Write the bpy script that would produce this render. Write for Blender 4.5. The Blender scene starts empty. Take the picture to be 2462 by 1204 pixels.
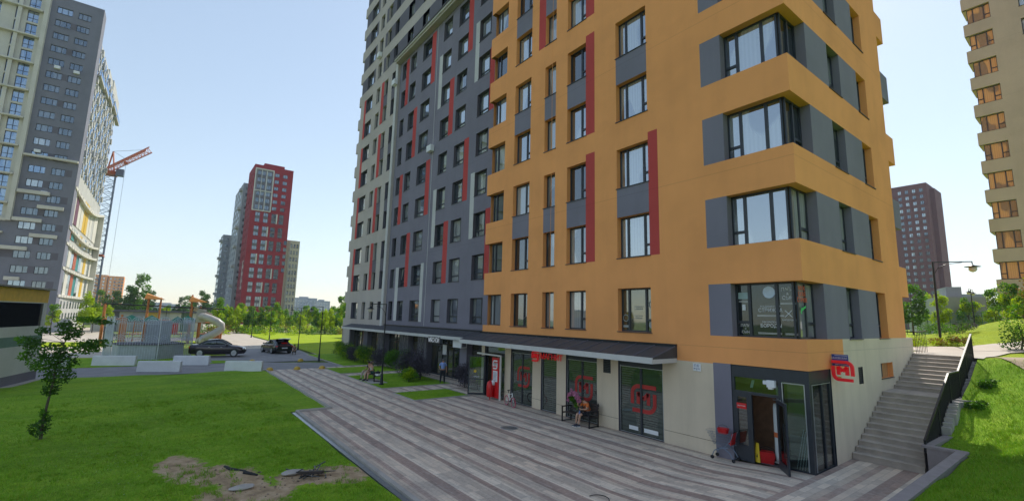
import bpy, math, random
import numpy as np
from mathutils import Vector, Matrix
R = math.radians
scene = bpy.context.scene
col = scene.collection

# ---------------------------------------------------------------- camera
CAM = Vector((6.2825, -16.6373, 4.784)); PIT, ROL, YAW = 0.146666, 0.0240724, -0.9279116; FPX = 1103.7
fw = Vector((math.sin(YAW)*math.cos(PIT), math.cos(YAW)*math.cos(PIT), math.sin(PIT)))
rt0 = Vector((math.cos(YAW), -math.sin(YAW), 0)); up0 = rt0.cross(fw)
rt = rt0*math.cos(ROL) + up0*math.sin(ROL); up = up0*math.cos(ROL) - rt0*math.sin(ROL)
cam = bpy.data.cameras.new('camera'); cam.sensor_fit = 'HORIZONTAL'; cam.sensor_width = 36; cam.lens = 36*FPX/2462
cam.clip_start = 0.1; cam.clip_end = 9000
camo = bpy.data.objects.new('camera', cam); col.objects.link(camo)
camo.matrix_world = Matrix(((rt.x, up.x, -fw.x, CAM.x), (rt.y, up.y, -fw.y, CAM.y), (rt.z, up.z, -fw.z, CAM.z), (0, 0, 0, 1)))
scene.camera = camo

# ---------------------------------------------------------------- light
SUN_EL, SUN_AZ = R(47), R(-24)          # azimuth measured from +Y towards +X
world = bpy.data.worlds.new('World'); scene.world = world; world.use_nodes = True
wn = world.node_tree; sky = wn.nodes.new('ShaderNodeTexSky'); sky.sky_type = 'NISHITA'; sky.sun_disc = False
sky.sun_elevation = SUN_EL; sky.sun_rotation = SUN_AZ; sky.air_density = 1.1; sky.dust_density = 0.3; sky.ozone_density = 1.6
wn.nodes['Background'].inputs[1].default_value = 0.15
gm = wn.nodes.new('ShaderNodeGamma'); gm.inputs[1].default_value = 0.60          # summer haze evens out the sky
mx_ = wn.nodes.new('ShaderNodeMix'); mx_.data_type = 'RGBA'; mx_.blend_type = 'MULTIPLY'; mx_.inputs[0].default_value = 1; mx_.inputs[7].default_value = (1.46, 1.46, 1.44, 1)
wn.links.new(sky.outputs[0], gm.inputs[0]); wn.links.new(gm.outputs[0], mx_.inputs[6]); wn.links.new(mx_.outputs[2], wn.nodes['Background'].inputs[0])
sun = bpy.data.lights.new('sun', 'SUN'); sun.energy = 2.9; sun.angle = R(0.5); sun.color = (1.0, 0.93, 0.82)
suno = bpy.data.objects.new('sun', sun); col.objects.link(suno)
sd = Vector((math.sin(SUN_AZ)*math.cos(SUN_EL), math.cos(SUN_AZ)*math.cos(SUN_EL), math.sin(SUN_EL)))
suno.rotation_euler = sd.to_track_quat('Z', 'Y').to_euler(); suno.location = (0, 0, 120)
scene.view_settings.view_transform = 'Standard'; scene.view_settings.look = 'None'; scene.view_settings.gamma = 1
scene.view_settings.exposure = 0.74
scene.render.engine = 'CYCLES'
try:
    scene.cycles.max_bounces = 6; scene.cycles.transparent_max_bounces = 10
    scene.cycles.caustics_reflective = False; scene.cycles.caustics_refractive = False
except Exception: pass

# ---------------------------------------------------------------- helpers
def tag(o, label=None, cat=None, group=None, kind=None):
    if label: o['label'] = label
    if cat: o['category'] = cat
    if group: o['group'] = group
    if kind: o['kind'] = kind
    return o
def thing(name, label, cat, loc=(0, 0, 0), rz=0, group=None):
    o = bpy.data.objects.new(name, None); col.objects.link(o); o.empty_display_size = 0.2
    o.location = loc; o.rotation_euler = (0, 0, rz)
    return tag(o, label, cat, group)
def copy_tree(o, parent=None):
    c = o.copy(); col.objects.link(c)
    if parent: c.parent = parent
    for ch in list(o.children): copy_tree(ch, c)
    return c

class MB:
    """collects shapes in one coordinate frame and links them as ONE mesh object"""
    def __init__(s): s.v = []; s.f = []; s.m = []; s.mats = []; s.sm = []
    def mi(s, mat):
        if mat not in s.mats: s.mats.append(mat)
        return s.mats.index(mat)
    def face(s, pts, mat, smooth=False):
        n = len(s.v); s.v += [tuple(p) for p in pts]; s.f.append(tuple(range(n, n+len(pts)))); s.m.append(s.mi(mat)); s.sm.append(smooth)
    def add(s, vs, fs, mat, smooth=False):
        n = len(s.v); s.v += [tuple(p) for p in vs]; k = s.mi(mat)
        for f in fs: s.f.append(tuple(i+n for i in f)); s.m.append(k); s.sm.append(smooth)
    def box(s, x0, x1, y0, y1, z0, z1, mat):
        if x0 > x1: x0, x1 = x1, x0
        if y0 > y1: y0, y1 = y1, y0
        if z0 > z1: z0, z1 = z1, z0
        v = [(x0,y0,z0),(x1,y0,z0),(x1,y1,z0),(x0,y1,z0),(x0,y0,z1),(x1,y0,z1),(x1,y1,z1),(x0,y1,z1)]
        s.add(v, [(0,3,2,1),(4,5,6,7),(0,1,5,4),(1,2,6,5),(2,3,7,6),(3,0,4,7)], mat)
    def obox(s, c, ax, ay, az, mat):
        c, ax, ay, az = Vector(c), Vector(ax), Vector(ay), Vector(az)
        v = [c+a*ax+b*ay+d*az for d in (-1,1) for a, b in ((-1,-1),(1,-1),(1,1),(-1,1))]
        s.add(v, [(0,3,2,1),(4,5,6,7),(0,1,5,4),(1,2,6,5),(2,3,7,6),(3,0,4,7)], mat)
    def bar(s, p, q, r, mat, r2=None, n=8, cap=True, smooth=True):
        p, q = Vector(p), Vector(q); d = (q-p)
        if d.length < 1e-6: return
        d.normalize(); a = d.orthogonal().normalized(); b = d.cross(a); r2 = r if r2 is None else r2
        vs = []
        for c, rr in ((p, r), (q, r2)):
            for i in range(n): t = 2*math.pi*i/n; vs.append(c+a*rr*math.cos(t)+b*rr*math.sin(t))
        s.add(vs, [(i, (i+1) % n, n+(i+1) % n, n+i) for i in range(n)], mat, smooth)
        if cap: s.add(vs, [tuple(range(n-1, -1, -1)), tuple(range(n, 2*n))], mat)
    def beam(s, p, q, w, h, mat):
        p, q = Vector(p), Vector(q); d = q-p; L = d.length; d.normalize()
        a = Vector((0,0,1)).cross(d)
        if a.length < 1e-4: a = Vector((1,0,0))
        a.normalize(); b = d.cross(a)
        s.obox((p+q)/2, d*L/2, a*w/2, b*h/2, mat)
    def tube(s, pts, r, mat, n=8, cap=True):
        pts = [Vector(p) for p in pts]; rs = r if isinstance(r, (list, tuple)) else [r]*len(pts)
        N = len(pts); vs = []; a = None
        for i, p in enumerate(pts):
            d = (pts[min(i+1, N-1)]-pts[max(i-1, 0)]).normalized()
            a = d.orthogonal().normalized() if a is None else (a-d*a.dot(d)).normalized()
            b = d.cross(a)
            for k in range(n): t = 2*math.pi*k/n; vs.append(p+a*rs[i]*math.cos(t)+b*rs[i]*math.sin(t))
        fs = [(i*n+k, i*n+(k+1) % n, (i+1)*n+(k+1) % n, (i+1)*n+k) for i in range(N-1) for k in range(n)]
        s.add(vs, fs, mat, True)
        if cap: s.add(vs, [tuple(range(n-1, -1, -1)), tuple(range((N-1)*n, N*n))], mat)
    def lathe(s, c, prof, mat, n=20, smooth=True):
        c = Vector(c); vs = []
        for r, z in prof:
            for k in range(n): t = 2*math.pi*k/n; vs.append(c+Vector((r*math.cos(t), r*math.sin(t), z)))
        fs = [(i*n+k, i*n+(k+1) % n, (i+1)*n+(k+1) % n, (i+1)*n+k) for i in range(len(prof)-1) for k in range(n)]
        s.add(vs, fs, mat, smooth)
    def ball(s, c, rx, ry, rz, mat, n=12, m=8):
        c = Vector(c); s.lathe((0,0,0), [(0.001, -1)], mat, n) if False else None
        vs = []
        for i in range(m+1):
            t = math.pi*i/m
            for k in range(n): u = 2*math.pi*k/n; vs.append((c.x+rx*math.sin(t)*math.cos(u), c.y+ry*math.sin(t)*math.sin(u), c.z-rz*math.cos(t)))
        s.add(vs, [(i*n+k, i*n+(k+1) % n, (i+1)*n+(k+1) % n, (i+1)*n+k) for i in range(m) for k in range(n)], mat, True)
    def slab(s, poly, z0, z1, mat, side=None):
        n = len(poly); a = sum(poly[i][0]*poly[(i+1) % n][1]-poly[(i+1) % n][0]*poly[i][1] for i in range(n))
        if a < 0: poly = poly[::-1]
        vs = [(p[0], p[1], z0) for p in poly]+[(p[0], p[1], z1) for p in poly]
        s.add(vs, [tuple(range(n, 2*n))], mat)
        if z1-z0 > 1e-4: s.add(vs, [(i, (i+1) % n, n+(i+1) % n, n+i) for i in range(n)], side or mat)
    def build(s, name, parent=None, origin=None, bevel=0):
        """vertices are in world space when a parent with a location is given, unless origin says otherwise"""
        me = bpy.data.meshes.new(name)
        o0 = Vector(origin) if origin is not None else (root_loc(parent) if parent else Vector((0,0,0)))
        me.from_pydata([(x-o0.x, y-o0.y, z-o0.z) for x, y, z in s.v], [], s.f)
        for m in s.mats: me.materials.append(m)
        me.polygons.foreach_set('material_index', s.m); me.polygons.foreach_set('use_smooth', s.sm)
        me.update()
        o = bpy.data.objects.new(name, me); col.objects.link(o)
        if parent: o.parent = parent
        elif origin is not None: o.location = origin
        if bevel:
            md = o.modifiers.new('bevel', 'BEVEL'); md.width = bevel; md.segments = 2; md.limit_method = 'ANGLE'; md.angle_limit = R(40)
        return o
def root_loc(o):
    v = Vector((0,0,0))
    while o: v += o.location; o = o.parent
    return v
def quadmesh(name, V, mats, idx=None, parent=None, k=4, smooth=False):
    """numpy array (n,k,3) of polygons -> one mesh"""
    V = np.asarray(V, dtype=np.float32); n = V.shape[0]
    me = bpy.data.meshes.new(name); me.vertices.add(n*k); me.vertices.foreach_set('co', V.reshape(-1))
    me.loops.add(n*k); me.loops.foreach_set('vertex_index', np.arange(n*k, dtype=np.int32))
    me.polygons.add(n); me.polygons.foreach_set('loop_start', np.arange(0, n*k, k, dtype=np.int32))
    for m in mats: me.materials.append(m)
    if idx is not None: me.polygons.foreach_set('material_index', np.asarray(idx, dtype=np.int32))
    me.update(calc_edges=True); me.validate()
    o = bpy.data.objects.new(name, me); col.objects.link(o)
    if parent: o.parent = parent
    return o

def repeat(name, size, mat, parent, spots, limit=100):
    """the same small box many times: one shared mesh, one object for each, placed by its lower centre"""
    b = MB(); b.box(-size[0]/2, size[0]/2, -size[1]/2, size[1]/2, 0, size[2], mat); first = b.build(name); pl = root_loc(parent); rest = MB()
    for i, p in enumerate(spots):
        if i >= limit: rest.box(p[0]-size[0]/2, p[0]+size[0]/2, p[1]-size[1]/2, p[1]+size[1]/2, p[2], p[2]+size[2], mat); continue
        o = first if i == 0 else first.copy()
        if i: col.objects.link(o)
        o.parent = parent; o.location = Vector(p)-pl
    if rest.v: tag(rest.build(name+'s', parent), kind='stuff')
# ---------------------------------------------------------------- materials
def nt(name):
    m = bpy.data.materials.new(name); m.use_nodes = True; t = m.node_tree
    b = t.nodes['Principled BSDF']
    return m, t, b
def N(t, typ, **kw):
    n = t.nodes.new(typ)
    for k, v in kw.items():
        if k.startswith('i_'):
            key = k[2:]; key = int(key) if key.isdigit() else key.replace('_', ' ')
            n.inputs[key].default_value = v
        else: setattr(n, k, v)
    return n
def pos(t, scale=(1,1,1), rot=(0,0,0), obj=False):
    g = N(t, 'ShaderNodeTexCoord') if obj else N(t, 'ShaderNodeNewGeometry')
    mp = N(t, 'ShaderNodeMapping'); mp.inputs['Scale'].default_value = scale; mp.inputs['Rotation'].default_value = rot
    t.links.new(g.outputs['Object' if obj else 'Position'], mp.inputs[0]); return mp.outputs[0]
def noise(t, vec, scale, detail=4, rough=.55):
    n = N(t, 'ShaderNodeTexNoise'); n.inputs['Scale'].default_value = scale; n.inputs['Detail'].default_value = detail; n.inputs['Roughness'].default_value = rough
    t.links.new(vec, n.inputs['Vector']); return n.outputs['Fac']
def ramp(t, fac, stops, interp='LINEAR'):
    r = N(t, 'ShaderNodeValToRGB'); r.color_ramp.interpolation = interp; e = r.color_ramp.elements
    e[0].position, e[0].color = stops[0][0], (*stops[0][1], 1); e[1].position, e[1].color = stops[-1][0], (*stops[-1][1], 1)
    for p, c in stops[1:-1]: x = e.new(p); x.color = (*c, 1)
    t.links.new(fac, r.inputs[0]); return r.outputs[0]
def mixc(t, fac, a, b, mode='MIX'):
    m = N(t, 'ShaderNodeMix', data_type='RGBA', blend_type=mode)
    for s, v in ((m.inputs[0], fac), (m.inputs[6], a), (m.inputs[7], b)):
        if hasattr(v, 'is_linked'): t.links.new(v, s)
        else: s.default_value = v if not isinstance(v, tuple) or len(v) == 4 else (*v, 1)
    return m.outputs[2]
def math_(t, op, a, b=0.0):
    m = N(t, 'ShaderNodeMath', operation=op)
    for i, v in enumerate((a, b)):
        if hasattr(v, 'is_linked'): t.links.new(v, m.inputs[i])
        else: m.inputs[i].default_value = v
    return m.outputs[0]
def bump(t, b, h, strength, dist=.02):
    n = N(t, 'ShaderNodeBump'); n.inputs['Strength'].default_value = strength; n.inputs['Distance'].default_value = dist
    t.links.new(h, n.inputs['Height']); t.links.new(n.outputs[0], b.inputs['Normal'])
def mul(c, k): return tuple(min(1, x*k) for x in c)
def plain(name, c, rough=.6, metal=0, var=.12, scale=3, bmp=0, obj=False, spec=None):
    m, t, b = nt(name); v = pos(t, obj=obj)
    f = noise(t, v, scale, 5)
    t.links.new(ramp(t, f, [(.25, mul(c, 1-var)), (.75, mul(c, 1+var))]), b.inputs['Base Color'])
    b.inputs['Roughness'].default_value = rough; b.inputs['Metallic'].default_value = metal
    if spec is not None: b.inputs['Specular IOR Level'].default_value = spec
    if bmp: bump(t, b, noise(t, v, scale*12, 3), bmp)
    return m
def stucco(name, c, streak=.10):
    """painted render: fine grain, broad uneven tone, faint run-off streaks"""
    m, t, b = nt(name)
    big = noise(t, pos(t), .35, 4); st = noise(t, pos(t, (2.2, 2.2, .12)), 1.0, 5, .65); fine = noise(t, pos(t), 26, 3)
    c1 = ramp(t, big, [(.28, mul(c, .86)), (.5, mul(c, .99)), (.72, mul(c, 1.07))])
    c2 = mixc(t, math_(t, 'MULTIPLY', ramp(t, st, [(.45, (0,0,0)), (.8, (1,1,1))]), streak*2.2), c1, mul(c, .72))
    c3 = mixc(t, .10, c2, ramp(t, fine, [(.3, mul(c, .6)), (.7, mul(c, 1.35))]))
    patch = noise(t, pos(t, (.9, .9, .9)), 1.1, 2, .4); c3 = mixc(t, math_(t, 'MULTIPLY', ramp(t, patch, [(.60, (0,0,0)), (.64, (1,1,1))]), .16), c3, mul(c, .84))
    g = N(t, 'ShaderNodeNewGeometry'); sx = N(t, 'ShaderNodeSeparateXYZ'); t.links.new(g.outputs['Position'], sx.inputs[0])
    jz = math_(t, 'LESS_THAN', math_(t, 'FRACT', math_(t, 'DIVIDE', math_(t, 'SUBTRACT', sx.outputs['Z'], 3.9), 6.65)), .0035); c3 = mixc(t, math_(t, 'MULTIPLY', jz, .35), c3, mul(c, .45))
    t.links.new(c3, b.inputs['Base Color']); b.inputs['Roughness'].default_value = .85
    b.inputs['Specular IOR Level'].default_value = .2
    bump(t, b, noise(t, pos(t), 60, 3), .25, .004)
    return m
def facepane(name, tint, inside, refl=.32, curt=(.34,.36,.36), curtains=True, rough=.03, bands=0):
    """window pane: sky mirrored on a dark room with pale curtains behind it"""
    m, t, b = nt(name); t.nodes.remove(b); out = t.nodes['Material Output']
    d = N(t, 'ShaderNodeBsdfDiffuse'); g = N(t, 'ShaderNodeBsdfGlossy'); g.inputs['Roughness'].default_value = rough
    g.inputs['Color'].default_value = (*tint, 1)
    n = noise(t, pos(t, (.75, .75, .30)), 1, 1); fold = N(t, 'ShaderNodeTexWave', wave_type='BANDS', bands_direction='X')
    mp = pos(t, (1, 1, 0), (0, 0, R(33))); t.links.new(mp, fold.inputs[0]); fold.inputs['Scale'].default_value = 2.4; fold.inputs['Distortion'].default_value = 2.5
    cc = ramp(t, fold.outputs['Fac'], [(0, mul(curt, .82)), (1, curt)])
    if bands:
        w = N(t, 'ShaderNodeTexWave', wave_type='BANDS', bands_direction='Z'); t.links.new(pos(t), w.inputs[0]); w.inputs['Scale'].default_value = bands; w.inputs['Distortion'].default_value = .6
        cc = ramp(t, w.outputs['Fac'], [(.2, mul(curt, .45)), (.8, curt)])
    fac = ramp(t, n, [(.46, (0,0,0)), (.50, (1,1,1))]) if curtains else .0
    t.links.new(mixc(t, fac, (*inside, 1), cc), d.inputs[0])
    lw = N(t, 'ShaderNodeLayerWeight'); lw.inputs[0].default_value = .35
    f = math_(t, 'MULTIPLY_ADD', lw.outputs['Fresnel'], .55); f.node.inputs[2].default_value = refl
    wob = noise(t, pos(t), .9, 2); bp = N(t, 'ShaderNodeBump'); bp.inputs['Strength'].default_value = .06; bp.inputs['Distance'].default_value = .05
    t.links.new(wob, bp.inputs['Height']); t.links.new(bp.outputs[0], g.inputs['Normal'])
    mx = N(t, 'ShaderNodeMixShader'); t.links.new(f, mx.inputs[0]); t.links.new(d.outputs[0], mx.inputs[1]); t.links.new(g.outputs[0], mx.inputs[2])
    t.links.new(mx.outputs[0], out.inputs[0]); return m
def clearglass(name, refl=.16, tint=(.8,.9,.88)):
    m, t, b = nt(name); t.nodes.remove(b); out = t.nodes['Material Output']
    a = N(t, 'ShaderNodeBsdfTransparent'); a.inputs[0].default_value = (*tint, 1); g = N(t, 'ShaderNodeBsdfGlossy'); g.inputs['Roughness'].default_value = .02
    lw = N(t, 'ShaderNodeLayerWeight'); lw.inputs[0].default_value = .3
    f = math_(t, 'MULTIPLY_ADD', lw.outputs['Fresnel'], .6); f.node.inputs[2].default_value = refl
    mx = N(t, 'ShaderNodeMixShader'); t.links.new(f, mx.inputs[0]); t.links.new(a.outputs[0], mx.inputs[1]); t.links.new(g.outputs[0], mx.inputs[2])
    t.links.new(mx.outputs[0], out.inputs[0]); return m
def emit(name, c, s):
    m, t, b = nt(name); b.inputs['Base Color'].default_value = (*c, 1); b.inputs['Emission Color'].default_value = (*c, 1); b.inputs['Emission Strength'].default_value = s; return m
def leafmat(name, c1, c2, trans=.45):
    m, t, b = nt(name); out = t.nodes['Material Output']
    f = noise(t, pos(t), 1.7, 3); f2 = noise(t, pos(t), 14, 2)
    c = mixc(t, .35, ramp(t, f, [(.3, c1), (.7, c2)]), ramp(t, f2, [(.3, mul(c1, .7)), (.7, mul(c2, 1.3))]))
    t.links.new(c, b.inputs['Base Color']); b.inputs['Roughness'].default_value = .55; b.inputs['Specular IOR Level'].default_value = .3
    tr = N(t, 'ShaderNodeBsdfTranslucent'); t.links.new(mixc(t, 1, c, (1.0, 1.0, .45, 1), 'MULTIPLY'), tr.inputs[0])
    mx = N(t, 'ShaderNodeMixShader'); mx.inputs[0].default_value = trans
    t.links.new(b.outputs[0], mx.inputs[1]); t.links.new(tr.outputs[0], mx.inputs[2]); t.links.new(mx.outputs[0], out.inputs[0]); return m

M = {}
M['orange'] = stucco('orange_render', (.86, .37, .135)); M['grey'] = stucco('grey_render', (.215, .205, .255))
M['red'] = stucco('red_render', (.50, .075, .07), .05); M['cream'] = stucco('cream_render', (.68, .58, .45), .20)
M['lgrey'] = stucco('light_grey_render', (.47, .43, .40)); M['lstrip'] = stucco('pale_strip_render', (.56, .56, .56))
M['dgrey'] = stucco('dark_grey_render', (.14, .135, .165))
M['frame'] = plain('anthracite_frame', (.030, .036, .048), .4, .1, .15, 5)
M['framelt'] = plain('aluminium_edge', (.5, .52, .55), .35, .6, .1)
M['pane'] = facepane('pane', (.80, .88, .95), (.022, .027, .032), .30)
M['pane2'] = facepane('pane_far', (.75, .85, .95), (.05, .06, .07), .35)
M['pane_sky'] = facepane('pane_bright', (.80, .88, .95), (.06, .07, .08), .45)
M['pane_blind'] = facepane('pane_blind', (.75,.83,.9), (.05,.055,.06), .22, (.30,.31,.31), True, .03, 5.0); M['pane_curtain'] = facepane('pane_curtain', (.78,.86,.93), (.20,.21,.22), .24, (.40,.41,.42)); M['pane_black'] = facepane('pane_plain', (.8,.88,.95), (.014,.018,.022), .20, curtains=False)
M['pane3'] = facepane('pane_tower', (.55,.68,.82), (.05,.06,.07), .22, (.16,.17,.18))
M['paneo'] = facepane('pane_orange', (.5, .55, .6), (.10, .11, .11), .2, (.62, .36, .17))  # reflection of the orange facade, painted in as the curtain colour
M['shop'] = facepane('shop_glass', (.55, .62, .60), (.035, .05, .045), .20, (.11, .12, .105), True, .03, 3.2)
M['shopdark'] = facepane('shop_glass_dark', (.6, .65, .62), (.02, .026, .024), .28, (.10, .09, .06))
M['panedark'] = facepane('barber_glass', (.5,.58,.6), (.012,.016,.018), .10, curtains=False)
M['clear'] = clearglass('clear_glass')
M['canopy'] = plain('canopy_membrane', (.055, .058, .066), .6, 0, .2, 1.5, .1)
M['fascia'] = plain('fascia_white', (.55, .55, .55), .5, 0, .08, 1.2)
M['black'] = plain('black_metal', (.012, .014, .018), .4, .3, .2)
M['concrete'] = plain('concrete', (.40, .37, .34), .85, 0, .18, 1.6, .25); M['stepstone'] = plain('step_stone', (.43, .375, .325), .85, 0, .22, 2.2, .3)
M['white'] = plain('white_paint', (.72, .74, .77), .6, 0, .08, 1.5)
M['whitemetal'] = plain('white_metal', (.75, .76, .76), .35, 0, .05)
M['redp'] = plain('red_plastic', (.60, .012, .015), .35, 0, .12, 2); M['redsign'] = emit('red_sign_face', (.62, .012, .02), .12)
M['steel'] = plain('steel', (.35, .37, .40), .35, .8, .15, 5)
M['rubber'] = plain('rubber', (.018, .018, .02), .8)
M['yellow'] = plain('yellow_paint', (.55, .36, .05), .55, 0, .2, 3); M['yellow2'] = plain('yellow_plastic', (.75, .52, .02), .4)
M['wood'] = plain('dark_wood_slat', (.045, .032, .028), .65, 0, .3, 9, .2); M['woodo'] = plain('orange_wood', (.42, .145, .04), .6, 0, .25, 6)
M['card'] = plain('cardboard', (.35, .27, .18), .8, 0, .1, 2)
M['teal'] = plain('teal_panel', (.03, .22, .22), .5); M['blue'] = plain('sign_blue', (.03, .07, .32), .4)
M['skin'] = plain('skin', (.50, .29, .20), .55, 0, .08, 8, 0, True); M['skin2'] = plain('skin_tanned', (.42, .23, .15), .55, 0, .08, 8, 0, True)
def tworamp(name, stops, scale, rough=.85, bmp=.3):
    m, t, b = nt(name); v = pos(t); t.links.new(ramp(t, noise(t, v, scale, 6), stops), b.inputs['Base Color'])
    b.inputs['Roughness'].default_value = rough; bump(t, b, noise(t, v, scale*9, 4), bmp); return m
M['asphalt'] = tworamp('asphalt', [(.3, (.20, .195, .205)), (.7, (.28, .27, .28))], .8)
M['lightpave'] = tworamp('light_paving', [(.3, (.40, .35, .29)), (.7, (.50, .45, .38))], .5, .8, .15)
M['soil'] = tworamp('soil', [(.3, (.09, .065, .045)), (.7, (.19, .14, .095))], 1.5)
M['sand'] = tworamp('sand_path', [(.3, (.30, .22, .15)), (.7, (.42, .32, .22))], 1.2)
M['rubberfloor'] = tworamp('playground_rubber', [(.3, (.12, .11, .12)), (.7, (.17, .16, .17))], 2)

def paving_mat(name, ax, seed):
    """long runs of narrow slabs: pale and mauve-brown stripes of uneven width, joints, stains"""
    m, t, b = nt(name); g = N(t, 'ShaderNodeNewGeometry'); sx = N(t, 'ShaderNodeSeparateXYZ'); t.links.new(g.outputs['Position'], sx.inputs[0])
    u, v = (sx.outputs['Y'], sx.outputs['X']) if ax == 'x' else (sx.outputs['X'], sx.outputs['Y'])
    row = math_(t, 'FLOOR', math_(t, 'DIVIDE', u, .2))                        # slab rows 0.20 m
    per = 2.6; fr = math_(t, 'FRACT', math_(t, 'DIVIDE', math_(t, 'ADD', u, seed), per))
    L1, L2, L3, D1, D2 = (.74,.60,.47), (.84,.71,.57), (.62,.50,.39), (.38,.25,.20), (.47,.325,.26)
    c = ramp(t, fr, [(0, L1), (.154, D1), (.231, L2), (.385, L3), (.462, D2), (.538, L1), (.692, D1), (.846, L2), (.923, L1), (1, L2)], 'CONSTANT')
    off = math_(t, 'MULTIPLY', N(t, 'ShaderNodeTexWhiteNoise', noise_dimensions='1D').outputs[0], 1)
    wn_ = off.node.inputs[0].links[0].from_node; t.links.new(row, wn_.inputs['W'])
    vv = math_(t, 'ADD', math_(t, 'DIVIDE', v, .6), math_(t, 'MULTIPLY', off, 1.0))
    cell = N(t, 'ShaderNodeTexWhiteNoise', noise_dimensions='2D'); cv = N(t, 'ShaderNodeCombineXYZ'); t.links.new(row, cv.inputs[0]); t.links.new(math_(t, 'FLOOR', vv), cv.inputs[1]); t.links.new(cv.outputs[0], cell.inputs['Vector'])
    c = mixc(t, 1, c, ramp(t, cell.outputs[0], [(0, (.70,.70,.71)), (.5, (1,1,1)), (1, (1.15,1.13,1.10))]), 'MULTIPLY')
    ju = math_(t, 'LESS_THAN', math_(t, 'FRACT', math_(t, 'DIVIDE', u, .2)), .045); jv = math_(t, 'LESS_THAN', math_(t, 'FRACT', vv), .015)
    j = math_(t, 'MAXIMUM', ju, jv)
    c = mixc(t, math_(t, 'MULTIPLY', j, .62), c, (.10, .09, .085, 1))
    st = noise(t, pos(t), .55, 6, .6); c = mixc(t, ramp(t, st, [(.45, (0,0,0)), (.78, (.5,.5,.5))]), c, (.28, .24, .225, 1))
    c = mixc(t, .22, c, ramp(t, noise(t, pos(t), 9, 4), [(.3, (.2,.17,.15)), (.7, (.7,.62,.56))]))
    sp_ = noise(t, pos(t), 11, 2, .5); c = mixc(t, ramp(t, sp_, [(.70, (0,0,0)), (.74, (.65,.65,.65))]), c, (.12, .10, .09, 1)); sp2 = noise(t, pos(t, (.3, 3, 1)), 2.2, 5, .7); c = mixc(t, ramp(t, sp2, [(.55, (0,0,0)), (.72, (.35,.35,.35))]), c, (.72, .66, .58, 1))
    t.links.new(c, b.inputs['Base Color']); b.inputs['Roughness'].default_value = .75
    bump(t, b, math_(t, 'ADD', math_(t, 'MULTIPLY', j, -1), noise(t, pos(t), 30, 3)), .3, .006)
    return m
M['pave'] = paving_mat('striped_paving', 'x', 1.3); M['pavey'] = paving_mat('striped_paving_side', 'y', .4)

def grass_mat(name, c1, c2, c3, dirt=None):
    m, t, b = nt(name)
    a = noise(t, pos(t, (1, .45, 1), (0, 0, R(20))), .42, 6, .62); f = noise(t, pos(t, (1, 1, .4)), 5, 5, .7); ff = noise(t, pos(t), 38, 3, .7)
    c = ramp(t, a, [(.38, mul(c1, .8)), (.5, c2), (.6, c3)])
    c = mixc(t, .5, c, ramp(t, f, [(.3, mul(c1, .55)), (.55, c2), (.75, mul(c3, 1.35))]))
    c = mixc(t, .35, c, ramp(t, ff, [(.35, mul(c1, .35)), (.65, mul(c3, 1.5))]))
    dry = noise(t, pos(t, (1, 1, .4)), 1.3, 6, .7); c = mixc(t, ramp(t, dry, [(.52, (0,0,0)), (.70, (.65,.65,.65))]), c, (.33, .47, .05, 1))
    if dirt:
        g = N(t, 'ShaderNodeNewGeometry'); tot = None
        wob = math_(t, 'MULTIPLY', math_(t, 'SUBTRACT', noise(t, pos(t), .9, 6, .65), .5), 2.6)
        for (x, y, rx, ry) in dirt:
            mp = N(t, 'ShaderNodeMapping', vector_type='TEXTURE'); mp.inputs['Location'].default_value = (x, y, 0); mp.inputs['Scale'].default_value = (rx, ry, 50)
            t.links.new(g.outputs['Position'], mp.inputs[0]); ln = N(t, 'ShaderNodeVectorMath', operation='LENGTH'); t.links.new(mp.outputs[0], ln.inputs[0])
            d = ramp(t, math_(t, 'MULTIPLY', math_(t, 'ADD', math_(t, 'ADD', ln.outputs['Value'], wob), math_(t, 'MULTIPLY', math_(t, 'SUBTRACT', noise(t, pos(t), 7, 4, .7), .5), .9)), .5), [(.42, (1,1,1)), (.53, (0,0,0))])
            tot = d if tot is None else math_(t, 'MAXIMUM', tot, d)
        c = mixc(t, tot, c, ramp(t, noise(t, pos(t), 2.4, 6), [(.3, (.30,.21,.13)), (.5, (.52,.37,.23)), (.7, (.66,.50,.34))]))
    t.links.new(c, b.inputs['Base Color']); b.inputs['Roughness'].default_value = .9; b.inputs['Specular IOR Level'].default_value = .15
    bump(t, b, math_(t, 'ADD', f, ff), .9, .05); return m
DIRT = [(-11.7,-15.7,1.2,.6), (-11.0,-15.4,1.3,.6), (-8.7,-12.4,1.0,.8), (-10.3,-15.0,1.2,.6), (-9.0,-14.3,1.3,.75), (-8.9,-12.9,.8,.75), (-8.5,-11.7,.9,.6), (-7.9,-14.4,.9,1.2)]
M['grass'] = grass_mat('lawn_grass', (.08,.23,.008), (.18,.385,.014), (.35,.51,.03), DIRT)
M['grassfar'] = grass_mat('meadow_grass', (.22,.36,.006), (.30,.42,.008), (.38,.45,.02))
M['ground'] = grass_mat('rough_ground', (.09,.16,.03), (.14,.20,.05), (.2,.22,.09))
M['blade'] = leafmat('grass_blade', (.10,.28,.010), (.25,.48,.02), .3); M['blade2'] = leafmat('grass_blade_pale', (.18,.32,.02), (.34,.45,.05), .3)
M['leafg'] = leafmat('leaf_green', (.07,.20,.012), (.15,.33,.025)); M['leafy'] = leafmat('leaf_yellow_green', (.27,.42,.010), (.44,.56,.02), .6)
M['leafd'] = leafmat('leaf_dark', (.035,.10,.014), (.08,.18,.03)); M['leafp'] = leafmat('leaf_purple', (.04,.035,.055), (.09,.08,.11), .2)
M['leafr'] = leafmat('leaf_russet', (.16,.09,.03), (.27,.16,.05)); M['bark'] = plain('bark', (.10,.08,.06), .9, 0, .3, 8, .5)
M['petal'] = leafmat('petal_pink', (.55,.16,.38), (.75,.35,.55), .3)

M['louvre'] = plain('louvre_dark', (.018, .022, .032), .85, 0, .2, 4, spec=.1)
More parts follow.
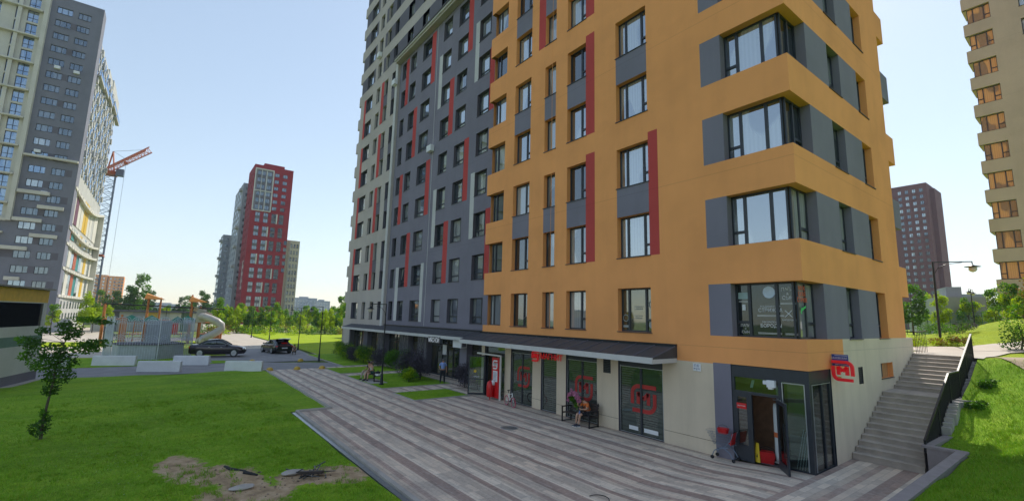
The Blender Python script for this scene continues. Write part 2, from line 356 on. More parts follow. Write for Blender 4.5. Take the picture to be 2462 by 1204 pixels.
# ================================================================ GROUND
def smooth(a, b, x):
    t = max(0, min(1, (x-a)/(b-a))); return t*t*(3-2*t)
def plaza_z(x, y): return .2*smooth(-3.2, 0, x)
def hill_z(x, y):
    """terrain east of the steps and behind the building"""
    base = 1.02+2.53*max(0, min(1, (y-5.3)/7.0)) + .35*smooth(13, 24, y)
    bank = min(1.8, max(0, x-3.1)*.30)*(1-smooth(6, 12, y)) if y < 12 else 0
    low = 0
    mound = 1.55*math.exp(-((x-2.6)/4.2)**2-((y-29)/6.5)**2) + 1.0*math.exp(-((x-9)/5)**2-((y-24)/7)**2)
    und = .05*math.sin(x*1.3+y*.7)+.04*math.sin(y*1.9-x*.8)
    return base+bank+low+mound+und*(.3 if 12 < y < 20 else 1)
def grid(name, xs, ys, zf, mat, hole=None):
    mb = MB(); nx, ny = len(xs), len(ys)
    vs = [(x, y, zf(x, y)) for y in ys for x in xs]
    fs = [(j*nx+i, j*nx+i+1, (j+1)*nx+i+1, (j+1)*nx+i) for j in range(ny-1) for i in range(nx-1)
          if not (hole and hole((xs[i]+xs[i+1])/2, (ys[j]+ys[j+1])/2))]
    mb.add(vs, fs, mat, True); o = mb.build(name); tag(o, kind='structure'); return o
def lin(a, b, n): return [a+(b-a)*i/(n-1) for i in range(n)]
g = MB(); g.slab([(-2600, -2600), (2600, -2600), (2600, 2600), (-2600, 2600)], -.06, -.06, M['ground']); tag(g.build('ground'), kind='structure')
# plaza (flat, rising a little towards the corner)
xs = lin(-37.6, -3.4, 12)+lin(-3.2, 0, 9)
tag(grid('plaza_paving', xs, [-9.2, -4.6], lambda x, y: .012+plaza_z(x, y), M['pave']))
grid('plaza_paving', lin(-18.6, -3.4, 8)+lin(-3.2, 0, 9), [-4.6, 0.02], lambda x, y: .012+plaza_z(x, y), M['pave'])
grid('plaza_paving', lin(-18.6, -3.4, 8)+lin(-3.2, 0, 9), [-10.8, -9.2], lambda x, y: .012+plaza_z(x, y), M['pave'])
grid('side_paving', [0, 1.2, 2.9], [-10.8, -4, 0, 3.14], lambda x, y: .213+.004*max(0, y), M['pavey'])
grid('plaza_paving', lin(-3.2, 6, 8), [-16, -10.8], lambda x, y: .2*smooth(-3.2, 0, x)-.02, M['grass'])
# kerbs
kb = MB()
def kerb(p, q, w=.15, h=.12):
    kb.beam((p[0], p[1], h/2-.02), (q[0], q[1], h/2-.02), w, h, M['concrete'])
kerb((-37.6, -9.28), (-18.7, -9.28)); kerb((-18.68, -9.2), (-18.68, -10.9)); kerb((-18.6, -10.88), (-3.0, -10.88))
tag(kb.build('kerb'), kind='structure')
# metal drain edging along the near kerb
dr = MB(); dr.box(-18.5, -3.0, -11.13, -10.97, -.02, .03, M['steel']); tag(dr.build('drain_channel'), 'grey drain channel running along the kerb between lawn and paving', 'drain')
# beds in front of the shops with crossing paths
bx = [(-21.6, -18.75, -4.6, -1.0), (-30.9, -23.7, -4.6, .55), (-36.9, -32.6, -4.6, .6), (-52, -38.3, -2.6, .8)]
for (x0, x1, y0, y1) in bx:
    s = MB(); s.slab([(x0, y0), (x1, y0), (x1, y1), (x0, y1)], -.03, .05, M['grass'], M['concrete']); tag(s.build('grass_bed'), kind='structure')
    s = MB()
    for a, b_, c, d in ((x0-.1, x1+.1, y0-.1, y0-.003), (x0-.1, x1+.1, y1+.003, y1+.1), (x0-.1, x0-.003, y0, y1), (x1+.003, x1+.1, y0, y1)): s.box(a, b_, c, d, -.03, .045, M['concrete'])
    tag(s.build('bed_kerb'), kind='structure')
s = MB()
for a in ((-23.6, -21.7, -4.6, 2.2), (-32.5, -31.0, -4.6, 2.2), (-38.2, -37.0, -4.6, 2.2)): s.face([(a[0], a[2], .004), (a[1], a[2], .004), (a[1], a[3], .004), (a[0], a[3], .004)], M['pave'])
s.face([(-54, .85, 0), (-18.7, .85, 0), (-18.7, 2.4, 0), (-54, 2.4, 0)], M['pave']); s.face([(-21.6, -.9, .0), (-18.7, -.9, .0), (-18.7, .85, .0), (-21.6, .85, .0)], M['pave'])
tag(s.build('footpath'), kind='structure')
s = MB(); s.slab([(-28.6, -4.5), (-25.9, -4.5), (-25.9, -3.3), (-28.6, -3.3)], .03, .062, M['concrete']); tag(s.build('bench_pad'), kind='structure')
# roads
s = MB()
s.face([(-45, -60, 0), (-37.7, -60, 0), (-37.7, -2.6, 0), (-42, -2.6, 0), (-45, -8.8, 0)], M['asphalt'])
s.face([(-64, -10.0, -.004), (-45, -19.0, -.004), (-44.9, -2.6, -.004), (-64, -1.5, -.004)], M['asphalt'])
tag(s.build('road'), kind='structure')
s = MB(); s.face([(-126, -8.5, 0), (-64, -9.5, 0), (-64, -1.0, 0), (-95, -2.2, 0), (-126, 1, 0)], M['lightpave'])
s.face([(-150, -48, -.002), (-84, -60, -.002), (-70, -24, -.002), (-96, -22, -.002), (-150, -30, -.002)], M['lightpave'])
s.face([(-72.9, -27.8, .016), (-55.8, -26.9, .016), (-54.9, -20.3, .016), (-71.9, -20.5, .016)], M['lightpave'])
s.face([(-200, -9, .0), (-126.01, -8.5, .0), (-126.01, 14, .0), (-200, 20, .0)], M['lightpave'])
s.face([(-64, -.8, .02), (-42, -2.4, .02), (-42, -1.9, .02), (-80, 1.5, .02)], M['lightpave'])
tag(s.build('path'), kind='structure')
s = MB(); s.face([(-96, -21.5, .002), (-66, -19.0, .002), (-64.3, -11.5, .002), (-96, -9.6, .002)], M['rubberfloor']); tag(s.build('playground_surface'), kind='structure')
# lawns
def lawn_z(x, y): return .03+.05*math.sin(x*.55+1)*math.sin(y*.7)+.03*math.sin(x*1.7+y*1.3) + .10*smooth(-16, -20, y)*smooth(-30, -14, x)
grid('lawn', lin(-37.6, -18.8, 60), lin(-40, -9.36, 60), lambda x, y: lawn_z(x, y)*min(1, (-9.3-y)*1.2+.4), M['grass'])
grid('lawn', lin(-18.8, 3.0, 90), lin(-40, -11.16, 90), lambda x, y: lawn_z(x, y)*min(1, (-11.1-y)*1.2+.4), M['grass'])
s = MB()
s.face([(-54, -40, .012), (-45.05, -40, .012), (-45.05, -12.2, .012), (-50, -13.5, .012), (-54, -15.5, .012)], M['grass'])
s.face([(-84, -40, .008), (-54.01, -40, .008), (-54.01, -10.5, .008), (-84, -11, .008)], M['grassfar'])  # lawn past the shadow edge: brighter grass, sunlight put into its colour
s.face([(-48.0, -12.4, .03), (-45.02, -12.4, .03), (-45.02, -8.8, .03), (-46.5, -8.8, .03)], M['grass'])
tag(s.build('lawn'), kind='structure')
grid('lawn_beyond', lin(-190, -42, 50), lin(-1.4, 190, 60), lambda x, y: .03+.25*math.sin(x*.06)*math.sin(y*.08)*smooth(-1, 12, y), M['grassfar'])
# hillside and upper terrace
grid('hillside', lin(2.14, 6, 26)+lin(6.6, 60, 30), lin(3.24, 12.3, 44), hill_z, M['grass'])
grid('hillside', lin(3.0, 8, 26)+lin(8.6, 60, 28), lin(-30, 3.24, 60), hill_z, M['grass'])
grid('upper_terrace', lin(-90, -1, 30)+lin(-.5, 10, 30)+lin(12, 70, 14), lin(12.3, 60, 50)+lin(64, 420, 20), hill_z, M['grassfar'], hole=lambda x, y: x < -.2 and y < 13.2)
# path on the terrace and the trodden track
def strip(name, pts, w, mat, lift=.03):
    mb = MB(); P = [Vector((x, y, 0)) for x, y in pts]; L = []; 
    for i in range(len(P)-1):
        for k in range(10): L.append(P[i].lerp(P[i+1], k/10))
    L.append(P[-1]); vs = []
    for i, p in enumerate(L):
        d = (L[min(i+1, len(L)-1)]-L[max(i-1, 0)]).normalized(); n = Vector((-d.y, d.x, 0))
        for k in range(5):
            q = p+n*w*(k/4-.5)*(1 if isinstance(w, float) else 1); vs.append((q.x, q.y, hill_z(q.x, q.y)+lift))
    mb.add(vs, [(i*5+k, i*5+k+1, i*5+k+6, i*5+k+5) for i in range(len(L)-1) for k in range(4)], mat, True)
    return tag(mb.build(name), kind='structure')
strip('terrace_path', [(.9, 12.31), (1.4, 16), (3.2, 19.0), (9, 23)], 2.9, M['lightpave'], .05)
strip('terrace_path', [(-8, 18), (-2, 16.8), (2, 16.2)], 2.6, M['lightpave'], .045)
strip('trodden_track', [(2.9, 13.2), (4.2, 11.4), (7, 9.5)], 1.1, M['sand'], .04)
# ---------------------------------------------------------------- steps
t1 = .345; r1 = .1625; r2 = (3.6-2.23)/9; t2 = 3.55/9
def znose(y): return .45+(y-3.15)*r1/t1 if y < 6.9 else (2.23 if y < 8.6 else 2.23+(y-8.6)*r2/t2)
st = thing('steps', 'wide grey concrete steps with a landing beside the cream side wall', 'steps', (0.9, 7.6, 0.2))
mb = MB(); z = .28; y = 3.15
n1, r1, t1 = 12, .1625, .345
for i in range(n1):
    mb.box(0.02, 1.94, y, 6.95+.01 if i == n1-1 else 8.6, -.1, z+r1-.035, M['stepstone']); mb.box(.02, 1.96, y-.03, y+t1+.02, z+r1-.035, z+r1, M['stepstone']); z += r1; y += t1
mb.box(.02, 1.96, y-t1+.35, 8.62, z-.2, z-.003, M['stepstone'])
y = 8.6; n2 = 9; r2 = (3.6-z)/n2; t2 = 3.55/n2
for i in range(n2):
    mb.box(.02, 1.94, y, 12.32, 1.0, z+r2-.035, M['stepstone']); mb.box(.02, 1.96, y-.03, y+t2+.02 if i < n2-1 else 12.33, z+r2-.035, z+r2, M['stepstone']); z += r2; y += t2
mb.build('treads', st)
# stepped stone flank between steps and slope
fl = MB(); rr = random.Random(4)
for i in range(27):
    yy = 5.55+i*.25; zz = znose(yy)-.16; fl.box(1.97, 2.20+rr.uniform(0, .07), yy, yy+.24, zz-1.6, zz+rr.uniform(-.03, .03), M['concrete'])
fl.box(1.97, 2.62, 8.0, 8.9, .8, 2.12, M['concrete'])
fl.build('flank_wall', st)
# railing
ra = thing('stair_railing', 'black metal railing with close balusters along the right side of the steps', 'railing', (1.75, 4.6, 1))
tops = [(2.0, 3.16, 1.24), (2.0, 7.25, 3.12), (2.0, 8.9, 3.12), (2.0, 12.25, 4.57)]
def ztop(y):
    for a, b_ in zip(tops, tops[1:]):
        if a[1] <= y <= b_[1]: return a[2]+(b_[2]-a[2])*(y-a[1])/(b_[1]-a[1])
    return tops[-1][2]
mb = MB()
for a, b_ in zip(tops, tops[1:]): mb.beam(a, b_, .06, .055, M['black'])
mb.build('handrail', ra); mb = MB()
y = 3.3
while y < 12.25:
    mb.box(1.991, 2.009, y-.009, y+.009, max(1.0, znose(y)-.1) if y < 12 else 3.55, ztop(y), M['black']); y += .105
mb.build('balusters', ra)
for y in (3.2, 5.2, 7.25, 8.9, 10.5, 12.2): mb = MB(); mb.box(1.97, 2.03, y-.03, y+.03, max(.9, znose(y)-.25), ztop(y), M['black']); mb.build('post', ra)
ra = thing('top_railing', 'short black railing at the head of the steps against the building', 'railing', (.1, 12.6, 3.6))
mb = MB(); mb.beam((.12, 11.9, 4.6), (.12, 14.2, 4.65), .06, .06, M['black']); mb.beam((-.8, 12.2, 4.62), (.12, 11.9, 4.6), .06, .06, M['black'])
mb.build('handrail', ra); mb = MB()
for k in range(8): mb.box(.112, .128, 12.0+k*.28, 12.015+k*.28, 3.6, 4.6, M['black'])
mb.build('balusters', ra)
# low retaining wall with coping round the pit at the foot of the slope
rw = thing('retaining_wall', 'low mauve retaining wall with flat coping at the foot of the grass slope', 'wall', (2.3, 2, .2))
mb = MB(); P = [(2.15, 5.75, 1.10), (2.06, 3.10, 1.10), (2.88, 3.10, 1.10), (2.92, -3.6, 1.08), (2.92, -9.5, 1.0)]
M['coping'] = plain('coping_slab', (.27, .235, .235), .8, 0, .15, 3, .2)
for i, (a, b_) in enumerate(zip(P, P[1:])):
    d = Vector(b_)-Vector(a); e = d.normalized()*.09
    mb.beam(Vector(a)-e+Vector((0, 0, .004*i)), Vector(b_)+e+Vector((0, 0, .004*i)), .26, .07, M['coping'])
mb.build('coping', rw); mb = MB()
for a, b_ in zip(P, P[1:]):
    a, b_ = Vector(a), Vector(b_); n = Vector((-(b_-a).y, (b_-a).x, 0)).normalized()*.09
    lo = -.2
    for s_ in (1, -1):
        mb.face([a+n*s_-Vector((0,0,.03)), b_+n*s_-Vector((0,0,.03)), Vector((b_.x, b_.y, lo))+n*s_, Vector((a.x, a.y, lo))+n*s_], M['coping'])
mb.build('wall', rw)
# ================================================================ MAIN APARTMENT BUILDING
def plane_pt(ax, P):
    if ax == 'x': return lambda u, d, z: (u, P+d, z)          # faces -Y
    if ax == 'y': return lambda u, d, z: (P-d, u, z)          # faces +X
    if ax == 'ny': return lambda u, d, z: (P+d, u, z)         # faces -X
    return lambda u, d, z: (u, P-d, z)                        # faces +Y
def wall(mb, ax, P, u0, u1, z0, z1, base, holes=(), patches=()):
    """wall sheet with real openings; hole = (ua, ub, za, zb, depth, reveal material, sides 'lrtb', inset of top/bottom at (left,right))"""
    pt = plane_pt(ax, P)
    us = sorted({round(v, 4) for v in [u0, u1]+[h[i] for h in holes for i in (0, 1)]+[p[i] for p in patches for i in (0, 1)] if u0 <= v <= u1})
    zs = sorted({round(v, 4) for v in [z0, z1]+[h[i] for h in holes for i in (2, 3)]+[p[i] for p in patches for i in (2, 3)] if z0 <= v <= z1})
    flip = ax in ('ny', 'x2')
    for j in range(len(zs)-1):
        zc = (zs[j]+zs[j+1])/2; run = None
        cells = []
        for i in range(len(us)-1):
            uc = (us[i]+us[i+1])/2
            if any(h[0] < uc < h[1] and h[2] < zc < h[3] for h in holes): cells.append(None); continue
            m = base
            for p in patches:
                if p[0] < uc < p[1] and p[2] < zc < p[3]: m = p[4]
            cells.append(m)
        i = 0
        while i < len(cells):
            k = i
            while k+1 < len(cells) and cells[k+1] is cells[i]: k += 1
            if cells[i] is not None:
                f = [pt(us[i], 0, zs[j]), pt(us[k+1], 0, zs[j]), pt(us[k+1], 0, zs[j+1]), pt(us[i], 0, zs[j+1])]
                mb.face(f[::-1] if flip else f, cells[i])
            i = k+1
    for h in holes:
        ua, ub, za, zb, d, rm, sides = h[:7]; la, lb = h[7] if len(h) > 7 else (0, 0)
        if 'l' in sides: mb.face([pt(ua, 0, za), pt(ua, 0, zb), pt(ua, d, zb), pt(ua, d, za)], rm)
        if 'r' in sides: mb.face([pt(ub, 0, za), pt(ub, d, za), pt(ub, d, zb), pt(ub, 0, zb)], rm)
        if 'b' in sides: mb.face([pt(ua+la, 0, za), pt(ua+la, d, za), pt(ub-lb, d, za), pt(ub-lb, 0, za)], rm)
        if 't' in sides: mb.face([pt(ua+la, 0, zb), pt(ub-lb, 0, zb), pt(ub-lb, d, zb), pt(ua+la, d, zb)], rm)
def frame_boxes(w, h, lay, fw_=.065):
    """lay: vertical split fractions and {cell: transom fraction}; returns boxes in local window space (x along, y inward, z up)"""
    out = [(0, fw_, 0, .07, 0, h), (w-fw_, w, 0, .07, 0, h), (fw_, w-fw_, 0, .07, 0, fw_), (fw_, w-fw_, 0, .07, h-fw_, h)]
    v, tr = lay; xs = [0]+list(v)+[1]
    for f in v: out.append((w*f-.05, w*f+.05, -.004, .066, fw_, h-fw_))
    for c, f in tr.items(): out.append((w*xs[c]+.05, w*xs[c+1]-.05, -.002, .064, h*f-.05, h*f+.05))
    out.append((-.04, w+.04, -.30, .02, -.035, -.002))            # dark metal sill
    return out
L3 = ((.24, .76), {2: .27}); L3b = ((.25, .72), {0: .27}); L2 = ((.62,), {1: .27}); L1 = ((), {}); LG = ((.72,), {0: .26, 1: .26}); L3p = ((.3, .7), {})
_wc = {}
def window_meshes(w, h, lay, mat, depth):
    key = (round(w, 3), round(h, 3), str(lay), mat.name, depth)
    if key in _wc: return _wc[key]
    a = MB()
    for b_ in frame_boxes(w, h, lay): a.box(*b_, M['frame'])
    fo = a.build('window'); g_ = MB(); g_.face([(.03, .045, .03), (w-.03, .045, .03), (w-.03, .045, h-.03), (.03, .045, h-.03)], mat); po = g_.build('pane')
    _wc[key] = (fo.data, po.data); bpy.data.objects.remove(fo); bpy.data.objects.remove(po); return _wc[key]
def place_windows(parent, wins, limit=100, depth=.24, cam_=None):
    """wins: (ax, P, u, z, w, h, layout, pane material[, depth]); the largest ones in view become parts, the rest one part"""
    C_ = CAM; pl = root_loc(parent)
    def key(w):
        p = plane_pt(w[0], w[1])(w[2]+w[4]/2, 0, w[3]); d = (Vector(p)-C_); e = d.dot(fw)
        x = d.dot(rt)/max(e, .1); y = d.dot(up)/max(e, .1); vis = e > 0 and abs(x) < 1.18 and abs(y) < .6
        return -(w[4]*w[5]/d.length_squared)*(1 if vis else .001)
    wins = sorted(wins, key=key); rest = MB()
    for i, w in enumerate(wins):
        ax, P, u, z, ww, hh, lay, mat = w[:8]; dp = w[8] if len(w) > 8 else depth
        pt = plane_pt(ax, P); rz = {'x': 0, 'y': math.pi/2, 'ny': -math.pi/2, 'x2': math.pi}[ax]
        u_ = u if ax in ('x', 'y') else u+ww; o = Vector(pt(u_, dp, z))
        if i < limit:
            fm, pm = window_meshes(ww, hh, lay, mat, dp)
            fo = bpy.data.objects.new('window', fm); col.objects.link(fo); fo.parent = parent; fo.location = o-pl; fo.rotation_euler = (0, 0, rz)
            po = bpy.data.objects.new('pane', pm); col.objects.link(po); po.parent = fo
        else:
            c, s_ = math.cos(rz), math.sin(rz)
            tf = lambda x, y, z_: (o.x+c*x-s_*y, o.y+s_*x+c*y, o.z+z_)
            for (x0, x1, y0, y1, z0, z1) in frame_boxes(ww, hh, lay):
                v = [tf(a, b_, d) for d in (z0, z1) for a, b_ in ((x0, y0), (x1, y0), (x1, y1), (x0, y1))]
                rest.add(v, [(4,5,6,7),(0,1,5,4),(1,2,6,5),(3,0,4,7)], M['frame'])
            rest.face([tf(.03, .045, .03), tf(ww-.03, .045, .03), tf(ww-.03, .045, hh-.03), tf(.03, .045, hh-.03)], mat)
    if rest.v: tag(rest.build('windows', parent), kind='stuff')
F0, FH, WH = 4.33, 3.325, 1.92
def fz(k): return F0+FH*(k-2)
TOPZ = 76.0
bld = thing('apartment_building', 'tall apartment block with a bright orange corner, grey and pale grey wings and shops below', 'building', (-20, 6, 0))
rnd = random.Random(11); wins = []
def pane_for(k): return M[rnd.choice(['pane_sky', 'pane', 'pane_blind', 'pane_curtain', 'pane_black', 'pane_blind'] if k < 5 else ['pane_sky', 'pane_sky', 'pane_sky', 'pane', 'pane_curtain', 'pane_black'])]
O = M['orange']; G = M['grey']; RD = M['red']; CR = M['cream']; LG_ = M['lgrey']; LS = M['lstrip']; DG = M['dgrey']
NF = 9                                                     # floors modelled window by window on the orange corner (2..NF)
# --- orange front, plane Y=0
holes, pats = [], []
colsO = {1: (-18.9, -16.95, L3), 2: (-15.95, -14.35, L2), 3: (-13.05, -12.1, L1), 4: (-11.15, -9.75, L2), 5: (-7.72, -5.92, L3), 6: (-2.42, 0, L3b)}
for k in range(2, 22):
    z = fz(k); dtl = k <= NF
    for c, (a, b_, lay) in colsO.items():
        if c == 1:
            holes.append((a, b_, z, z+WH, .34, O, 'rtb', (.34, 0))); wins.append(('x', 0, a+.36, z, b_-a-.36, WH, lay, pane_for(k), .34))
        elif c == 6:
            holes += [(a, b_, z, z+WH, .34, G, 'l'), (a, b_, z, z+WH, .34, O, 'tb', (0, 0))]; wins.append(('x', 0, a, z, 2.42-.42, WH, lay, M['panedark'] if k == 2 else M['pane_sky'], .34))
            pats.append((-3.28 if k != 8 else -4.3, a, z-(0 if k != 8 else 0), z+WH, G))
        else:
            rm = G if False else O
            holes.append((a, b_, z, z+WH, .28, rm, 'lrtb')); wins.append(('x', 0, a, z, b_-a, WH, lay, (M['shopdark'] if (k == 2 and c == 5) else M['pane_sky'] if c == 5 else pane_for(k)), .26))
for k0 in (3, 5, 7, 9, 11, 13, 15, 17, 19):
    za, zb = fz(k0)+WH, fz(k0+1)
    for c in (2, 3, 4, 5): a, b_ = colsO[c][:2]; pats.append((a, b_, za, zb, G))
for c, ks, side in ((5, (3, 9, 13), 'r'), (4, (3, 5, 7, 11), 'r'), (3, (7, 13), 'l'), (2, (11,), 'r')):
    a, b_ = colsO[c][:2]
    for k in ks:
        w_ = .62 if c != 5 else .5
        pats.append((b_, b_+w_, fz(k)-.02, fz(k+1)+WH+.35, RD) if side == 'r' else (a-w_, a, fz(k)-.02, fz(k+1)+WH+.35, RD))
pats.append((-4.45, -2.42, fz(8)-1.1, fz(8)+WH, G))
# shop openings below
sh = [(-15.78, -13.79), (-13.06, -11.82), (-11.13, -9.02), (-7.75, -5.42)]
for a, b_ in sh: holes.append((a, b_, -.1, 3.10, .16, DG, 'lrtb'))
holes.append((-18.55, -16.38, -.1, 3.05, .22, DG, 'lrtb')); holes.append((-8.63, -8.18, 2.41, 3.12, .08, M['black'], 'lrtb'))
holes.append((-2.55, 0, -.1, 3.34, .10, M['frame'], 'lt'))
pats.append((-18.9, 0, -.1, 3.30, CR)); pats.append((-3.22, -2.55, -.1, 3.34, G)); pats.append((-4.8, -3.22, 3.30, 4.0, O))
mb = MB(); wall(mb, 'x', 0, -18.9, 0, -.1, TOPZ, O, holes, pats)
# --- side wall, plane X=0
holes, pats = [], []
for k in range(2, 22):
    z = fz(k); inset = .34
    holes += [(0, 1.72, z, z+WH, .34, G, 'r'), (0, 1.72, z, z+WH, .34, O, 'tb', (.34, 0)), (3.86, 5.2, z, z+WH, .30, G, 'lrtb'), (7.28, 8.53, z, z+WH, .30, O, 'lrtb')]
    pats += [(1.72, 3.86, z, z+WH, G), (5.2, 7.28, z, z+WH, G)]
    wins += [('y', 0, .42, z, 1.72-.42, WH, ((.48,), {1: .27}), pane_for(k), .34), ('y', 0, 3.86, z, 1.34, WH, L2, pane_for(k), .26), ('y', 0, 7.28, z, 1.25, WH, L2, pane_for(k), .26)]
holes += [(0, 1.78, -.1, 3.34, .10, M['frame'], 'rt', (0, 0)), (7.1, 8.68, 2.72, 3.32, .25, O, 'lrtb'), (4.46, 4.94, 2.66, 3.28, .1, M['black'], 'lrtb')]
pats += [(1.78, 3.11, -.1, 3.30, CR), (3.11, 11.1, -.1, 4.33, CR)]
wall(mb, 'y', 0, 0, 11.1, -.1, TOPZ, O, holes, pats)
mb.face([(-8.55, .06, 2.41), (-8.2, .06, 2.41), (-8.2, .06, 3.1), (-8.55, .06, 3.1)], M['black']) if False else None
# rear corner: floor bands stand out past the recessed windows
for k in range(2, 22):
    z0 = fz(k)+WH if k > 1 else 0; z1 = fz(k+1) if k < 21 else TOPZ
    mb.box(-2.6, 0, 11.104, 12.2, z0, z1, O if k % 2 == 0 else G)
    mb.box(-2.5, -.35, 11.105, 11.85, fz(k), fz(k)+WH, M['frame'])
mb.box(-3, 0, 11.104, 12.1, -.1, 4.33, CR)
wall(mb, 'ny', -18.9, 0, 2.2, -.1, TOPZ, O, [(0, .34, fz(k), fz(k)+WH, .3, O, '') for k in range(2, 22)])
wall(mb, 'x2', 11.1, -18.9, 0, -.1, TOPZ, O)
mb.face([(-18.9, 0, TOPZ), (0, 0, TOPZ), (0, 11.1, TOPZ), (-18.9, 11.1, TOPZ)], DG)
mb.build('orange_wall', bld)
# expansion joint and base line grooves
gj = MB(); gj.box(-12.42, -12.40, -.006, .01, 4.0, 60, M['orange']); 
for x in (-20.9, -31.8, -12.4): pass
for a, b_ in ((-5.4, -3.22), (-9.02, -8.9), (-9.0, -7.75), (-13.79, -13.06), (-11.82, -11.13), (-16.38, -15.78)):
    gj.box(a, b_, -.004, .02, .50, .515, M['soil'])
gj.build('joint_lines', bld)
# --- grey wing, plane Y=2.2, floors 2..10; above it the pale wing comes forward
GY, LY = 2.2, 1.95
colsG = [(-40.3, -39.25, LG), (-38.1, -36.65, LG), (-35.1, -33.05, LG), (-30.6, -28.95, LG), (-27.7, -25.95, LG), (-24.1, -22.35, LG)]
holes, pats = [], []
for k in range(2, 11):
    z = fz(k)
    for (a, b_, lay) in colsG:
        holes.append((a, b_, z, z+WH, .28, DG, 'lrtb')); wins.append(('x', GY, a, z, b_-a, WH, lay, M['pane_sky'] if (k > 4 and rnd.random() < .8) else pane_for(k), .26))
def gs(a, b_, k, m): pats.append((a, b_, fz(k)-.05, fz(k+1)+WH+.1, m))
for a, b_, ks in ((-39.25, -38.5, (9, 5)), (-36.65, -35.85, (7, 3)), (-33.05, -32.2, (9, 5)), (-28.95, -28.15, (7, 3)), (-25.95, -25.2, (9, 5)), (-22.35, -21.7, (7, 3))):
    for k in ks: gs(a, b_, k, RD)
for a, b_, ks in ((-24.7, -24.1, (8, 4)), (-31.25, -30.6, (8, 4)), (-38.85, -38.1, (2,)), (-33.05, -32.45, (2,))):
    for k in ks: gs(a, b_, k, LS)
mb = MB(); wall(mb, 'x', GY, -41.0, -18.9, 3.55, 33.5, G, holes, pats)
mb.box(-31.85, -31.80, GY-.012, GY-.001, 3.9, 33.4, LS)
mb.build('grey_wall', bld)
# --- pale wing, plane Y=1.95, full height on the left and above floor 10 everywhere
colsL = [(-51.5, -49.2, L3), (-47.8, -46.55, L2), (-45.2, -44.0, L2), (-42.75, -41.6, L1)]
holes, pats = [], []; XL = -54.3
for k in range(2, 22):
    z = fz(k)
    holes.append((XL, XL+.75, z, z+WH, .3, LG_, 'tb')); 
    for i, (a, b_, lay) in enumerate(colsL):
        holes.append((a, b_, z, z+WH, .28, DG if i in (0, 3) else LG_, 'lrtb')); wins.append(('x', LY, a, z, b_-a, WH, lay, M['pane_sky'] if (i == 0 and k > 5) else pane_for(k), .26))
    if k > 10:
        pats += [(-53.5, -48.6, z, z+WH, DG), (-45.9, -19, z, z+WH, DG)]
        for (a, b_) in ((-38.9, -37.4), (-35.1, -33.6), (-30.9, -29.5), (-27.7, -25.9), (-24.1, -22.4)):
            holes.append((a, b_, z, z+WH, .28, DG, 'lrtb')); wins.append(('x', LY, a, z, b_-a, WH, L2, M['pane_sky'] if rnd.random() < .7 else M['pane'], .26))
for k in (3, 5, 7, 9):
    pats += [(-46.05, -45.2, fz(k)-.05, fz(k+1)+WH+.1, RD), (-45.2, -44.0, fz(k)+WH, fz(k+1), DG), (-42.75, -41.6, fz(k)+WH, fz(k+1), DG), (-52.2, -51.5, fz(k)-.05, fz(k+1)+WH+.1, RD)]
mb = MB(); wall(mb, 'x', LY, XL, -41.0, 3.4, TOPZ, LG_, holes, pats)
wall(mb, 'x', LY, -41.0, -18.9, 33.5, TOPZ, LG_, [h for h in holes if h[0] > -41], pats)
mb.face([(-41.0, LY, 3.4), (-41.0, GY, 3.4), (-41.0, GY, 33.5), (-41.0, LY, 33.5)], LG_)
mb.box(-41.6, -41.02, LY-.07, LY-.002, 3.6, 33.4, LS)
wall(mb, 'ny', XL, LY, 14, -.1, TOPZ, LG_, [(LY, LY+.8, fz(k), fz(k)+WH, .3, LG_, '') for k in range(2, 22)])
wall(mb, 'x2', 14, XL, -18.9, -.1, TOPZ, LG_); mb.face([(XL, LY, TOPZ), (-18.9, LY, TOPZ), (-18.9, 14, TOPZ), (XL, 14, TOPZ)], DG)
for k in range(2, 22):
    mb.box(XL+.7, XL+.76, LY+.3, LY+1.2, fz(k), fz(k)+WH, M['frame'])
    mb.box(XL-.55, XL-.003, LY+.9, LY+2.6, fz(k)-(.9 if k % 2 else 0)+.3, fz(k)+WH-.2, DG if k % 2 else LG_)
mb.build('pale_wall', bld)
# cornice where the pale wall steps forward
mb = MB(); mb.box(-41.15, -18.9, 1.45, LY-.003, 33.45, 33.62, M['fascia']); mb.box(-41.25, -18.9, 1.35, LY-.004, 33.63, 33.75, DG); mb.box(-41.1, -18.9, 1.6, GY-.01, 33.25, 33.44, LG_); mb.build('cornice', bld)
place_windows(bld, wins)
repeat('air_conditioner', (.85, .38, .6), M['white'], bld, [(-41.3, 1.70, fz(10)-.2), (-47.1, 1.72, fz(12)-.75), (-31.9, 1.98, fz(7)-.75), (-21.2, 1.98, fz(4)-.7)])
# small window in the cream wall
w = MB(); w.box(-.28, -.20, 7.1, 7.9, 2.72, 3.32, M['frame']); w.box(-.285, -.19, 7.9, 8.68, 2.72, 3.32, M['paneo']); w.box(-.2, .04, 7.06, 8.7, 2.69, 2.717, M['frame']); w.build('basement_window', bld)
w = MB(); w.box(-.06, -.03, 4.46, 4.94, 2.66, 3.28, M['black'])
for i in range(7): w.box(-.03, -.012, 4.47, 4.93, 2.70+i*.082, 2.73+i*.082, M['frame'])
w.build('vent_grille', bld)
w = MB(); w.box(-8.63, -8.18, .03, .06, 2.41, 3.12, M['black'])
for i in range(9): w.box(-8.62, -8.19, .012, .03, 2.45+i*.076, 2.48+i*.076, M['frame'])
w.build('vent_grille', bld)
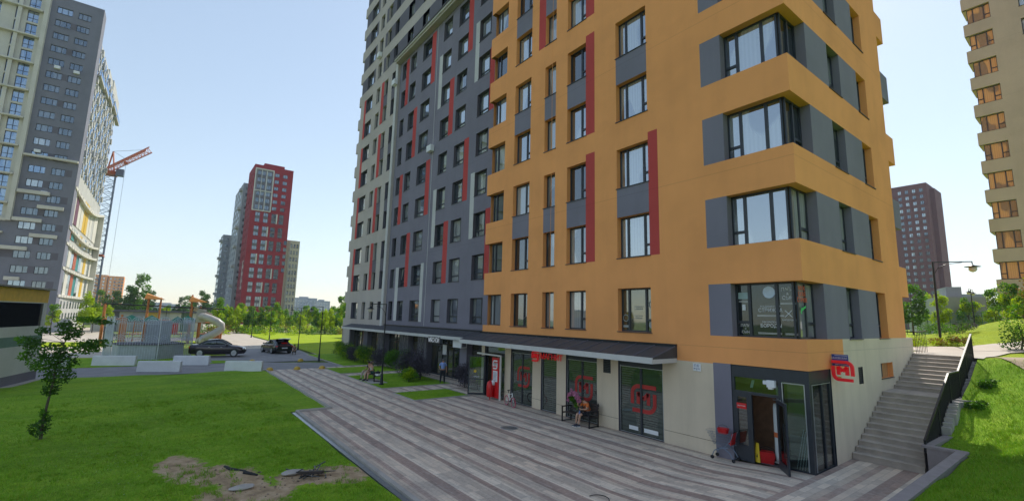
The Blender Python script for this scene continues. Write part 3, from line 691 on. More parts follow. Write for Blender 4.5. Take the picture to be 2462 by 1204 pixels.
# --- canopies
def canopy(x0, x1, yw, yf, zw, zf, lab=None):
    c = MB(); c.add([(x0, yw, zw), (x1, yw, zw), (x1, yf, zf), (x0, yf, zf)], [(0, 3, 2, 1)], M['canopy'])
    c.add([(x0, yw, zw), (x0, yf, zf), (x0, yf, zf-.05), (x0, yw, zf-.05), (x1, yw, zw), (x1, yf, zf), (x1, yf, zf-.05), (x1, yw, zf-.05)], [(0, 1, 2, 3), (7, 6, 5, 4), (3, 2, 6, 7)], M['canopy'])
    n = int((x1-x0)/.95)
    for i in range(n+1):
        x = x0+.03+(x1-x0-.06)*i/n; c.beam((x, yw-.02, zw+.012), (x, yf+.02, zf+.012), .035, .035, M['dgrey'])
    c.beam((x0, yw-.05, zw+.03), (x1, yw-.05, zw+.03), .1, .10, M['black'])
    o = c.build('canopy', bld); f = MB(); f.box(x0, x1, yf-.04, yf-.003, zf-.22, zf+.01, M['fascia']); f.box(x1-.04, x1-.003, yf-.003, yw-.02, zf-.22, zf+.008, M['fascia']) ; f.box(x0+.003, x0+.04, yf-.003, yw-.02, zf-.22, zf+.008, M['fascia'])
    f.box(x0+.05, x1-.05, yf, yw-.02, zf-.10, zf-.06, M['dgrey']); f.build('fascia', o)
canopy(-19.05, -4.72, 0, -1.6, 3.84, 3.42); canopy(-50.6, -19.06, 2.2, .72, 3.78, 3.34)
# --- shop windows of the orange front
def logo(mb, x0, z0, w, h, y, mat, flip=False, t=.13, th=.012, inner=True, plane='x', X=0):
    """rounded open square with an M inside, drawn with flat bars"""
    def P(a, b_): a = 1-a if flip else a; return (x0+w*a, z0+h*b_)
    def stroke(pts):
        q = [P(*p) for p in pts]; n = len(q); L, Rr = [], []
        for i in range(n):
            a, c = q[max(i-1, 0)], q[min(i+1, n-1)]; dx, dz = c[0]-a[0], c[1]-a[1]; l = math.hypot(dx, dz); nx, nz = -dz/l*t*w/2, dx/l*t*w/2
            L.append((q[i][0]+nx, q[i][1]+nz)); Rr.append((q[i][0]-nx, q[i][1]-nz))
        for i in range(n-1):
            quad = [L[i], L[i+1], Rr[i+1], Rr[i]]
            if plane == 'x': a = [(p[0], y, p[1]) for p in quad]; b_ = [(p[0], y-th, p[1]) for p in quad]
            else: a = [(X, p[0], p[1]) for p in quad]; b_ = [(X+th, p[0], p[1]) for p in quad]
            mb.add(a+b_, [(4, 5, 6, 7), (3, 2, 1, 0), (0, 1, 5, 4), (1, 2, 6, 5), (2, 3, 7, 6), (3, 0, 4, 7)], mat)
    arc = lambda cx, cz, r, a0, a1, rz=None: [(cx+r*math.cos(R(a0+(a1-a0)*i/6)), cz+(rz or r)*math.sin(R(a0+(a1-a0)*i/6))) for i in range(7)]
    stroke([(1, .94)]+arc(.32, .66, .26, 90, 180, .28)+[(.06, .28)])
    stroke([(0.06, .06)]+arc(.68, .34, .26, -90, 0, .28)+[(.94, .72)])
    if inner:
        stroke([(.30, .30), (.30, .72)]); stroke([(.30, .70), (.50, .48)]); stroke([(.50, .48), (.70, .70)]); stroke([(.70, .72), (.70, .30)])
M['redfilm'] = plain('red_window_film', (.42, .03, .03), .3, 0, .15, 2)
for i, (a, b_) in enumerate(sh):
    f = MB(); w = b_-a; mid = a+w*(.5 if i != 1 else 1)
    for bx_ in ((a, a+.07), (b_-.07, b_)): f.box(bx_[0], bx_[1], .08, .16, -.05, 3.1, M['frame'])
    f.box(a+.07, b_-.07, .08, .16, -.05, .04, M['frame']); f.box(a+.07, b_-.07, .08, .16, 2.80, 3.1, M['frame'])
    if i != 1: f.box(mid-.05, mid+.05, .085, .155, .04, 2.8, M['frame'])
    f.box(a+.055, a+.075, .07, .079, 0, 2.85, M['framelt']); f.box(b_-.075, b_-.055, .07, .079, 0, 2.85, M['framelt']); f.box(a+.055, b_-.055, .068, .078, 2.80, 2.82, M['framelt']); f.box(a+.055, b_-.055, .068, .078, .03, .05, M['framelt'])
    fo = f.build('shop_window', bld); g_ = MB(); g_.face([(a+.06, .12, .03), (b_-.06, .12, .03), (b_-.06, .12, 2.82), (a+.06, .12, 2.82)], M['shop'])
    g_.build('pane', fo)
    if i != 1:
        s = MB(); logo(s, a+w*.26, .95, w*.56, 1.15, .075 if False else .112, M['redfilm'], th=.004); s.build('window_logo', fo)
    if i == 3:
        s = MB(); s.box(a+.5, a+.98, .095, .11, .18, .34, M['white']); s.box(mid+.12, b_-.35, .095, .11, .18, .34, M['white']); s.build('radiator', fo)
# --- shop entrance B with open glass leaf, red booth panel
e = MB()
e.box(-18.55, -18.45, .1, .22, -.05, 3.05, M['frame']); e.box(-16.48, -16.38, .1, .22, -.05, 3.05, M['frame']); e.box(-18.45, -16.48, .1, .22, 2.45, 2.58, M['frame']); e.box(-18.45, -16.48, .1, .22, 2.97, 3.05, M['frame'])
eo = e.build('shop_entrance', bld); g_ = MB(); g_.box(-18.45, -16.48, .14, .17, 2.58, 2.97, M['shopdark']); g_.build('transom_pane', eo)
g_ = MB(); g_.box(-18.4, -17.75, .9, 1.0, 0, 2.5, plain('beige_panel', (.50, .36, .27), .7)); g_.box(-17.7, -16.5, .6, .66, 0, 2.5, M['shopdark']); g_.box(-17.72, -17.66, .5, .7, 0, 2.5, M['frame']); g_.box(-18.45, -16.4, .23, 1.2, -.02, .02, M['asphalt']); g_.box(-18.46, -18.42, .22, 1.2, 0, 2.5, M['shopdark']); g_.build('lobby', eo)
wf = MB(); wf.box(-18.9, -16.32, -.36, -.28, 2.52, 2.60, M['whitemetal']); wf.box(-16.40, -16.32, -.36, -.28, 0, 2.52, M['whitemetal']); wf.box(-18.9, -18.8, -.3, -.02, 2.52, 2.6, M['whitemetal'])
wf.build('white_portal', eo)
# --- storefront below the grey wing
g_ = MB(); f = MB()
f.box(-54.2, -50.9, 2.0, 2.3, 0, 3.4, M['lgrey']); f.box(-50.9, -18.9, 2.36, 2.4, 3.0, 3.6, M['frame'])
lat = MB()
def lattice(x0, x1, y, z0, z1, seed):
    r_ = random.Random(seed)
    for i in range(int((x1-x0)/.11)):
        x = x0+.05+i*.11; z = z0
        while z < z1:
            nx = min(x1, max(x0, x+r_.choice((-.11, 0, .11)))); nz = min(z1, z+r_.uniform(.25, .5)); lat.beam((x, y, z), (nx, y, nz), .014, .03, M['steel']); x, z = nx, nz
piers = [(-50.9, -50.5, 0), (-45.9, -44.6, 0), (-41.4, -39.6, 1), (-35.9, -33.9, 1), (-31.9, -30.1, 1), (-24.6, -23.6, 2)]
for (a, b_, ty) in piers:
    f.box(a, b_, 1.75, 2.35, 0, 3.4, M['dgrey'] if ty != 2 else G)
x = -50.5; panes_ = []
for (a, b_, ty) in piers[1:]+[(-18.9, 0, 9)]:
    w = a-x; n = max(2, round(w/.95)); panes_.append((x, a))
    for i in range(n+1): f.box(x+w*i/n-.035, x+w*i/n+.035, 2.24, 2.298, 0, 3.05, M['frame'])
    f.box(x, a, 2.245, 2.296, 2.35, 2.43, M['frame']); f.box(x, a, 2.245, 2.296, 0, .12, M['frame']); x = b_
fo = f.build('storefront', bld)
for (x, a) in panes_: g_ = MB(); g_.face([(x, 2.3, 0), (a, 2.3, 0), (a, 2.3, 3.1), (x, 2.3, 3.1)], M['shopdark']); g_.build('storefront_glass', fo)
for (a, b_, ty) in piers:
    if ty == 1: lat = MB(); lattice(a, b_, 1.68, .05, 3.15, int(-a*7)); lat.build('branch_screen', fo)
# ================================================================ CORNER ENTRANCE
ce = MB(); FR = M['frame']
ce.box(-.16, -.02, .02, .16, .12, 3.32, FR)                                           # corner post
ce.box(-2.55, -.16, .03, .12, 2.92, 3.32, FR); ce.box(-2.55, -2.45, .03, .12, .05, 2.92, FR)
ce.box(-2.45, -.98, .03, .12, 2.36, 2.45, FR); ce.box(-.98, -.86, .03, .12, .1, 2.92, FR); ce.box(-.86, -.16, .03, .12, .16, .24, FR)
ce.box(-2.05, -1.88, .035, .115, .1, 2.36, FR); ce.box(-2.45, -2.38, .035, .115, .1, 2.36, FR); ce.box(-2.38, -2.05, .035, .115, .1, .62, FR) ; ce.box(-2.38, -2.05, .035, .115, 2.24, 2.36, FR)
ce.box(-.855, -.83, .012, .03, .25, 2.90, M['framelt']); ce.box(-.19, -.165, .012, .03, .25, 2.90, M['framelt']); ce.box(-.83, -.19, .012, .03, 2.88, 2.90, M['framelt'])
ce.box(-.12, -.03, .16, 1.78, 2.92, 3.32, FR); ce.box(-.12, -.03, .16, 1.78, .1, .24, FR)
for y in (1.02, 1.70): ce.box(-.12, -.03, y-.04, y+.05, .24, 2.92, FR)
ce.box(-.03, -.012, .2, .22, .25, 2.9, M['framelt']); ce.box(-.03, -.012, .22, 1.70, 2.88, 2.90, M['framelt'])
co = ce.build('corner_entrance', bld)
g_ = MB(); g_.box(-2.45, -.98, .07, .08, 2.45, 2.92, M['clear']); g_.box(-.86, -.16, .07, .08, .24, 2.92, M['clear']); g_.box(-2.38, -2.05, .07, .08, .62, 2.24, M['clear'])
g_.box(-.075, -.065, .16, .98, .24, 2.92, M['clear']); g_.box(-.075, -.065, 1.07, 1.66, .24, 2.92, M['clear']); g_.build('entrance_glass', co)
dl = MB(); a = Vector((-1.02, -.02, 0)); d = Vector((.62, -.80, 0)).normalized(); L = .98; n = Vector((-d.y, d.x, 0))
for (s0, s1, z0, z1) in ((0, .12, .16, 2.34), (L-.12, L, .16, 2.34), (.12, L-.12, .16, .42), (.12, L-.12, 2.22, 2.34)):
    c = a+d*(s0+s1)/2+Vector((0, 0, (z0+z1)/2)); dl.obox(c, d*(s1-s0)/2, n*.028, Vector((0, 0, (z1-z0)/2)), FR)
do = dl.build('door_leaf', co); g_ = MB(); g_.obox(a+d*L/2+Vector((0, 0, 1.3)), d*(L/2-.12), n*.004, Vector((0, 0, .9)), M['clear']); g_.build('pane', do)
h = MB(); hp = a+d*(L-.06)-n*.09; h.bar(hp+Vector((0, 0, .7)), hp+Vector((0, 0, 1.75)), .014, M['black']); 
for z in (.75, 1.7): h.bar(hp+Vector((0, 0, z)), hp+n*.07+Vector((0, 0, z)), .01, M['black'])
h.bar((-1.15, 0.02, 2.30), a+d*.45+Vector((0, 0, 2.36)), .012, M['steel']); h.build('handle', do)
# room behind the glass
ro = MB(); wt = plain('room_wall', (.42, .36, .27), .8); wd = plain('room_wood', (.20, .10, .055), .6, 0, .25, 5); tl = plain('tile_floor', (.12, .10, .10), .5, 0, .3, 4)
ro.face([(-2.6, .13, .13), (-.13, .13, .13), (-.13, 2.9, .13), (-2.6, 2.9, .13)], tl); ro.face([(-2.6, 2.9, .13), (-.13, 2.9, .13), (-.13, 2.9, 3.2), (-2.6, 2.9, 3.2)], wt)
ro.face([(-2.6, .13, .13), (-2.6, 2.9, .13), (-2.6, 2.9, 3.2), (-2.6, .13, 3.2)], wd); ro.face([(-.13, 1.79, .13), (-.13, 2.9, .13), (-.13, 2.9, 3.2), (-.13, 1.79, 3.2)], wt)
ro.face([(-2.6, .13, 3.25), (-.13, .13, 3.25), (-.13, 2.9, 3.25), (-2.6, 2.9, 3.25)], wt)
ro.box(-2.59, -1.75, 1.6, 1.68, .13, 2.6, wd); ro.box(-1.72, -1.66, 1.56, 1.66, .13, 2.6, M['framelt']); ro.box(-1.6, -.4, 2.2, 2.26, .13, 2.7, plain('room_panel', (.35, .34, .31), .7))
ro.build('lobby', co)
lp = MB(); lp.box(-1.9, -.8, 1.2, 1.3, 3.18, 3.22, emit('ceiling_tube', (1, .95, .85), 2.0)); lp.build('ceiling_light', co)
# loose things in the doorway
t = thing('wrapped_roll', 'tall white wrapped roll on a trolley strapped with orange tape inside the corner doorway', 'roll', (-1.22, .55, .13))
b_ = MB(); b_.lathe((-1.22, .55, 0), [(.02, 2.12), (.15, 2.10), (.175, 1.95), (.18, 1.2), (.17, 1.1), (.18, .4), (.17, .26), (.01, .25)][::-1], plain('white_wrap', (.55, .6, .62), .5, 0, .1, 3)); b_.build('roll', t)
b_ = MB(); b_.lathe((-1.22, .55, 0), [(.184, 1.02), (.186, 1.06), (.186, 1.14), (.184, 1.18)], plain('orange_strap', (.6, .14, .04), .5)); b_.build('strap', t)
b_ = MB(); b_.box(-1.4, -1.04, .38, .72, .19, .25, M['steel'])
for x in (-1.36, -1.08):
    for y in (.42, .68): b_.bar((x-.02, y, .17), (x+.02, y, .17), .04, M['rubber'])
b_.build('trolley', t)
def basket(name, lab, c, s=1.0, group=None, rz=0):
    t = thing(name, lab, 'basket', c, rz, group); b_ = MB(); w, d_, hh = .22*s, .15*s, .22*s
    for k in range(6):
        z = hh*k/5; f_ = .8+.2*k/5
        for p, q in (((-w, -d_), (w, -d_)), ((w, -d_), (w, d_)), ((w, d_), (-w, d_)), ((-w, d_), (-w, -d_))): b_.beam((p[0]*f_, p[1]*f_, z+.01), (q[0]*f_, q[1]*f_, z+.01), .01*s, .022*s, M['redp'])
    for k in range(12):
        x = -w+2*w*k/11
        for y in (-d_, d_): b_.beam((x*.8, y*.8, 0), (x, y, hh), .018*s, .008, M['redp'])
    for k in range(8):
        y = -d_+2*d_*k/7
        for x in (-w, w): b_.beam((x*.8, y*.8, 0), (x, y, hh), .018*s, .008, M['redp'])
    b_.box(-w*.8, w*.8, -d_*.8, d_*.8, 0, .012, M['redp']); o = b_.build('body'); o.parent = t
    h_ = MB(); h_.tube([(-w, 0, hh), (-w*.8, 0, hh+.12*s), (0, 0, hh+.17*s), (w*.8, 0, hh+.12*s), (w, 0, hh)], .009*s, M['black'], 6); o = h_.build('handle'); o.parent = t
    return t
basket('shopping_basket', 'red plastic shopping basket on the floor just inside the corner doorway', (-1.62, .42, .13), 1.15, rz=.3)
basket('shopping_basket', 'red shopping basket nested in another on the corner doorway floor', (-1.62, .42, .22), 1.1, rz=.3)
t = thing('wet_floor_sign', 'folded yellow wet floor sign leaning by the red baskets in the corner doorway', 'sign', (-1.82, .2, .13))
b_ = MB(); b_.add([(-1.93, .14, .13), (-1.74, .14, .13), (-1.79, .20, .75), (-1.88, .20, .75)], [(0, 1, 2, 3)], M['yellow2']); b_.add([(-1.93, .17, .13), (-1.74, .17, .13), (-1.79, .215, .75), (-1.88, .215, .75)], [(3, 2, 1, 0)], M['yellow2'])
b_.add([(-1.93, .14, .13), (-1.88, .20, .75), (-1.88, .215, .75), (-1.93, .17, .13), (-1.74, .14, .13), (-1.79, .20, .75), (-1.79, .215, .75), (-1.74, .17, .13)], [(0, 1, 2, 3), (7, 6, 5, 4)], M['yellow2']); b_.build('board', t)
b_ = MB(); b_.add([(-1.86, .139, .3), (-1.81, .139, .3), (-1.835, .155, .42)], [(0, 1, 2)], M['black']); b_.build('pictogram', t)
b_ = MB(); b_.obox((-.55, .42, 1.85), (.32, 0, 0), (0, .012, .0), (.06, .08, .62), M['card']); b_.obox((-.5, .50, 1.9), (.30, 0, 0), (0, .01, 0), (-.03, .06, .6), M['card']); tag(b_.build('cardboard_sheets'), 'tall cardboard sheets leaning behind the glass right of the open door', 'cardboard')
b_ = MB()
for k in range(6): b_.beam((-.62+.08*k, .22, .2), (-.38+.05*k, .3, 1.45-.05*k), .03, .02, M['white'])
tag(b_.build('white_battens'), 'bundle of thin white battens leaning behind the glass next to the corner post', 'battens')
b_ = MB(); b_.lathe((-.38, 1.25, 0), [(.01, .9), (.2, .92), (.24, 1.2), (.22, 1.6), (.1, 1.75), (.01, 1.76)], M['white'], 14); b_.lathe((-.38, 1.25, 0), [(.14, .13), (.16, .9)], M['steel'], 12); tag(b_.build('wrapped_bundle'), 'white wrapped bundle behind the side glass below the blade sign', 'bundle')
# box lamp and sensor above the door
t = thing('door_lamp', 'small square white lamp box above the corner shop door', 'lamp', (-1.2, -.05, 2.8)); b_ = MB(); b_.box(-1.28, -1.02, -.12, .02, 2.70, 2.93, M['white']); b_.build('housing', t, bevel=.01); b_ = MB(); b_.box(-1.24, -1.10, -.10, -.0, 2.64, 2.698, M['whitemetal']); b_.build('lens', t); b_ = MB(); b_.box(-1.42, -1.30, -.06, .02, 2.78, 2.90, M['white']); b_.build('sensor', t)
b_ = MB(); b_.obox((-1.95, .3, 2.7), (.04, 0, .0), (0, .02, 0), (.035, 0, .13), M['white']); tag(b_.build('hanging_tag'), 'tilted white card hanging behind the glass above the corner door', 'card')
# ---------------------------------------------------------------- lettering
def text(s, size, mat, name='lettering', ext=.01, spacing=1.0, align='CENTER', shx=1.0):
    c = bpy.data.curves.new('txt', 'FONT'); c.body = s; c.size = size; c.extrude = ext; c.align_x = align; c.align_y = 'CENTER'; c.space_character = spacing
    o = bpy.data.objects.new('txt', c); col.objects.link(o); bpy.context.view_layer.update()
    me = bpy.data.meshes.new_from_object(o); bpy.data.objects.remove(o); me.materials.clear(); me.materials.append(mat)
    for p in me.polygons: p.material_index = 0
    r = bpy.data.objects.new(name, me); col.objects.link(r); return r
def front_text(s, size, x, y, z, mat, parent=None, sx=1, ext=.008, bold=0, rz=0):
    o = text(s, size, mat, ext=ext); o.rotation_euler = (math.pi/2, 0, rz); p = Vector((x, y, z)); 
    if parent: o.parent = parent; p -= root_loc(parent)
    o.location = p; o.scale = (sx, 1, 1); return o
# red shop name with logo under the canopy
t = thing('shop_sign', 'red raised shop name with rounded emblem on the cream pillar under the canopy', 'sign', (-12.5, -.1, 2.8))
m_ = MB(); logo(m_, -13.74, 2.50, .55, .56, -.06, M['redsign'], t=.17, th=.06); m_.build('emblem', t)
o = front_text('МАГНИТ', .42, -12.2, -.06, 2.80, M['redsign'], t, .98, .012); o.data.transform(Matrix.Identity(4))
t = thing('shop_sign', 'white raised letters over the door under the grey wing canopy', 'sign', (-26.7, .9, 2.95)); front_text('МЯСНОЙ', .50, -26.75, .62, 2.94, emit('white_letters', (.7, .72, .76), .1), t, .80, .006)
b_ = MB(); b_.box(-27.75, -25.75, .64, .66, 2.66, 3.2, M['black']); b_.build('bar', t)
# blade sign
t = thing('blade_sign', 'red emblem blade sign with letter M standing out from the side wall', 'sign', (.2, 2.0, 3.1))
m_ = MB(); logo(m_, .06, 2.98, .62, .66, 1.80, M['redsign'], flip=True, t=.155, th=.09); m_.build('emblem', t); m_ = MB(); m_.bar((0.01, 1.95, 3.08), (.25, 1.95, 3.08), .02, M['yellow']); m_.bar((0.01, 1.95, 3.5), (.25, 1.95, 3.5), .02, M['yellow']); m_.bar((.04, 1.95, 3.08), (.04, 1.95, 3.5), .02, M['yellow']); m_.build('bracket', t)
t = thing('street_sign', 'blue street name plate with white lettering above the red blade sign', 'sign', (.25, 1.9, 3.6))
m_ = MB(); m_.box(.03, .50, 1.88, 1.93, 3.46, 3.84, M['blue']); m_.build('plate', t); m_ = MB(); m_.box(.12, .49, 1.872, 1.879, 3.80, 3.812, M['white']); m_.box(.12, .49, 1.872, 1.879, 3.50, 3.512, M['white']); m_.build('border', t); front_text('БАЗОВСКАЯ 14', .085, .30, 1.874, 3.715, M['white'], t, .9, .003)
m_ = MB(); m_.bar((0.01, 1.91, 3.6), (.1, 1.91, 3.6), .015, M['steel']); m_.build('bracket', t)
# marker plate on the cream wall
t = thing('marker_plate', 'small white hydrant plate with arrows on the cream wall', 'sign', (-3.86, 0, 3.1)); m_ = MB(); m_.box(-4.02, -3.70, -.05, -.004, 2.96, 3.24, M['white']); m_.build('plate', t, bevel=.01)
ink = plain('ink_blue', (.05, .06, .18), .6); front_text('П.Б', .13, -3.86, -.052, 3.16, ink, t, 1, .002); m_ = MB(); m_.box(-3.96, -3.76, -.055, -.051, 3.045, 3.06, ink); m_.box(-3.865, -3.85, -.055, -.051, 2.99, 3.045, ink)
for s_ in (-1, 1): m_.add([(-3.86+s_*.13, -.055, 3.052), (-3.86+s_*.09, -.055, 3.08), (-3.86+s_*.09, -.055, 3.025)], [(0, 1, 2)], ink)
m_.build('arrow', t)
# red sticker on the closed leaf
t = thing('door_sticker', 'red sticker with white lettering on the glass left of the open corner door', 'sticker', (-2.2, .03, 1.95)); m_ = MB(); m_.box(-2.40, -2.06, .022, .03, 1.84, 2.03, M['redp']); m_.build('film', t); front_text('ВЫГРУЗКА', .06, -2.23, .018, 1.935, M['white'], t, .85, .001)
# barber shop lettering on the corner window, floor 2
wf_ = M['white']; y0 = .345; zb = fz(2)
t = thing('window_lettering', 'white barber shop lettering across the panes of the lowest corner window', 'lettering', (-1.2, y0, zb))
for s_, sz, x, z in (('ТРАДИЦИОННАЯ', .085, -1.23, 1.08), ('СТРИЖКА', .17, -1.23, .95), ('ОФОРМЛЕНИЕ', .085, -1.23, .54), ('БОРОДЫ', .17, -1.23, .41), ('ПАПА', .15, -.63, 1.66), ('&', .13, -.63, 1.51), ('СЫН', .17, -.63, 1.37), ('БАРБЕРШОП', .075, -.63, .62), ('ПАПА', .13, -2.12, .40), ('и', .09, -2.12, .29), ('СЫН', .13, -2.12, .17), ('МУЖСКАЯ', .075, -2.12, 1.50), ('СТРИЖКА', .075, -2.12, 1.42)):
    front_text(s_, sz, x, y0+.025, zb+z, wf_, t, .95, .002)
m_ = MB()
for (x, z, w) in ((-1.23, .74, .9), (-1.23, .13, .9), (-.63, 1.16, .5), (-.63, .13, .5), (-2.12, 1.25, .4)):
    m_.box(x-w/2, x+w/2, y0+.02, y0+.024, zb+z, zb+z+.012, wf_); m_.box(x-w/2, x+w/2, y0+.02, y0+.024, zb+z+.035, zb+z+.045, wf_)
m_.beam((-.75, y0+.02, zb+.72), (-.52, y0+.02, zb+.95), .004, .02, wf_); m_.beam((-.52, y0+.022, zb+.72), (-.75, y0+.022, zb+.95), .004, .02, wf_); m_.build('rules', t)
m_ = MB(); m_.add([(-1.24+.21*math.cos(R(a_)), y0+.018, zb+1.58+.21*math.sin(R(a_))) for a_ in range(0, 360, 15)], [tuple(range(24))], plain('pale_blue_film', (.50, .60, .72), .5)); o = m_.build('round_sticker', t); front_text('ПАПА ШАРИКОВ', .045, -1.24, y0+.016, zb+1.56, ink, t, .9, .001) if False else None
m_ = MB(); m_.box(-2.33, -1.93, y0+.018, y0+.022, zb+1.36, zb+1.60, plain('pale_green_film', (.30, .42, .42), .5)); m_.build('label_film', t)
m_ = MB(); m_.box(-2.2, -2.08, y0+.015, y0+.02, zb+.95, zb+1.16, M['white']); m_.build('notice', t)
X0 = -.335
t = thing('window_poster', 'orange lettering and a green arrow on the side pane of the lowest corner window', 'poster', (X0, .7, zb)); ol = plain('orange_film', (.75, .12, .03), .5)
for s_, z in (('МУЖ', 1.70), ('СКАЯ', 1.50), ('СТРИЖ', 1.30)):
    o = text(s_, .22, ol, ext=.002); o.rotation_euler = (math.pi/2, 0, math.pi/2); o.parent = t; o.location = Vector((X0+.005, .74, zb+z))-root_loc(t)
m_ = MB(); gr = plain('green_film', (.03, .55, .12), .5)
m_.add([(X0+.006, a_, zb+b2) for a_, b2 in ((.55, .88), (.66, .82), (.64, .92), (.98, 1.05), (1.0, 1.13), (.64, 1.02), (.62, 1.1))], [(0, 1, 2, 3, 4, 5, 6)], gr); m_.build('arrow', t)
t = thing('window_lettering', 'faint white round emblems and lettering on the three-pane window above the canopy', 'lettering', (-6.8, .28, zb))
fm = plain('faint_white_film', (.32, .36, .36), .5)
for s_, sz, x, z in (('ТРАДИЦИОННАЯ', .065, -6.8, 1.10), ('СТРИЖКА', .10, -6.8, 1.0), ('ОФОРМЛЕНИЕ', .06, -6.8, .70), ('БОРОДЫ', .09, -6.8, .60)): front_text(s_, sz, x, .282, zb+z, fm, t, .9, .002)
m_ = MB()
def ring(m_, cx, cz, r, w, y):
    for i in range(24):
        a0, a1 = 2*math.pi*i/24, 2*math.pi*(i+1)/24
        m_.face([(cx+r*math.cos(a0), y, cz+r*math.sin(a0)), (cx+r*math.cos(a1), y, cz+r*math.sin(a1)), (cx+(r-w)*math.cos(a1), y, cz+(r-w)*math.sin(a1)), (cx+(r-w)*math.cos(a0), y, cz+(r-w)*math.sin(a0))], fm)
ring(m_, -7.5, zb+.6, .16, .03, .283); ring(m_, -6.1, zb+1.2, .16, .03, .283); ring(m_, -6.1, zb+.32, .15, .15, .283); m_.box(-7.66, -7.36, .28, .284, zb+.18, zb+.28, fm); m_.build('emblems', t)
# ================================================================ OTHER BUILDINGS
def simple_block(b, ax_faces, top, mat_top):
    pass
# --- tall grey tower on the left (X=-124.7 faces us)
lt = thing('apartment_tower', 'tall dark grey tower with white framed bays and stepped balconies at the left edge', 'building', (-150, -40, 0))
TX, TY = -124.7, -34.2; wins = []; holes, pats = [], []
g2 = stucco('tower_grey', (.20, .205, .25)); wh = stucco('tower_white', (.60, .58, .52)); M['towerpane'] = facepane('tower_pane', (.45, .62, .85), (.06, .09, .13), .42)
FHT = 2.93
for i in range(24):
    z = 67.05-FHT*i
    if z < 3: break
    off = 0 if i < 11 else 0
    a, b_ = (-41.5, -39.05), (-38.15, -36.1)
    holes += [(a[0], a[1], z, z+1.45, .25, g2, 'lrtb'), (b_[0], b_[1], z, z+1.45, .25, g2, 'lrtb')]
    p_ = [M['pane3'], M['pane2'], M['pane3'], M['towerpane']][rnd.randrange(4)]
    wins += [('y', TX, a[0], z, 2.45, 1.45, L3p, p_), ('y', TX, b_[0], z, 2.05, 1.45, L3p, M['pane3'])]
    if i % 2: pats.append((a[1], b_[0], z, z+1.45, M['dgrey']))
    if i >= 11:
        if i % 2 == 0: pats.append((b_[1], -35.0, z, z+1.45, M['dgrey']))
        pats.append((-60, a[0], z, z+1.45, M['dgrey'])) if i % 3 == 0 and i > 16 else None
# white framed bays, left part
for i in range(24):
    z = 66.3-FHT*i
    if z < 20: break
    for (u, w) in ((-45.6, 1.65), (-47.3, .6), (-51.0, 1.65), (-53.2, 1.2), (-56.5, 1.65)):
        holes.append((u, u+w, z, z+2.5, .35, wh, 'lrtb')); wins.append(('y', TX, u, z, w, 2.5, ((.5,), {0: .36, 1: .36}), M['towerpane'], .3))
mb = MB(); wall(mb, 'y', TX, -78, TY, 0, 70.9, g2, holes, [(-78, -42.45, 21.9, 70.9, wh)]+pats)
mb.face([(TX, TY, 0), (-128.5, TY, 0), (-128.5, TY, 70.9), (TX, TY, 70.9)], g2)
mb.face([(TX, -78, 0), (TX, -78, 70.9), (-175, -78, 70.9), (-175, -78, 0)], g2)
mb.face([(TX, TY, 70.9), (-128.5, TY, 70.9), (-128.5, -78, 70.9), (TX, -78, 70.9)], M['dgrey']); mb.face([(-128.5, TY, 66), (-128.5, -78, 66), (-128.5, -78, 70.9), (-128.5, TY, 70.9)], g2)
mb.build('wall', lt)
place_windows(lt, wins, 90, .2)
f_ = MB(); f_.box(TX, TX+.8, -43.2, -42.5, 21.5, 72, wh); f_.box(TX+.1, TX+.7, -78, -43.21, 21.4, 22.0, wh)
for u in (-46.6, -51.9, -57.6): f_.box(TX, TX+.6, u-.35, u+.25, 22, 71, wh)
for k in range(9): f_.box(TX+.01, TX+.95, -78, -43.3, 66.0-5.86*k-.15, 66.0-5.86*k+.15, wh)
f_.box(TX, TX+.9, -42.4, -34.3, 35.0, 35.4, wh)
f_.build('white_frame', lt)
for (u0, u1, z) in ((-42.4, -37.7, 27.7), (-39.2, -35.3, 24.9), (-42.4, -38.2, 22.0), (-39.6, -35.6, 19.0), (-46, -39.6, 16.2), (-42, -39.9, 10.2), (-37.4, -36.2, 7.2)): f_ = MB(); f_.box(TX, TX+.7, u0, u1, z-.35, z+.35, wh); f_.build('white_ledge', lt)
repeat('air_conditioner', (.5, .95, .6), M['white'], lt, [(TX+.25, -39.9, 54.6), (TX+.25, -36.9, 54.5), (TX+.25, -40.6, 36.0), (TX+.25, -38.6, 27.6)])
# wing with staggered boxes facing +Y
mb = MB(); chk1 = stucco('checker_pale', (.46, .46, .44)); chk2 = stucco('checker_grey', (.33, .35, .39))
mb.box(-172, -128.6, -60, TY-.3, 0, 65.5, chk1); mb.box(-168, -131, -60, TY-1.5, 65.5, 67.5, chk1)
mb.build('balcony_wing', lt)
r_ = random.Random(5); bb = {}; pn = []
for i in range(15):
    for j in range(22):
        z = 34+j*1.47
        if z+1.45 > 66-.0*i: continue
        x = -129.2-i*2.8-(1.4 if j % 2 else 0); 
        if x < -170: continue
        k = (chk1 if r_.random() < .7 else chk2, .22 if (i+j) % 3 else .38)
        if (i+j) % 2: bb.setdefault(k, []).append((x-.65, TY-.3+k[1]/2, z))
        else: pn.append((x-.7, TY-.24, z+.1))
for k, sp in bb.items(): repeat('balcony_box', (1.3, k[1], 1.35), k[0], lt, sp, 60)
repeat('wing_window', (1.4, .12, 1.3), M['towerpane'], lt, pn, 90)
for k, (x, zt) in enumerate(((-130.5, 66.5), (-139, 67.5), (-149, 68.8), (-160, 70.3), (-169, 70))):
    cb = MB(); cb.box(x-8, x, TY-.4, TY+.5, zt-9, zt-8.6, chk1); cb.box(x-8, x, TY+.40, TY+.5, zt-8.6, zt-7.5, M['towerpane'])
    cb.build('top_balcony', lt); cb = MB(); cb.box(x-9, x, TY-1.5, TY-.35, 65.4, zt-1.5, chk1); cb.build('roof_step', lt)
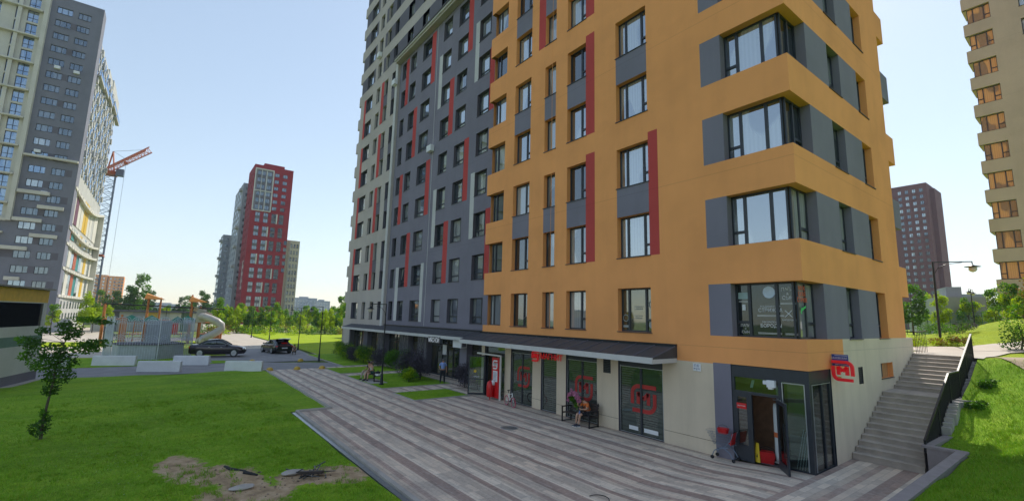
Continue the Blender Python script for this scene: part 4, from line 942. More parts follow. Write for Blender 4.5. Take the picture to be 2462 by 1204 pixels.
# curved white frame with loggias lower down
cv = MB()
def curve_slab(z0, z1, dz, depth=2.6):
    n = 16; P = []
    for i in range(n+1):
        t_ = i/n; x = -125.2-46*t_; bulge = depth*(1-(1-t_)**2.2); P.append((x, TY+.05+bulge, z0+(z1-z0)*t_+(-1.0*math.sin(t_*math.pi)*dz)))
    for a, b_ in zip(P, P[1:]): cv.obox(((a[0]+b_[0])/2, (a[1]+TY)/2-.2, (a[2]+b_[2])/2), (-(a[0]-b_[0])/2, (b_[1]-a[1])/2*0, (b_[2]-a[2])/2), (0, (a[1]-TY)/2+.3, 0), (0, 0, .28), wh)
curve_slab(30.2, 31.5, 2.2, .8); curve_slab(21.6, 21.8, 1.2, .7); curve_slab(18.2, 18.6, .8, .7); curve_slab(13.0, 13.0, .4, .6); curve_slab(7.2, 7.2, 0, .6)
cv.box(-171.6, -170.8, TY-.3, TY+1.0, 7.2, 31.6, wh); cv.build('curved_frame', lt)
lg = MB(); cols = [M['pane'], wh, M['pane'], plain('loggia_red', (.42, .10, .05)), M['teal'], M['pane'], wh, plain('loggia_yellow', (.6, .38, .03)), wh, M['pane'], wh]
for j, (z0, z1) in enumerate(((7.5, 13), (13.6, 18.5), (19.6, 22), (23, 30.5))):
    for i in range(11):
        m = cols[(i+(0 if j < 2 else 3)) % 11] if j < 3 else [wh, plain('loggia_plum', (.13, .04, .07)), wh, wh, cols[7], cols[7], wh, wh, chk1, wh, wh][i]
        lg.box(-127.0-4*i-3.9, -127.0-4*i, TY-.29, TY-.2+.05*(i % 2), z0, z1, m)
lg.build('loggia_panels', lt)
lw_ = MB(); lw_.box(-171, -128.6, TY-.3, TY-.05, 0, 7, chk1)
lw_.build('base_storeys', lt); repeat('base_window', (2, .03, 1.6), M['pane2'], lt, [(-131-i*4.2, TY-.03, z) for i in range(9) for z in (2.0, 4.6)])
# --- pale building at the extreme left edge
nb = None and thing('pale_building', 'pale beige building cut by the left edge of the view beside the tall grey tower', 'building', (-66, -54, 0)); mb = MB()
wall(mb, 'y', -64, -75, -40.4, 26, 60, wh, [], []) if False else None
# --- red tower
rt_ = thing('red_tower', 'tall deep red tower with a white framed block of windows near its top left', 'building', (-215, 15, 0)); XR = -209; red = stucco('tower_red', (.28, .027, .038), .05); wins = []; holes, pats = [], []
FR_ = 2.93
cols4 = [(9.9, 1.8), (13.0, 1.8), (16.1, 1.8), (19.0, 1.8)]
for i in range(7):
    z = 62.7-2.95*i
    for (u, w) in ((15.9, 1.75), (19.1, 1.75)):
        if i < 6: wins.append(('y', XR, u, z, w, 1.55, L1 if 0 else ((.5,), {}), M['pane3']))
for j in range(7):
    zt = 46.6-5.87*j
    for c, (u, w) in enumerate(cols4):
        if c >= 0:
            for z in (zt-1.75, zt-4.35): wins.append(('y', XR, u, z, w, 1.6, ((.5,), {}), M['pane3'] if rnd.random() < .6 else M['pane3']))
            pats.append((u, u+w, zt-2.75, zt-1.75, M['dgrey']))
        if (c+j*3) % 4 == [2, 0, 3, 1][j % 4]: pats.append((u+w, u+w+.5, zt-4.4, zt-.1, LS))
for j, z in enumerate([34.9-2.93*k for k in range(5)]): wins.append(('y', XR, 21.8, z-1.2, 1.2, 1.7, ((.5,), {}), M['towerpane']))
for c, u in enumerate((9.4, 11.0, 13.0)):
    for j in range(6): wins.append(('y', XR, u, 62.4-2.93*j, 1.3 if c < 2 else 1.7, 1.9, ((.5,), {}), M['pane3']))
    pats.append((u, u+(1.3 if c < 2 else 1.7), 47.5, 64.4, M['dgrey']))
pats.insert(0, (8.4, 15.3, 47.1, 64.8, M['grey']))
holes = [(w[2], w[2]+w[4], w[3], w[3]+w[5], .2, red, 'lrtb') for w in wins]
mb = MB(); wall(mb, 'y', XR, 8.0, 23.0, 0, 66.8, red, holes, pats)
rh = []; rp = []
for i in range(20):
    for u in (-214, -219, -224): rh.append((u, u+1.8, 62.5-2.95*i, 64-2.95*i, .2, red, 'lrtb')); wins.append(('x', 8.0, u, 62.5-2.95*i, 1.8, 1.5, ((.5,), {}), M['pane3']))
rp.append((-216, -212, 14, 26, LG_))
wall(mb, 'x', 8.0, -226, XR, 0, 66.8, red, rh, rp); mb.face([(-226, 8, 66.8), (XR, 8, 66.8), (XR, 23, 66.8), (-226, 23, 66.8)], red); mb.box(-224, -213, 12, 20, 66.81, 69, red); wall(mb, 'x2', 23.0, -226, XR, 0, 66.8, red)
mb.build('wall', rt_); place_windows(rt_, wins, 98, .15)
f_ = MB()
for (a, b_, z0, z1) in ((8.3, 8.7, 47, 65), (15.1, 15.5, 47, 65), (10.75, 10.95, 47.4, 64.6), (12.6, 12.9, 47.4, 64.6)): f_.box(XR, XR+.5, a, b_, z0, z1, LS)
for z in (46.9, 55.4, 64.8): f_.box(XR, XR+.45, 8.3, 15.5, z, z+.4, LS)
f_.build('white_frame', rt_)
# grey towers behind it
for lab, x0, x1, y0, y1, h, n in (('grey tower with protruding balconies behind the left side of the red tower', -262, -232, 6.9, 20, 63.5, 18), ('lower grey tower with balconies at the far left foot of the red tower', -275, -263, 3.6, 12, 43, 12)):
    b = thing('grey_tower', lab, 'building', (x0, y0, 0)); mb = MB(); mb.box(x0, x1, y0, y1, 0, h, chk2); mb.build('wall', b); w1_, w2_, b1_ = [], [], []
    for k in range(n):
        z = h-3.2-k*2.95
        if z < 2: break
        for i in range(4): w1_.append((x0+3+i*(x1-x0)/4.4, y0-.03, z)); w2_.append((x1+.02, y0+1.8+i*2.6, z))
        if k % 3 == 0: b1_.append((x1-3, y0-.6, z-.4))
    repeat('window', (1.8, .07, 1.5), M['pane2'], b, w1_); repeat('side_window', (.07, 1.5, 1.5), M['pane2'], b, w2_); repeat('balcony', (4, 1.2, 1.1), chk1, b, b1_)
# beige tower right of the red one
b = thing('beige_tower', 'lower beige tower with narrow white fins joined to the right side of the red tower', 'building', (-214, 26, 0)); be = stucco('tower_beige', (.45, .42, .36)); wins = []
for k in range(11):
    z = 33.2-2.95*k
    for u in (25.2, 26.4, 27.6): wins.append(('y', -212, u, z, .75, 1.7, ((), {}), M['pane2']))
holes = [(w[2], w[2]+w[4], w[3], w[3]+w[5], .2, be, 'lrtb') for w in wins]
mb = MB(); wall(mb, 'y', -212, 23.2, 28.9, 0, 36.4, be, holes, []); mb.face([(-212, 28.9, 0), (-230, 28.9, 0), (-230, 28.9, 36.4), (-212, 28.9, 36.4)], be); mb.face([(-212, 23.2, 36.4), (-212, 28.9, 36.4), (-230, 28.9, 36.4), (-230, 23.2, 36.4)], be); mb.build('wall', b); place_windows(b, wins, 33, .15)
f_ = MB()
for u in (24.6, 25.0, 26.1, 27.3, 28.5): f_.box(-212, -211.6, u-.07, u+.07, 15 if u > 25.5 else 2, 24 if u > 25.5 else 36, LS)
f_.build('white_fins', b)
# brown tower on the right
b = thing('brown_tower', 'dark plum brown slab tower with rows of small windows beyond the steps', 'building', (-50, 262, 0)); br = stucco('tower_brown', (.15, .068, .085), .04); wins = []
for k in range(22):
    z = 67.0-2.95*k
    if z < 4: break
    for u in (-53.5, -50.9, -48.3, -45.7): wins.append(('x', 256.7, u+.02*k, z, 1.3, 1.6, ((.55,), {1: .4}), M['pane3'] if rnd.random() < .7 else M['pane2']))
holes = [(w[2], w[2]+w[4], w[3], w[3]+w[5], .2, br, 'lrtb') for w in wins]
mb = MB(); wall(mb, 'x', 256.7, -60, -43.0, 0, 71, br, holes, []); wall(mb, 'y', -43.0, 256.7, 272, 0, 71, br); mb.box(-43.0, -41.3, 262, 275, 0, 69, br); mb.face([(-60, 256.7, 71), (-43, 256.7, 71), (-43, 272, 71), (-60, 272, 71)], br); mb.build('wall', b); place_windows(b, wins, 88, .15)
# beige block on the right edge
b = thing('beige_block', 'beige apartment block with corner windows painted with an orange reflection at the right edge', 'building', (10, 60, 5)); RX, RY = -1.75, 55.3; bg = stucco('block_beige', (.50, .43, .36)); wins = []; holes = []
for k in range(-1, 18):
    z = 10.22+3.33*k if k >= 0 else 6.6
    if k < 0: continue
    holes.append((RX, .42, z, z+1.88, .3, bg, 'rtb')); wins.append(('x', RY, RX+.25, z, .42-RX-.25, 1.88, ((.26, .72), {2: .33} if k % 2 else {0: .33, 2: .33}), M['paneo'], .28))
    for u in (2.6, 5.6, 9.0): holes.append((u, u+1.5, z, z+1.88, .3, bg, 'lrtb')); wins.append(('x', RY, u, z, 1.5, 1.88, L2, M['pane']))
holes.append((RX+.3, 4.0, 5.2, 8.75, .3, bg, 'lrtb'))
mb = MB(); wall(mb, 'x', RY, RX, 30, 4, 70, bg, holes); wall(mb, 'ny', RX+.28, RY+.3, 70, 4, 70, bg)
for k in range(0, 18): mb.box(RX-.12, RX+.28, RY+.02, RY+3, 12.1+3.33*k, 13.54+3.33*k, bg)
mb.box(RX-.12, RX+.28, RY+.02, RY+3, 8.8, 10.2, bg); mb.build('wall', b); place_windows(b, wins, 60, .25)
w = MB(); w.face([(RX+.3, RY+.25, 5.2), (4, RY+.25, 5.2), (4, RY+.25, 8.75), (RX+.3, RY+.25, 8.75)], M['paneo']); w.build('shopfront_glass', b)
w = MB()
for x in (RX+.35, -.1, 1.3, 2.7, 3.9): w.box(x-.06, x+.06, RY+.12, RY+.24, 5.2, 8.75, M['frame'])
w.build('shopfront_frame', b)
# unseen tower added behind the main building to shade the ground at left
b = thing('shadow_caster_tower', 'unseen grey tower added behind the long apartment block to cast shade', 'building', (-80, 50, 0)); mb = MB(); mb.box(-91, -52, 40, 58, 0, 78, g2); mb.build('wall', b); repeat('window', (2, .08, 2), M['pane2'], b, [(-88+i*4.2, 39.97, 70-k*3.3) for k in range(21) for i in range(9)])
# orange brick slab far left
b = thing('brick_tower', 'distant orange brick slab block behind the crane mast', 'building', (-526, -57, 0)); ob = stucco('brick_orange', (.80, .34, .13)); mb = MB(); mb.box(-540, -526, -67.5, -58.3, 0, 33.8, ob); mb.box(-541, -527, -57.9, -47.2, 0, 33.2, ob); mb.box(-538, -528, -58.3, -57.9, 0, 33, M['dgrey']); mb.build('wall', b); repeat('window', (.1, 1.2, 1.5), M['pane2'], b, [(-525.95 if y < -58 else -526.95, y+.6, 2+k*2.8) for k in range(11) for y in (-66.4, -63.8, -61, -56.6, -53.8, -50.6, -48.6)]); repeat('balcony', (.8, .95, .9), wh, b, [p for k in range(11) for p in ((-525.6, -64.4, 1.7+k*2.8), (-526.6, -51.5, 1.7+k*2.8))])
# low grey-panelled shed behind the playground and the dark wall under the tower
b = thing('low_shed', 'long low shed with pale, dark and green panels behind the playground', 'shed', (-128, -20, 0)); mb = MB(); y = -28.5; mm = [wh, M['dgrey'], chk1, chk2, M['yellow'], chk1, wh, plain('shed_green', (.10, .17, .10)), wh]
for i in range(9): mb.box(-132, -126, y, y+2.2, 0, 4.2, mm[i]); y += 2.203
mb.build('wall', b); mb = MB(); mb.box(-133, -125.4, -29, -8, 4.25, 4.6, M['dgrey']); mb.build('roof', b)
mb = MB(); mb.box(-119.5, -119.2, -70, -31, 0, 2.6, chk2); tag(mb.build('site_wall'), 'dark grey wall along the foot of the tall grey tower', 'wall')
# ---------------------------------------------------------------- ventilation pavilion, left edge
k_ = thing('service_pavilion', 'low service pavilion with yellow band, dark louvre and green stripe at the left edge', 'pavilion', (-38.0, -22.95, 0), R(-12.5))
mb = MB(); y0 = -22.95; gp_ = stucco('pavilion_grey', (.66, .66, .66)); x0, x1 = -38.0, -30.0
for (z0, z1, m) in ((0, .62, M['grey']), (.62, 2.35, gp_), (2.35, 2.95, plain('pavilion_green', (.12, .22, .18), .7)), (2.95, 3.55, gp_), (3.55, 5.02, gp_), (5.02, 5.08, gp_), (5.08, 5.9, plain('pavilion_yellow', (.80, .48, .05), .7))):
    if z0 == 3.55: mb.box(x0, x0+.5, y0-6, y0, z0, z1, m); mb.box(x0+.5, x1, y0-6, y0-.14, z0, z1, M['louvre']); continue
    mb.box(x0, x1, y0-6, y0, z0, z1, m)
mb.build('wall', k_); mb = MB(); mb.box(x0-.2, x1, y0-6, y0+.25, 5.92, 6.02, M['black']); mb.build('roof', k_)
mb = MB()
for i in range(18): mb.box(x0+.5, x1, y0-.135, y0-.02, 3.58+i*.081, 3.61+i*.081, M['louvre'])
mb.build('louvre', k_)
mb = MB(); mb.beam((-38.3, -22.62, .02), (-30.2, -24.45, .02), .45, .08, M['concrete']); tag(mb.build('pavilion_apron'), kind='structure')
# ---------------------------------------------------------------- tower crane
cr = thing('tower_crane', 'tower crane with a blue lattice mast and short orange jib', 'crane', (-189, -35, 0)); bl = plain('crane_blue', (.12, .16, .24), .5); og = plain('crane_orange', (.48, .12, .04), .5)
mb = MB(); cx, cy = -189.2, -35.2; s_ = 1.45
for dx in (-s_, s_):
    for dy in (-s_, s_): mb.beam((cx+dx, cy+dy, 0), (cx+dx, cy+dy, 48), .26, .26, bl)
z = 0; k = 0
while z < 47.5:
    for dx, dy, ex, ey in ((-s_, -s_, s_, -s_), (s_, -s_, s_, s_), (s_, s_, -s_, s_), (-s_, s_, -s_, -s_)):
        a, b_ = ((dx, dy), (ex, ey)) if k % 2 else ((ex, ey), (dx, dy)); mb.beam((cx+a[0], cy+a[1], z), (cx+b_[0], cy+b_[1], z+2), .12, .12, bl); mb.beam((cx+dx, cy+dy, z), (cx+ex, cy+ey, z), .12, .12, bl)
    z += 2; k += 1
mb.build('mast', cr); mb = MB(); mb.box(cx-2.6, cx+2.6, cy-2.4, cy+1.6, 21.2, 21.6, og); mb.build('collar', cr)
mb = MB(); A = Vector((cx-1.5, cy-1.1, 49.2)); B = Vector((-160.5, -24.9, 50.2)); n = 14; d = (B-A); side = Vector((-d.y, d.x, 0)).normalized()*.8; upv = Vector((0, 0, 1.6))
for s2 in (-1, 1): mb.beam(A+side*s2, B+side*s2, .22, .22, og)
mb.beam(A+upv, B+upv*.9, .22, .22, og)
for i in range(n):
    p, q = A+d*i/n, A+d*(i+1)/n
    for s2 in (-1, 1): mb.beam(p+side*s2, (p+q)/2+upv*.95, .12, .12, og); mb.beam((p+q)/2+upv*.95, q+side*s2, .12, .12, og)
    mb.beam(p-side, q+side, .1, .1, og)
mb.build('jib', cr); mb = MB(); ap = Vector((cx, cy, 56.0)); mb.beam((cx-1.2, cy-1, 49), ap, .3, .3, og); mb.beam((cx+1.2, cy+1, 49), ap, .3, .3, og); mb.beam((cx-1.2, cy+1, 49), ap, .2, .2, og); mb.bar(ap, A+d*.85+upv, .05, M['black'], n=5); mb.bar(ap, A+d*.45+upv, .05, M['black'], n=5); mb.bar(ap, A, .05, M['black'], n=5)
mb.box(cx-1.8, cx+1.8, cy-1.8, cy+1.8, 47.9, 49.1, og); mb.build('apex', cr)
mb = MB(); mb.box(cx+1, cx+3, cy+1.6, cy+3.6, 47.6, 49.8, bl); mb.build('cab', cr); mb = MB(); q = A+d*.5; mb.bar(q, (q.x, q.y, 4), .035, M['black'], n=5); mb.box(q.x-.6, q.x+.6, q.y-.5, q.y+.5, q.z-.6, q.z, og); mb.build('hoist_rope', cr)
# radio mast far away
rm = MB(); 
for k in range(9): rm.beam((-330+.0, 30.0, k*4), (-330, 30+(1.2-.1*k)*(1 if k % 2 else -1), k*4+4), .25, .25, bl)
rm.beam((-330, 30, 0), (-330, 30, 38), .5, .5, bl); tag(rm.build('radio_mast'), 'thin lattice radio mast on the horizon right of the red tower', 'mast')
# ---------------------------------------------------------------- skyline
def gpt(px_, depth):
    v = fw*FPX+rt*(px_-1231)-up*(750-602); v.z = 0; v.normalize(); return CAM+v*depth
sk = [(536, 520, 34, 14, 'narrow blue-grey tower on the horizon left of the red tower'), (548, 700, 60, 16, 'taller pale blue block just left of the grey towers'), (727, 640, 24, 30, 'distant blue-grey slab right of the beige tower'), (770, 600, 20, 18, 'distant grey block between the slab and the radio mast'), (352, 900, 16, 34, 'distant blue block seen over the left of the playground'), (398, 950, 15, 36, 'distant blue block seen over the middle of the playground'), (455, 1000, 12, 60, 'long low pale block on the horizon right of the playground'), (505, 1100, 16, 40, 'pale horizon block among the trees left of the towers'), (800, 900, 14, 30, 'small distant block left of the main building'), (2315, 120, 9.5, 14, 'low grey glass building beyond the steps'), (2285, 95, 9.2, 5, 'pale low block with tall windows beyond the steps')]
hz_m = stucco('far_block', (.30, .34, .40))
for (px_, d, h, w, lab) in sk:
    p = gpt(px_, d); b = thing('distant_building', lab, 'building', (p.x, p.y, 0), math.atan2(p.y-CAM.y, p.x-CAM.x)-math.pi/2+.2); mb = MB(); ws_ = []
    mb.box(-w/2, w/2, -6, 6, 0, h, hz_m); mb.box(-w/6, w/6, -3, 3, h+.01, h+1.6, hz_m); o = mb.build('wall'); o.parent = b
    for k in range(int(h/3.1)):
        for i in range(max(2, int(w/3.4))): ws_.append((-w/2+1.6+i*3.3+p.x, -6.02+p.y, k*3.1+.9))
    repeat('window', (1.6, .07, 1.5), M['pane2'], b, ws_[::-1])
# ================================================================ STREET FURNITURE
def lamp(double=False):
    t = thing('street_lamp', '', 'street lamp')
    b = MB(); b.lathe((0, 0, 0), [(.01, 0), (.16, 0), (.16, .06), (.11, .12), (.085, .7), (.06, .78), (.055, 1.0)], M['black'], 12); b.bar((0, 0, .9), (0, 0, 5.55), .052, M['black'], .036, 10); o = b.build('pole'); o.parent = t
    for s in ((-1, 1) if double else (-1,)):
        b = MB(); b.bar((0, 0, 5.5), (0, s*1.15, 5.5), .028, M['black'], .022); b.tube([(0, s*.03, 4.7), (0, s*.10, 5.0), (0, s*.32, 5.25), (0, s*.7, 5.36)], .016, M['black'], 6); b.bar((0, s*1.12, 5.5), (0, s*1.12, 5.34), .02, M['black']); o = b.build('arm'); o.parent = t
        b = MB(); b.lathe((0, s*1.12, 5.1), [(.02, .24), (.05, .22), (.08, .14), (.26, .07), (.27, .05), (.10, .05)], M['black'], 16); o = b.build('shade'); o.parent = t
        b = MB(); b.lathe((0, s*1.12, 4.93), [(.01, 0), (.09, .02), (.15, .09), (.155, .16), (.12, .22)], lampg, 14); o2 = b.build('globe'); o2.parent = o
    return t
lampg = plain('lamp_glass', (.55, .52, .45), .25, 0, .05)
lp1 = lamp(); lp1.location = (-25.2, -4.05, .05)
tag(lp1, 'black street lamp with curved arm beside the lawn bench with the seated woman', 'street lamp', 'black street lamps along the paths')
spots = [((-43.8, -3.4, 0), 'black street lamp at the far end of the plaza, right of the parked cars'), ((-59.9, -1.9, 0), 'black street lamp on the bright lawn edge behind the car with the open boot'), ((-86.6, -.9, 0), 'thin black lamp on the lawn edge, second behind the open car'), ((-95, -2.6, 0), 'thin black lamp at the bend of the beige path, farthest on the lawn edge'), ((-110, -16, 0), 'black lamp standing behind the tube slide'), ((-52.5, -30.0, 0), 'black lamp partly hidden behind the pavilion and the young tree')]
for p, lab in spots:
    c = copy_tree(lp1); c.location = p; tag(c, lab)
lp2 = lamp(True); lp2.location = (-104, -9, 0); tag(lp2, 'double-armed black lamp beyond the playground', 'street lamp', 'double-armed lamps in the distance')
for p, lab in (((-130, 22, .1), 'double-armed black lamp in front of the far trees near the main building'), ((-100, -13.5, 0), 'double-armed black lamp above the teal slide tower')):
    c = copy_tree(lp2); c.location = p; tag(c, lab)
# lamp on the terrace (long straight arm)
t = thing('street_lamp', 'dark street lamp with a long arm and round globe at the head of the steps', 'street lamp', (-.45, 20, 3.85), group='black street lamps along the paths')
b = MB(); b.bar((-.45, 20, 3.8), (-.42, 20, 8.75), .07, M['black'], .05); b.build('pole', t); b = MB(); e = Vector((1.55, 1.0, 0)); q = Vector((-.42, 20, 8.72)); b.bar(q, q+e, .03, M['black']); b.tube([q+Vector((0, 0, -.75)), q+e*.12+Vector((0, 0, -.35)), q+e*.35+Vector((0, 0, -.13)), q+e*.75+Vector((0, 0, -.04))], .018, M['black'], 6); b.bar(q+e, q+e-Vector((0, 0, .2)), .025, M['black']); b.build('arm', t)
b = MB(); c_ = q+e; b.lathe((c_.x, c_.y, c_.z-.45), [(.03, .28), (.08, .24), (.36, .16), (.37, .14), (.12, .14)], M['black'], 16); o = b.build('shade', t); b = MB(); b.lathe((c_.x, c_.y, c_.z-.62), [(.01, 0), (.12, .04), (.19, .14), (.19, .24), (.14, .32)], lampg, 14); b.build('globe', o, origin=root_loc(t))
for (x, y, h, lab) in ((-9.5, 80, 5.5, 'distant lamp among trees left of the large terrace lamp'), (-13.5, 95, 5.5, 'farthest lamp in front of the brown tower'), (-3.2, 50, 5.5, 'lamp beside the tree left of the beige block')):
    c = copy_tree(lp2); c.location = (x, y, hill_z(x, y)-.5); tag(c, lab)
# white concrete blocks
def barrier(x0, y0, x1, y1, lab, hh=.82):
    t = thing('concrete_block', lab, 'barrier', ((x0+x1)/2, (y0+y1)/2, 0), math.atan2(y1-y0, x1-x0), 'white concrete blocks across the road'); L = math.hypot(x1-x0, y1-y0)/2; b = MB()
    pr = [(-.25, 0), (.25, 0), (.23, .1), (.14, hh), (-.14, hh), (-.23, .1)]
    vs = [(x, y, z) for x in (-L, L) for y, z in pr]; n = 6
    b.add(vs, [(i, (i+1) % n, n+(i+1) % n, n+i) for i in range(n)]+[tuple(range(n-1, -1, -1)), tuple(range(n, 2*n))], M['white']); o = b.build('block', bevel=.03); o.parent = t
    b = MB()
    for s in (-.5, .5): b.tube([(L*s-.1, 0, hh-.01), (L*s-.09, 0, hh+.05), (L*s+.09, 0, hh+.05), (L*s+.1, 0, hh-.01)], .012, M['steel'], 6)
    o = b.build('lifting_loop'); o.parent = t
barrier(-46.9, -20.9, -45.7, -18.0, 'white concrete block in front of the lattice pavilion, left of the four')
barrier(-40.5, -17.7, -39.2, -15.0, 'white concrete block nearest the lawn, below the lattice pavilion')
barrier(-44.9, -15.4, -43.8, -12.8, 'white concrete block between the lattice pavilion and the dark sedan')
barrier(-38.2, -12.1, -37.0, -9.6, 'white concrete block nearest the striped paving and yellow domes')
barrier(-46.6, -25.5, -46.9, -22.3, 'white concrete block behind the young tree')
# yellow half-sphere bollards
db = MB(); db.lathe((0, 0, 0), [(.27, 0), (.27, .05), (.25, .14), (.19, .22), (.10, .27), (.001, .285)], M['yellow'], 18)
dom = db.build('dome_bollard'); dloc = [((-45.2, -9.2, 0), 'yellow dome bollard behind the white block nearest the sedan'), ((-44.4, -5.0, 0), 'yellow dome bollard in front of the car with the open boot'), ((-37.2, -9.0, 0), 'yellow dome bollard touching the right end of the nearest white block'), ((-37.1, -6.9, 0), 'yellow dome bollard in the middle of the edge of the striped paving'), ((-36.9, -4.9, 0), 'yellow dome bollard at the right corner of the striped paving by the grass')]
for i, (p, lab) in enumerate(dloc):
    o = dom if i == 0 else dom.copy()
    if i: col.objects.link(o)
    o.location = p; tag(o, lab, 'bollard', 'yellow dome bollards across the road')
# manhole
b = MB(); b.lathe((-10.6, -3.9, .018), [(.34, 0), (.34, .006), (.30, .008), (.001, .008)], M['steel'], 24); b.lathe((-10.6, -3.9, .018), [(.40, .0), (.40, .009), (.35, .009), (.35, 0)], M['concrete'], 24); tag(b.build('manhole_cover'), 'round steel manhole cover in the striped paving', 'manhole cover')
# benches
def bench(loc, rz, lab, w=1.75, back=True, dark=True, arms=True, group=None):
    t = thing('park_bench', lab, 'bench', loc, rz, group); fr = M['black']
    for s in (-1, 1):
        x = s*w/2; b = MB()
        for y in (-.30, .27): b.box(x-.025, x+.025, y-.025, y+.025, 0, .66, fr)
        b.box(x-.025, x+.025, -.325, .295, .66, .71, fr); b.box(x-.025, x+.025, -.275, .245, .02, .06, fr); b.box(x-.02, x+.02, -.275, .245, .38, .42, fr); o = b.build('side_frame'); o.parent = t
    b = MB()
    for k in range(5): b.box(-w/2+.03, w/2-.03, -.27+k*.105, -.18+k*.105, .425, .46, M['wood'])
    o = b.build('seat'); o.parent = t
    if back:
        b = MB()
        for k in range(4): b.obox((0, .27+.035*k, .56+.115*k), (w/2-.03, 0, 0), (0, .012, -.003), (0, .012, .048), M['wood'])
        for s in (-1, 1): b.beam((s*(w/2-.1), .25, .42), (s*(w/2-.1), .40, 1.0), .04, .03, fr)
        o = b.build('backrest'); o.parent = t
    return t
bench((-9.52, -.62, .02), 0, 'dark slatted bench against the shop window with a seated person in orange')
bench((-27.4, -3.75, .06), 0, 'dark bench on the small lawn facing the plaza with the seated woman', 1.6, back=False)
bench((-88, -22.5, 0), .5, 'small bench with a crossed frame at the left of the playground', 1.6)
# litter bins near playground
b = MB(); b.box(-84.3, -83.3, -23.2, -22.3, 0, 1.5, M['dgrey']); b.box(-84.35, -83.25, -23.25, -22.25, 1.5, 1.56, M['black']); tag(b.build('litter_bin'), 'tall dark box bin at the left of the playground', 'bin')
b = MB(); b.box(-95, -93.8, -11.2, -7.9, 0, .62, M['teal']); b.box(-94.9, -93.9, -11.1, -8.0, .6, .66, M['soil']); tag(b.build('planter'), 'long teal planter box right of the tube slide', 'planter')
# ---------------------------------------------------------------- lattice pavilion
kp = thing('lattice_pavilion', 'six-sided pale blue lattice pavilion with arched bars around a grey counter', 'pavilion', (-54.2, -17.4, 0)); lm = plain('lattice_blue', (.58, .63, .70), .45, .2, .06)
cx, cy, Rk = -54.2, -17.4, 3.75; V6 = [(cx+Rk*math.cos(R(60*i+12)), cy+Rk*math.sin(R(60*i+12))) for i in range(6)]
for i in range(6):
    p, q = Vector((*V6[i], 0)), Vector((*V6[(i+1) % 6], 0)); b = MB(); d = (q-p)
    b.bar(p, p+Vector((0, 0, 4.05)), .05, lm, n=6)
    for k in range(1, 18):
        x = p+d*k/18; b.bar(x, x+Vector((0, 0, 3.55+.35*abs(math.sin(k*math.pi/6)))), .018, lm, n=4, cap=False)
    for lev in (1.75, 3.45):
        for c in range(3):
            a0 = p+d*(c+.5)/3
            for r_ in (.155, .105, .055):
                pts = [a0+d*(r_*math.cos(R(a)))+Vector((0, 0, lev+d.length*r_*math.sin(R(a)))) for a in range(0, 181, 20)]; b.tube(pts, .02, lm, 4, False)
    for z in (.08, 1.72, 3.42): b.bar(p+Vector((0, 0, z)), q+Vector((0, 0, z)), .02, lm, n=4)
    b.build('screen', kp)
b = MB(); ins = [(cx+(x-cx)*.82, cy+(y-cy)*.82) for x, y in V6]; b.slab(ins, 0, 1.35, plain('counter_grey', (.48, .52, .57), .6)); b.slab([(cx+(x-cx)*.86, cy+(y-cy)*.86) for x, y in V6], 1.36, 1.44, M['dgrey']); b.build('counter', kp)
b = MB(); b.box(cx-.9, cx+.9, cy-.4, cy+1.7, 1.44, 3.7, plain('kiosk_core', (.34, .38, .44), .6)); b.build('core', kp)
# ---------------------------------------------------------------- playground
pg = thing('play_structure', 'large wooden climbing structure with orange posts, teal nets and a pale tube slide', 'play structure', (-79, -17, 0)); wo = M['woodo']; pl = plain('slide_pale', (.40, .385, .36), .4, 0, .05)
b = MB()
for (x, y, h) in ((-81, -23.2, 5.6), (-77, -23.0, 5.4), (-80, -21.2, 4.0), (-77, -21, 4.0), (-80, -18.4, 7.0), (-77, -18.4, 6.4), (-80, -17, 6.6), (-77, -17, 5.6), (-80, -13.2, 7.2), (-77, -13.2, 5.5), (-80, -12, 5.4), (-77, -12, 5.0), (-80, -9.2, 3.2), (-77, -9.2, 3.2)): b = MB(); b.bar((x, y, 0), (x, y, h), .14, wo, .11, 8); b.build('post', pg); b = MB(); b.bar((-81, -23.4, 5.5), (-77, -9, 5.1), .09, M['black'], n=6); b.bar((-81, -23.2, 3.4), (-80, -12, 3.2), .08, wo, n=6); b.bar((-77, -23, 3.4), (-77, -9, 3.0), .08, wo, n=6)
for z in (1.3, 3.0):
    for y0, y1 in ((-21.2, -18.4), (-17, -13.2), (-12.0, -9.2)): b.box(-80.1, -76.9, y0, y1, z, z+.1, wo)
b.build('platforms', pg)
for (y0, y1, z, zz) in ((-18.9, -16.6, 6.3, 7.2), (-13.6, -11.4, 6.1, 7.0)): 
    b = MB(); b.add([(-80.6, y0, z), (-76.4, y0, z), (-76.4, y1, z), (-80.6, y1, z), (-80.2, y0+.2, zz), (-76.8, y0+.2, zz-.2)], [(0, 1, 5, 4), (1, 2, 5), (2, 3, 4, 5), (3, 0, 4), (3, 2, 1, 0)], plain('play_roof_orange', (.55, .22, .04), .6)); b.build('roof', pg)
b = MB(); b.add([(-80.5, -12.9, 4.9), (-76.5, -12.9, 5.4), (-76.5, -10.6, 4.4), (-80.5, -10.6, 4.2), (-80.5, -12.9, 4.8), (-76.5, -12.9, 5.3), (-76.5, -10.6, 4.3), (-80.5, -10.6, 4.1)], [(0, 1, 2, 3), (7, 6, 5, 4), (0, 4, 5, 1), (1, 5, 6, 2), (2, 6, 7, 3), (3, 7, 4, 0)], pl); b.build('pale_roof', pg)
for (y, z, s) in ((-20, 3.1, 1.6), (-17.8, 3.1, 1.4), (-13.6, 3.1, 1.6), (-14.8, 3.0, 1.2)): b = MB(); b.add([(-76.8, y-s, z), (-76.8, y+s, z), (-76.8, y, z+.95), (-78.5, y, z)], [(0, 1, 2), (1, 3, 2), (3, 0, 2)], M['teal']); b.build('net_tent', pg)
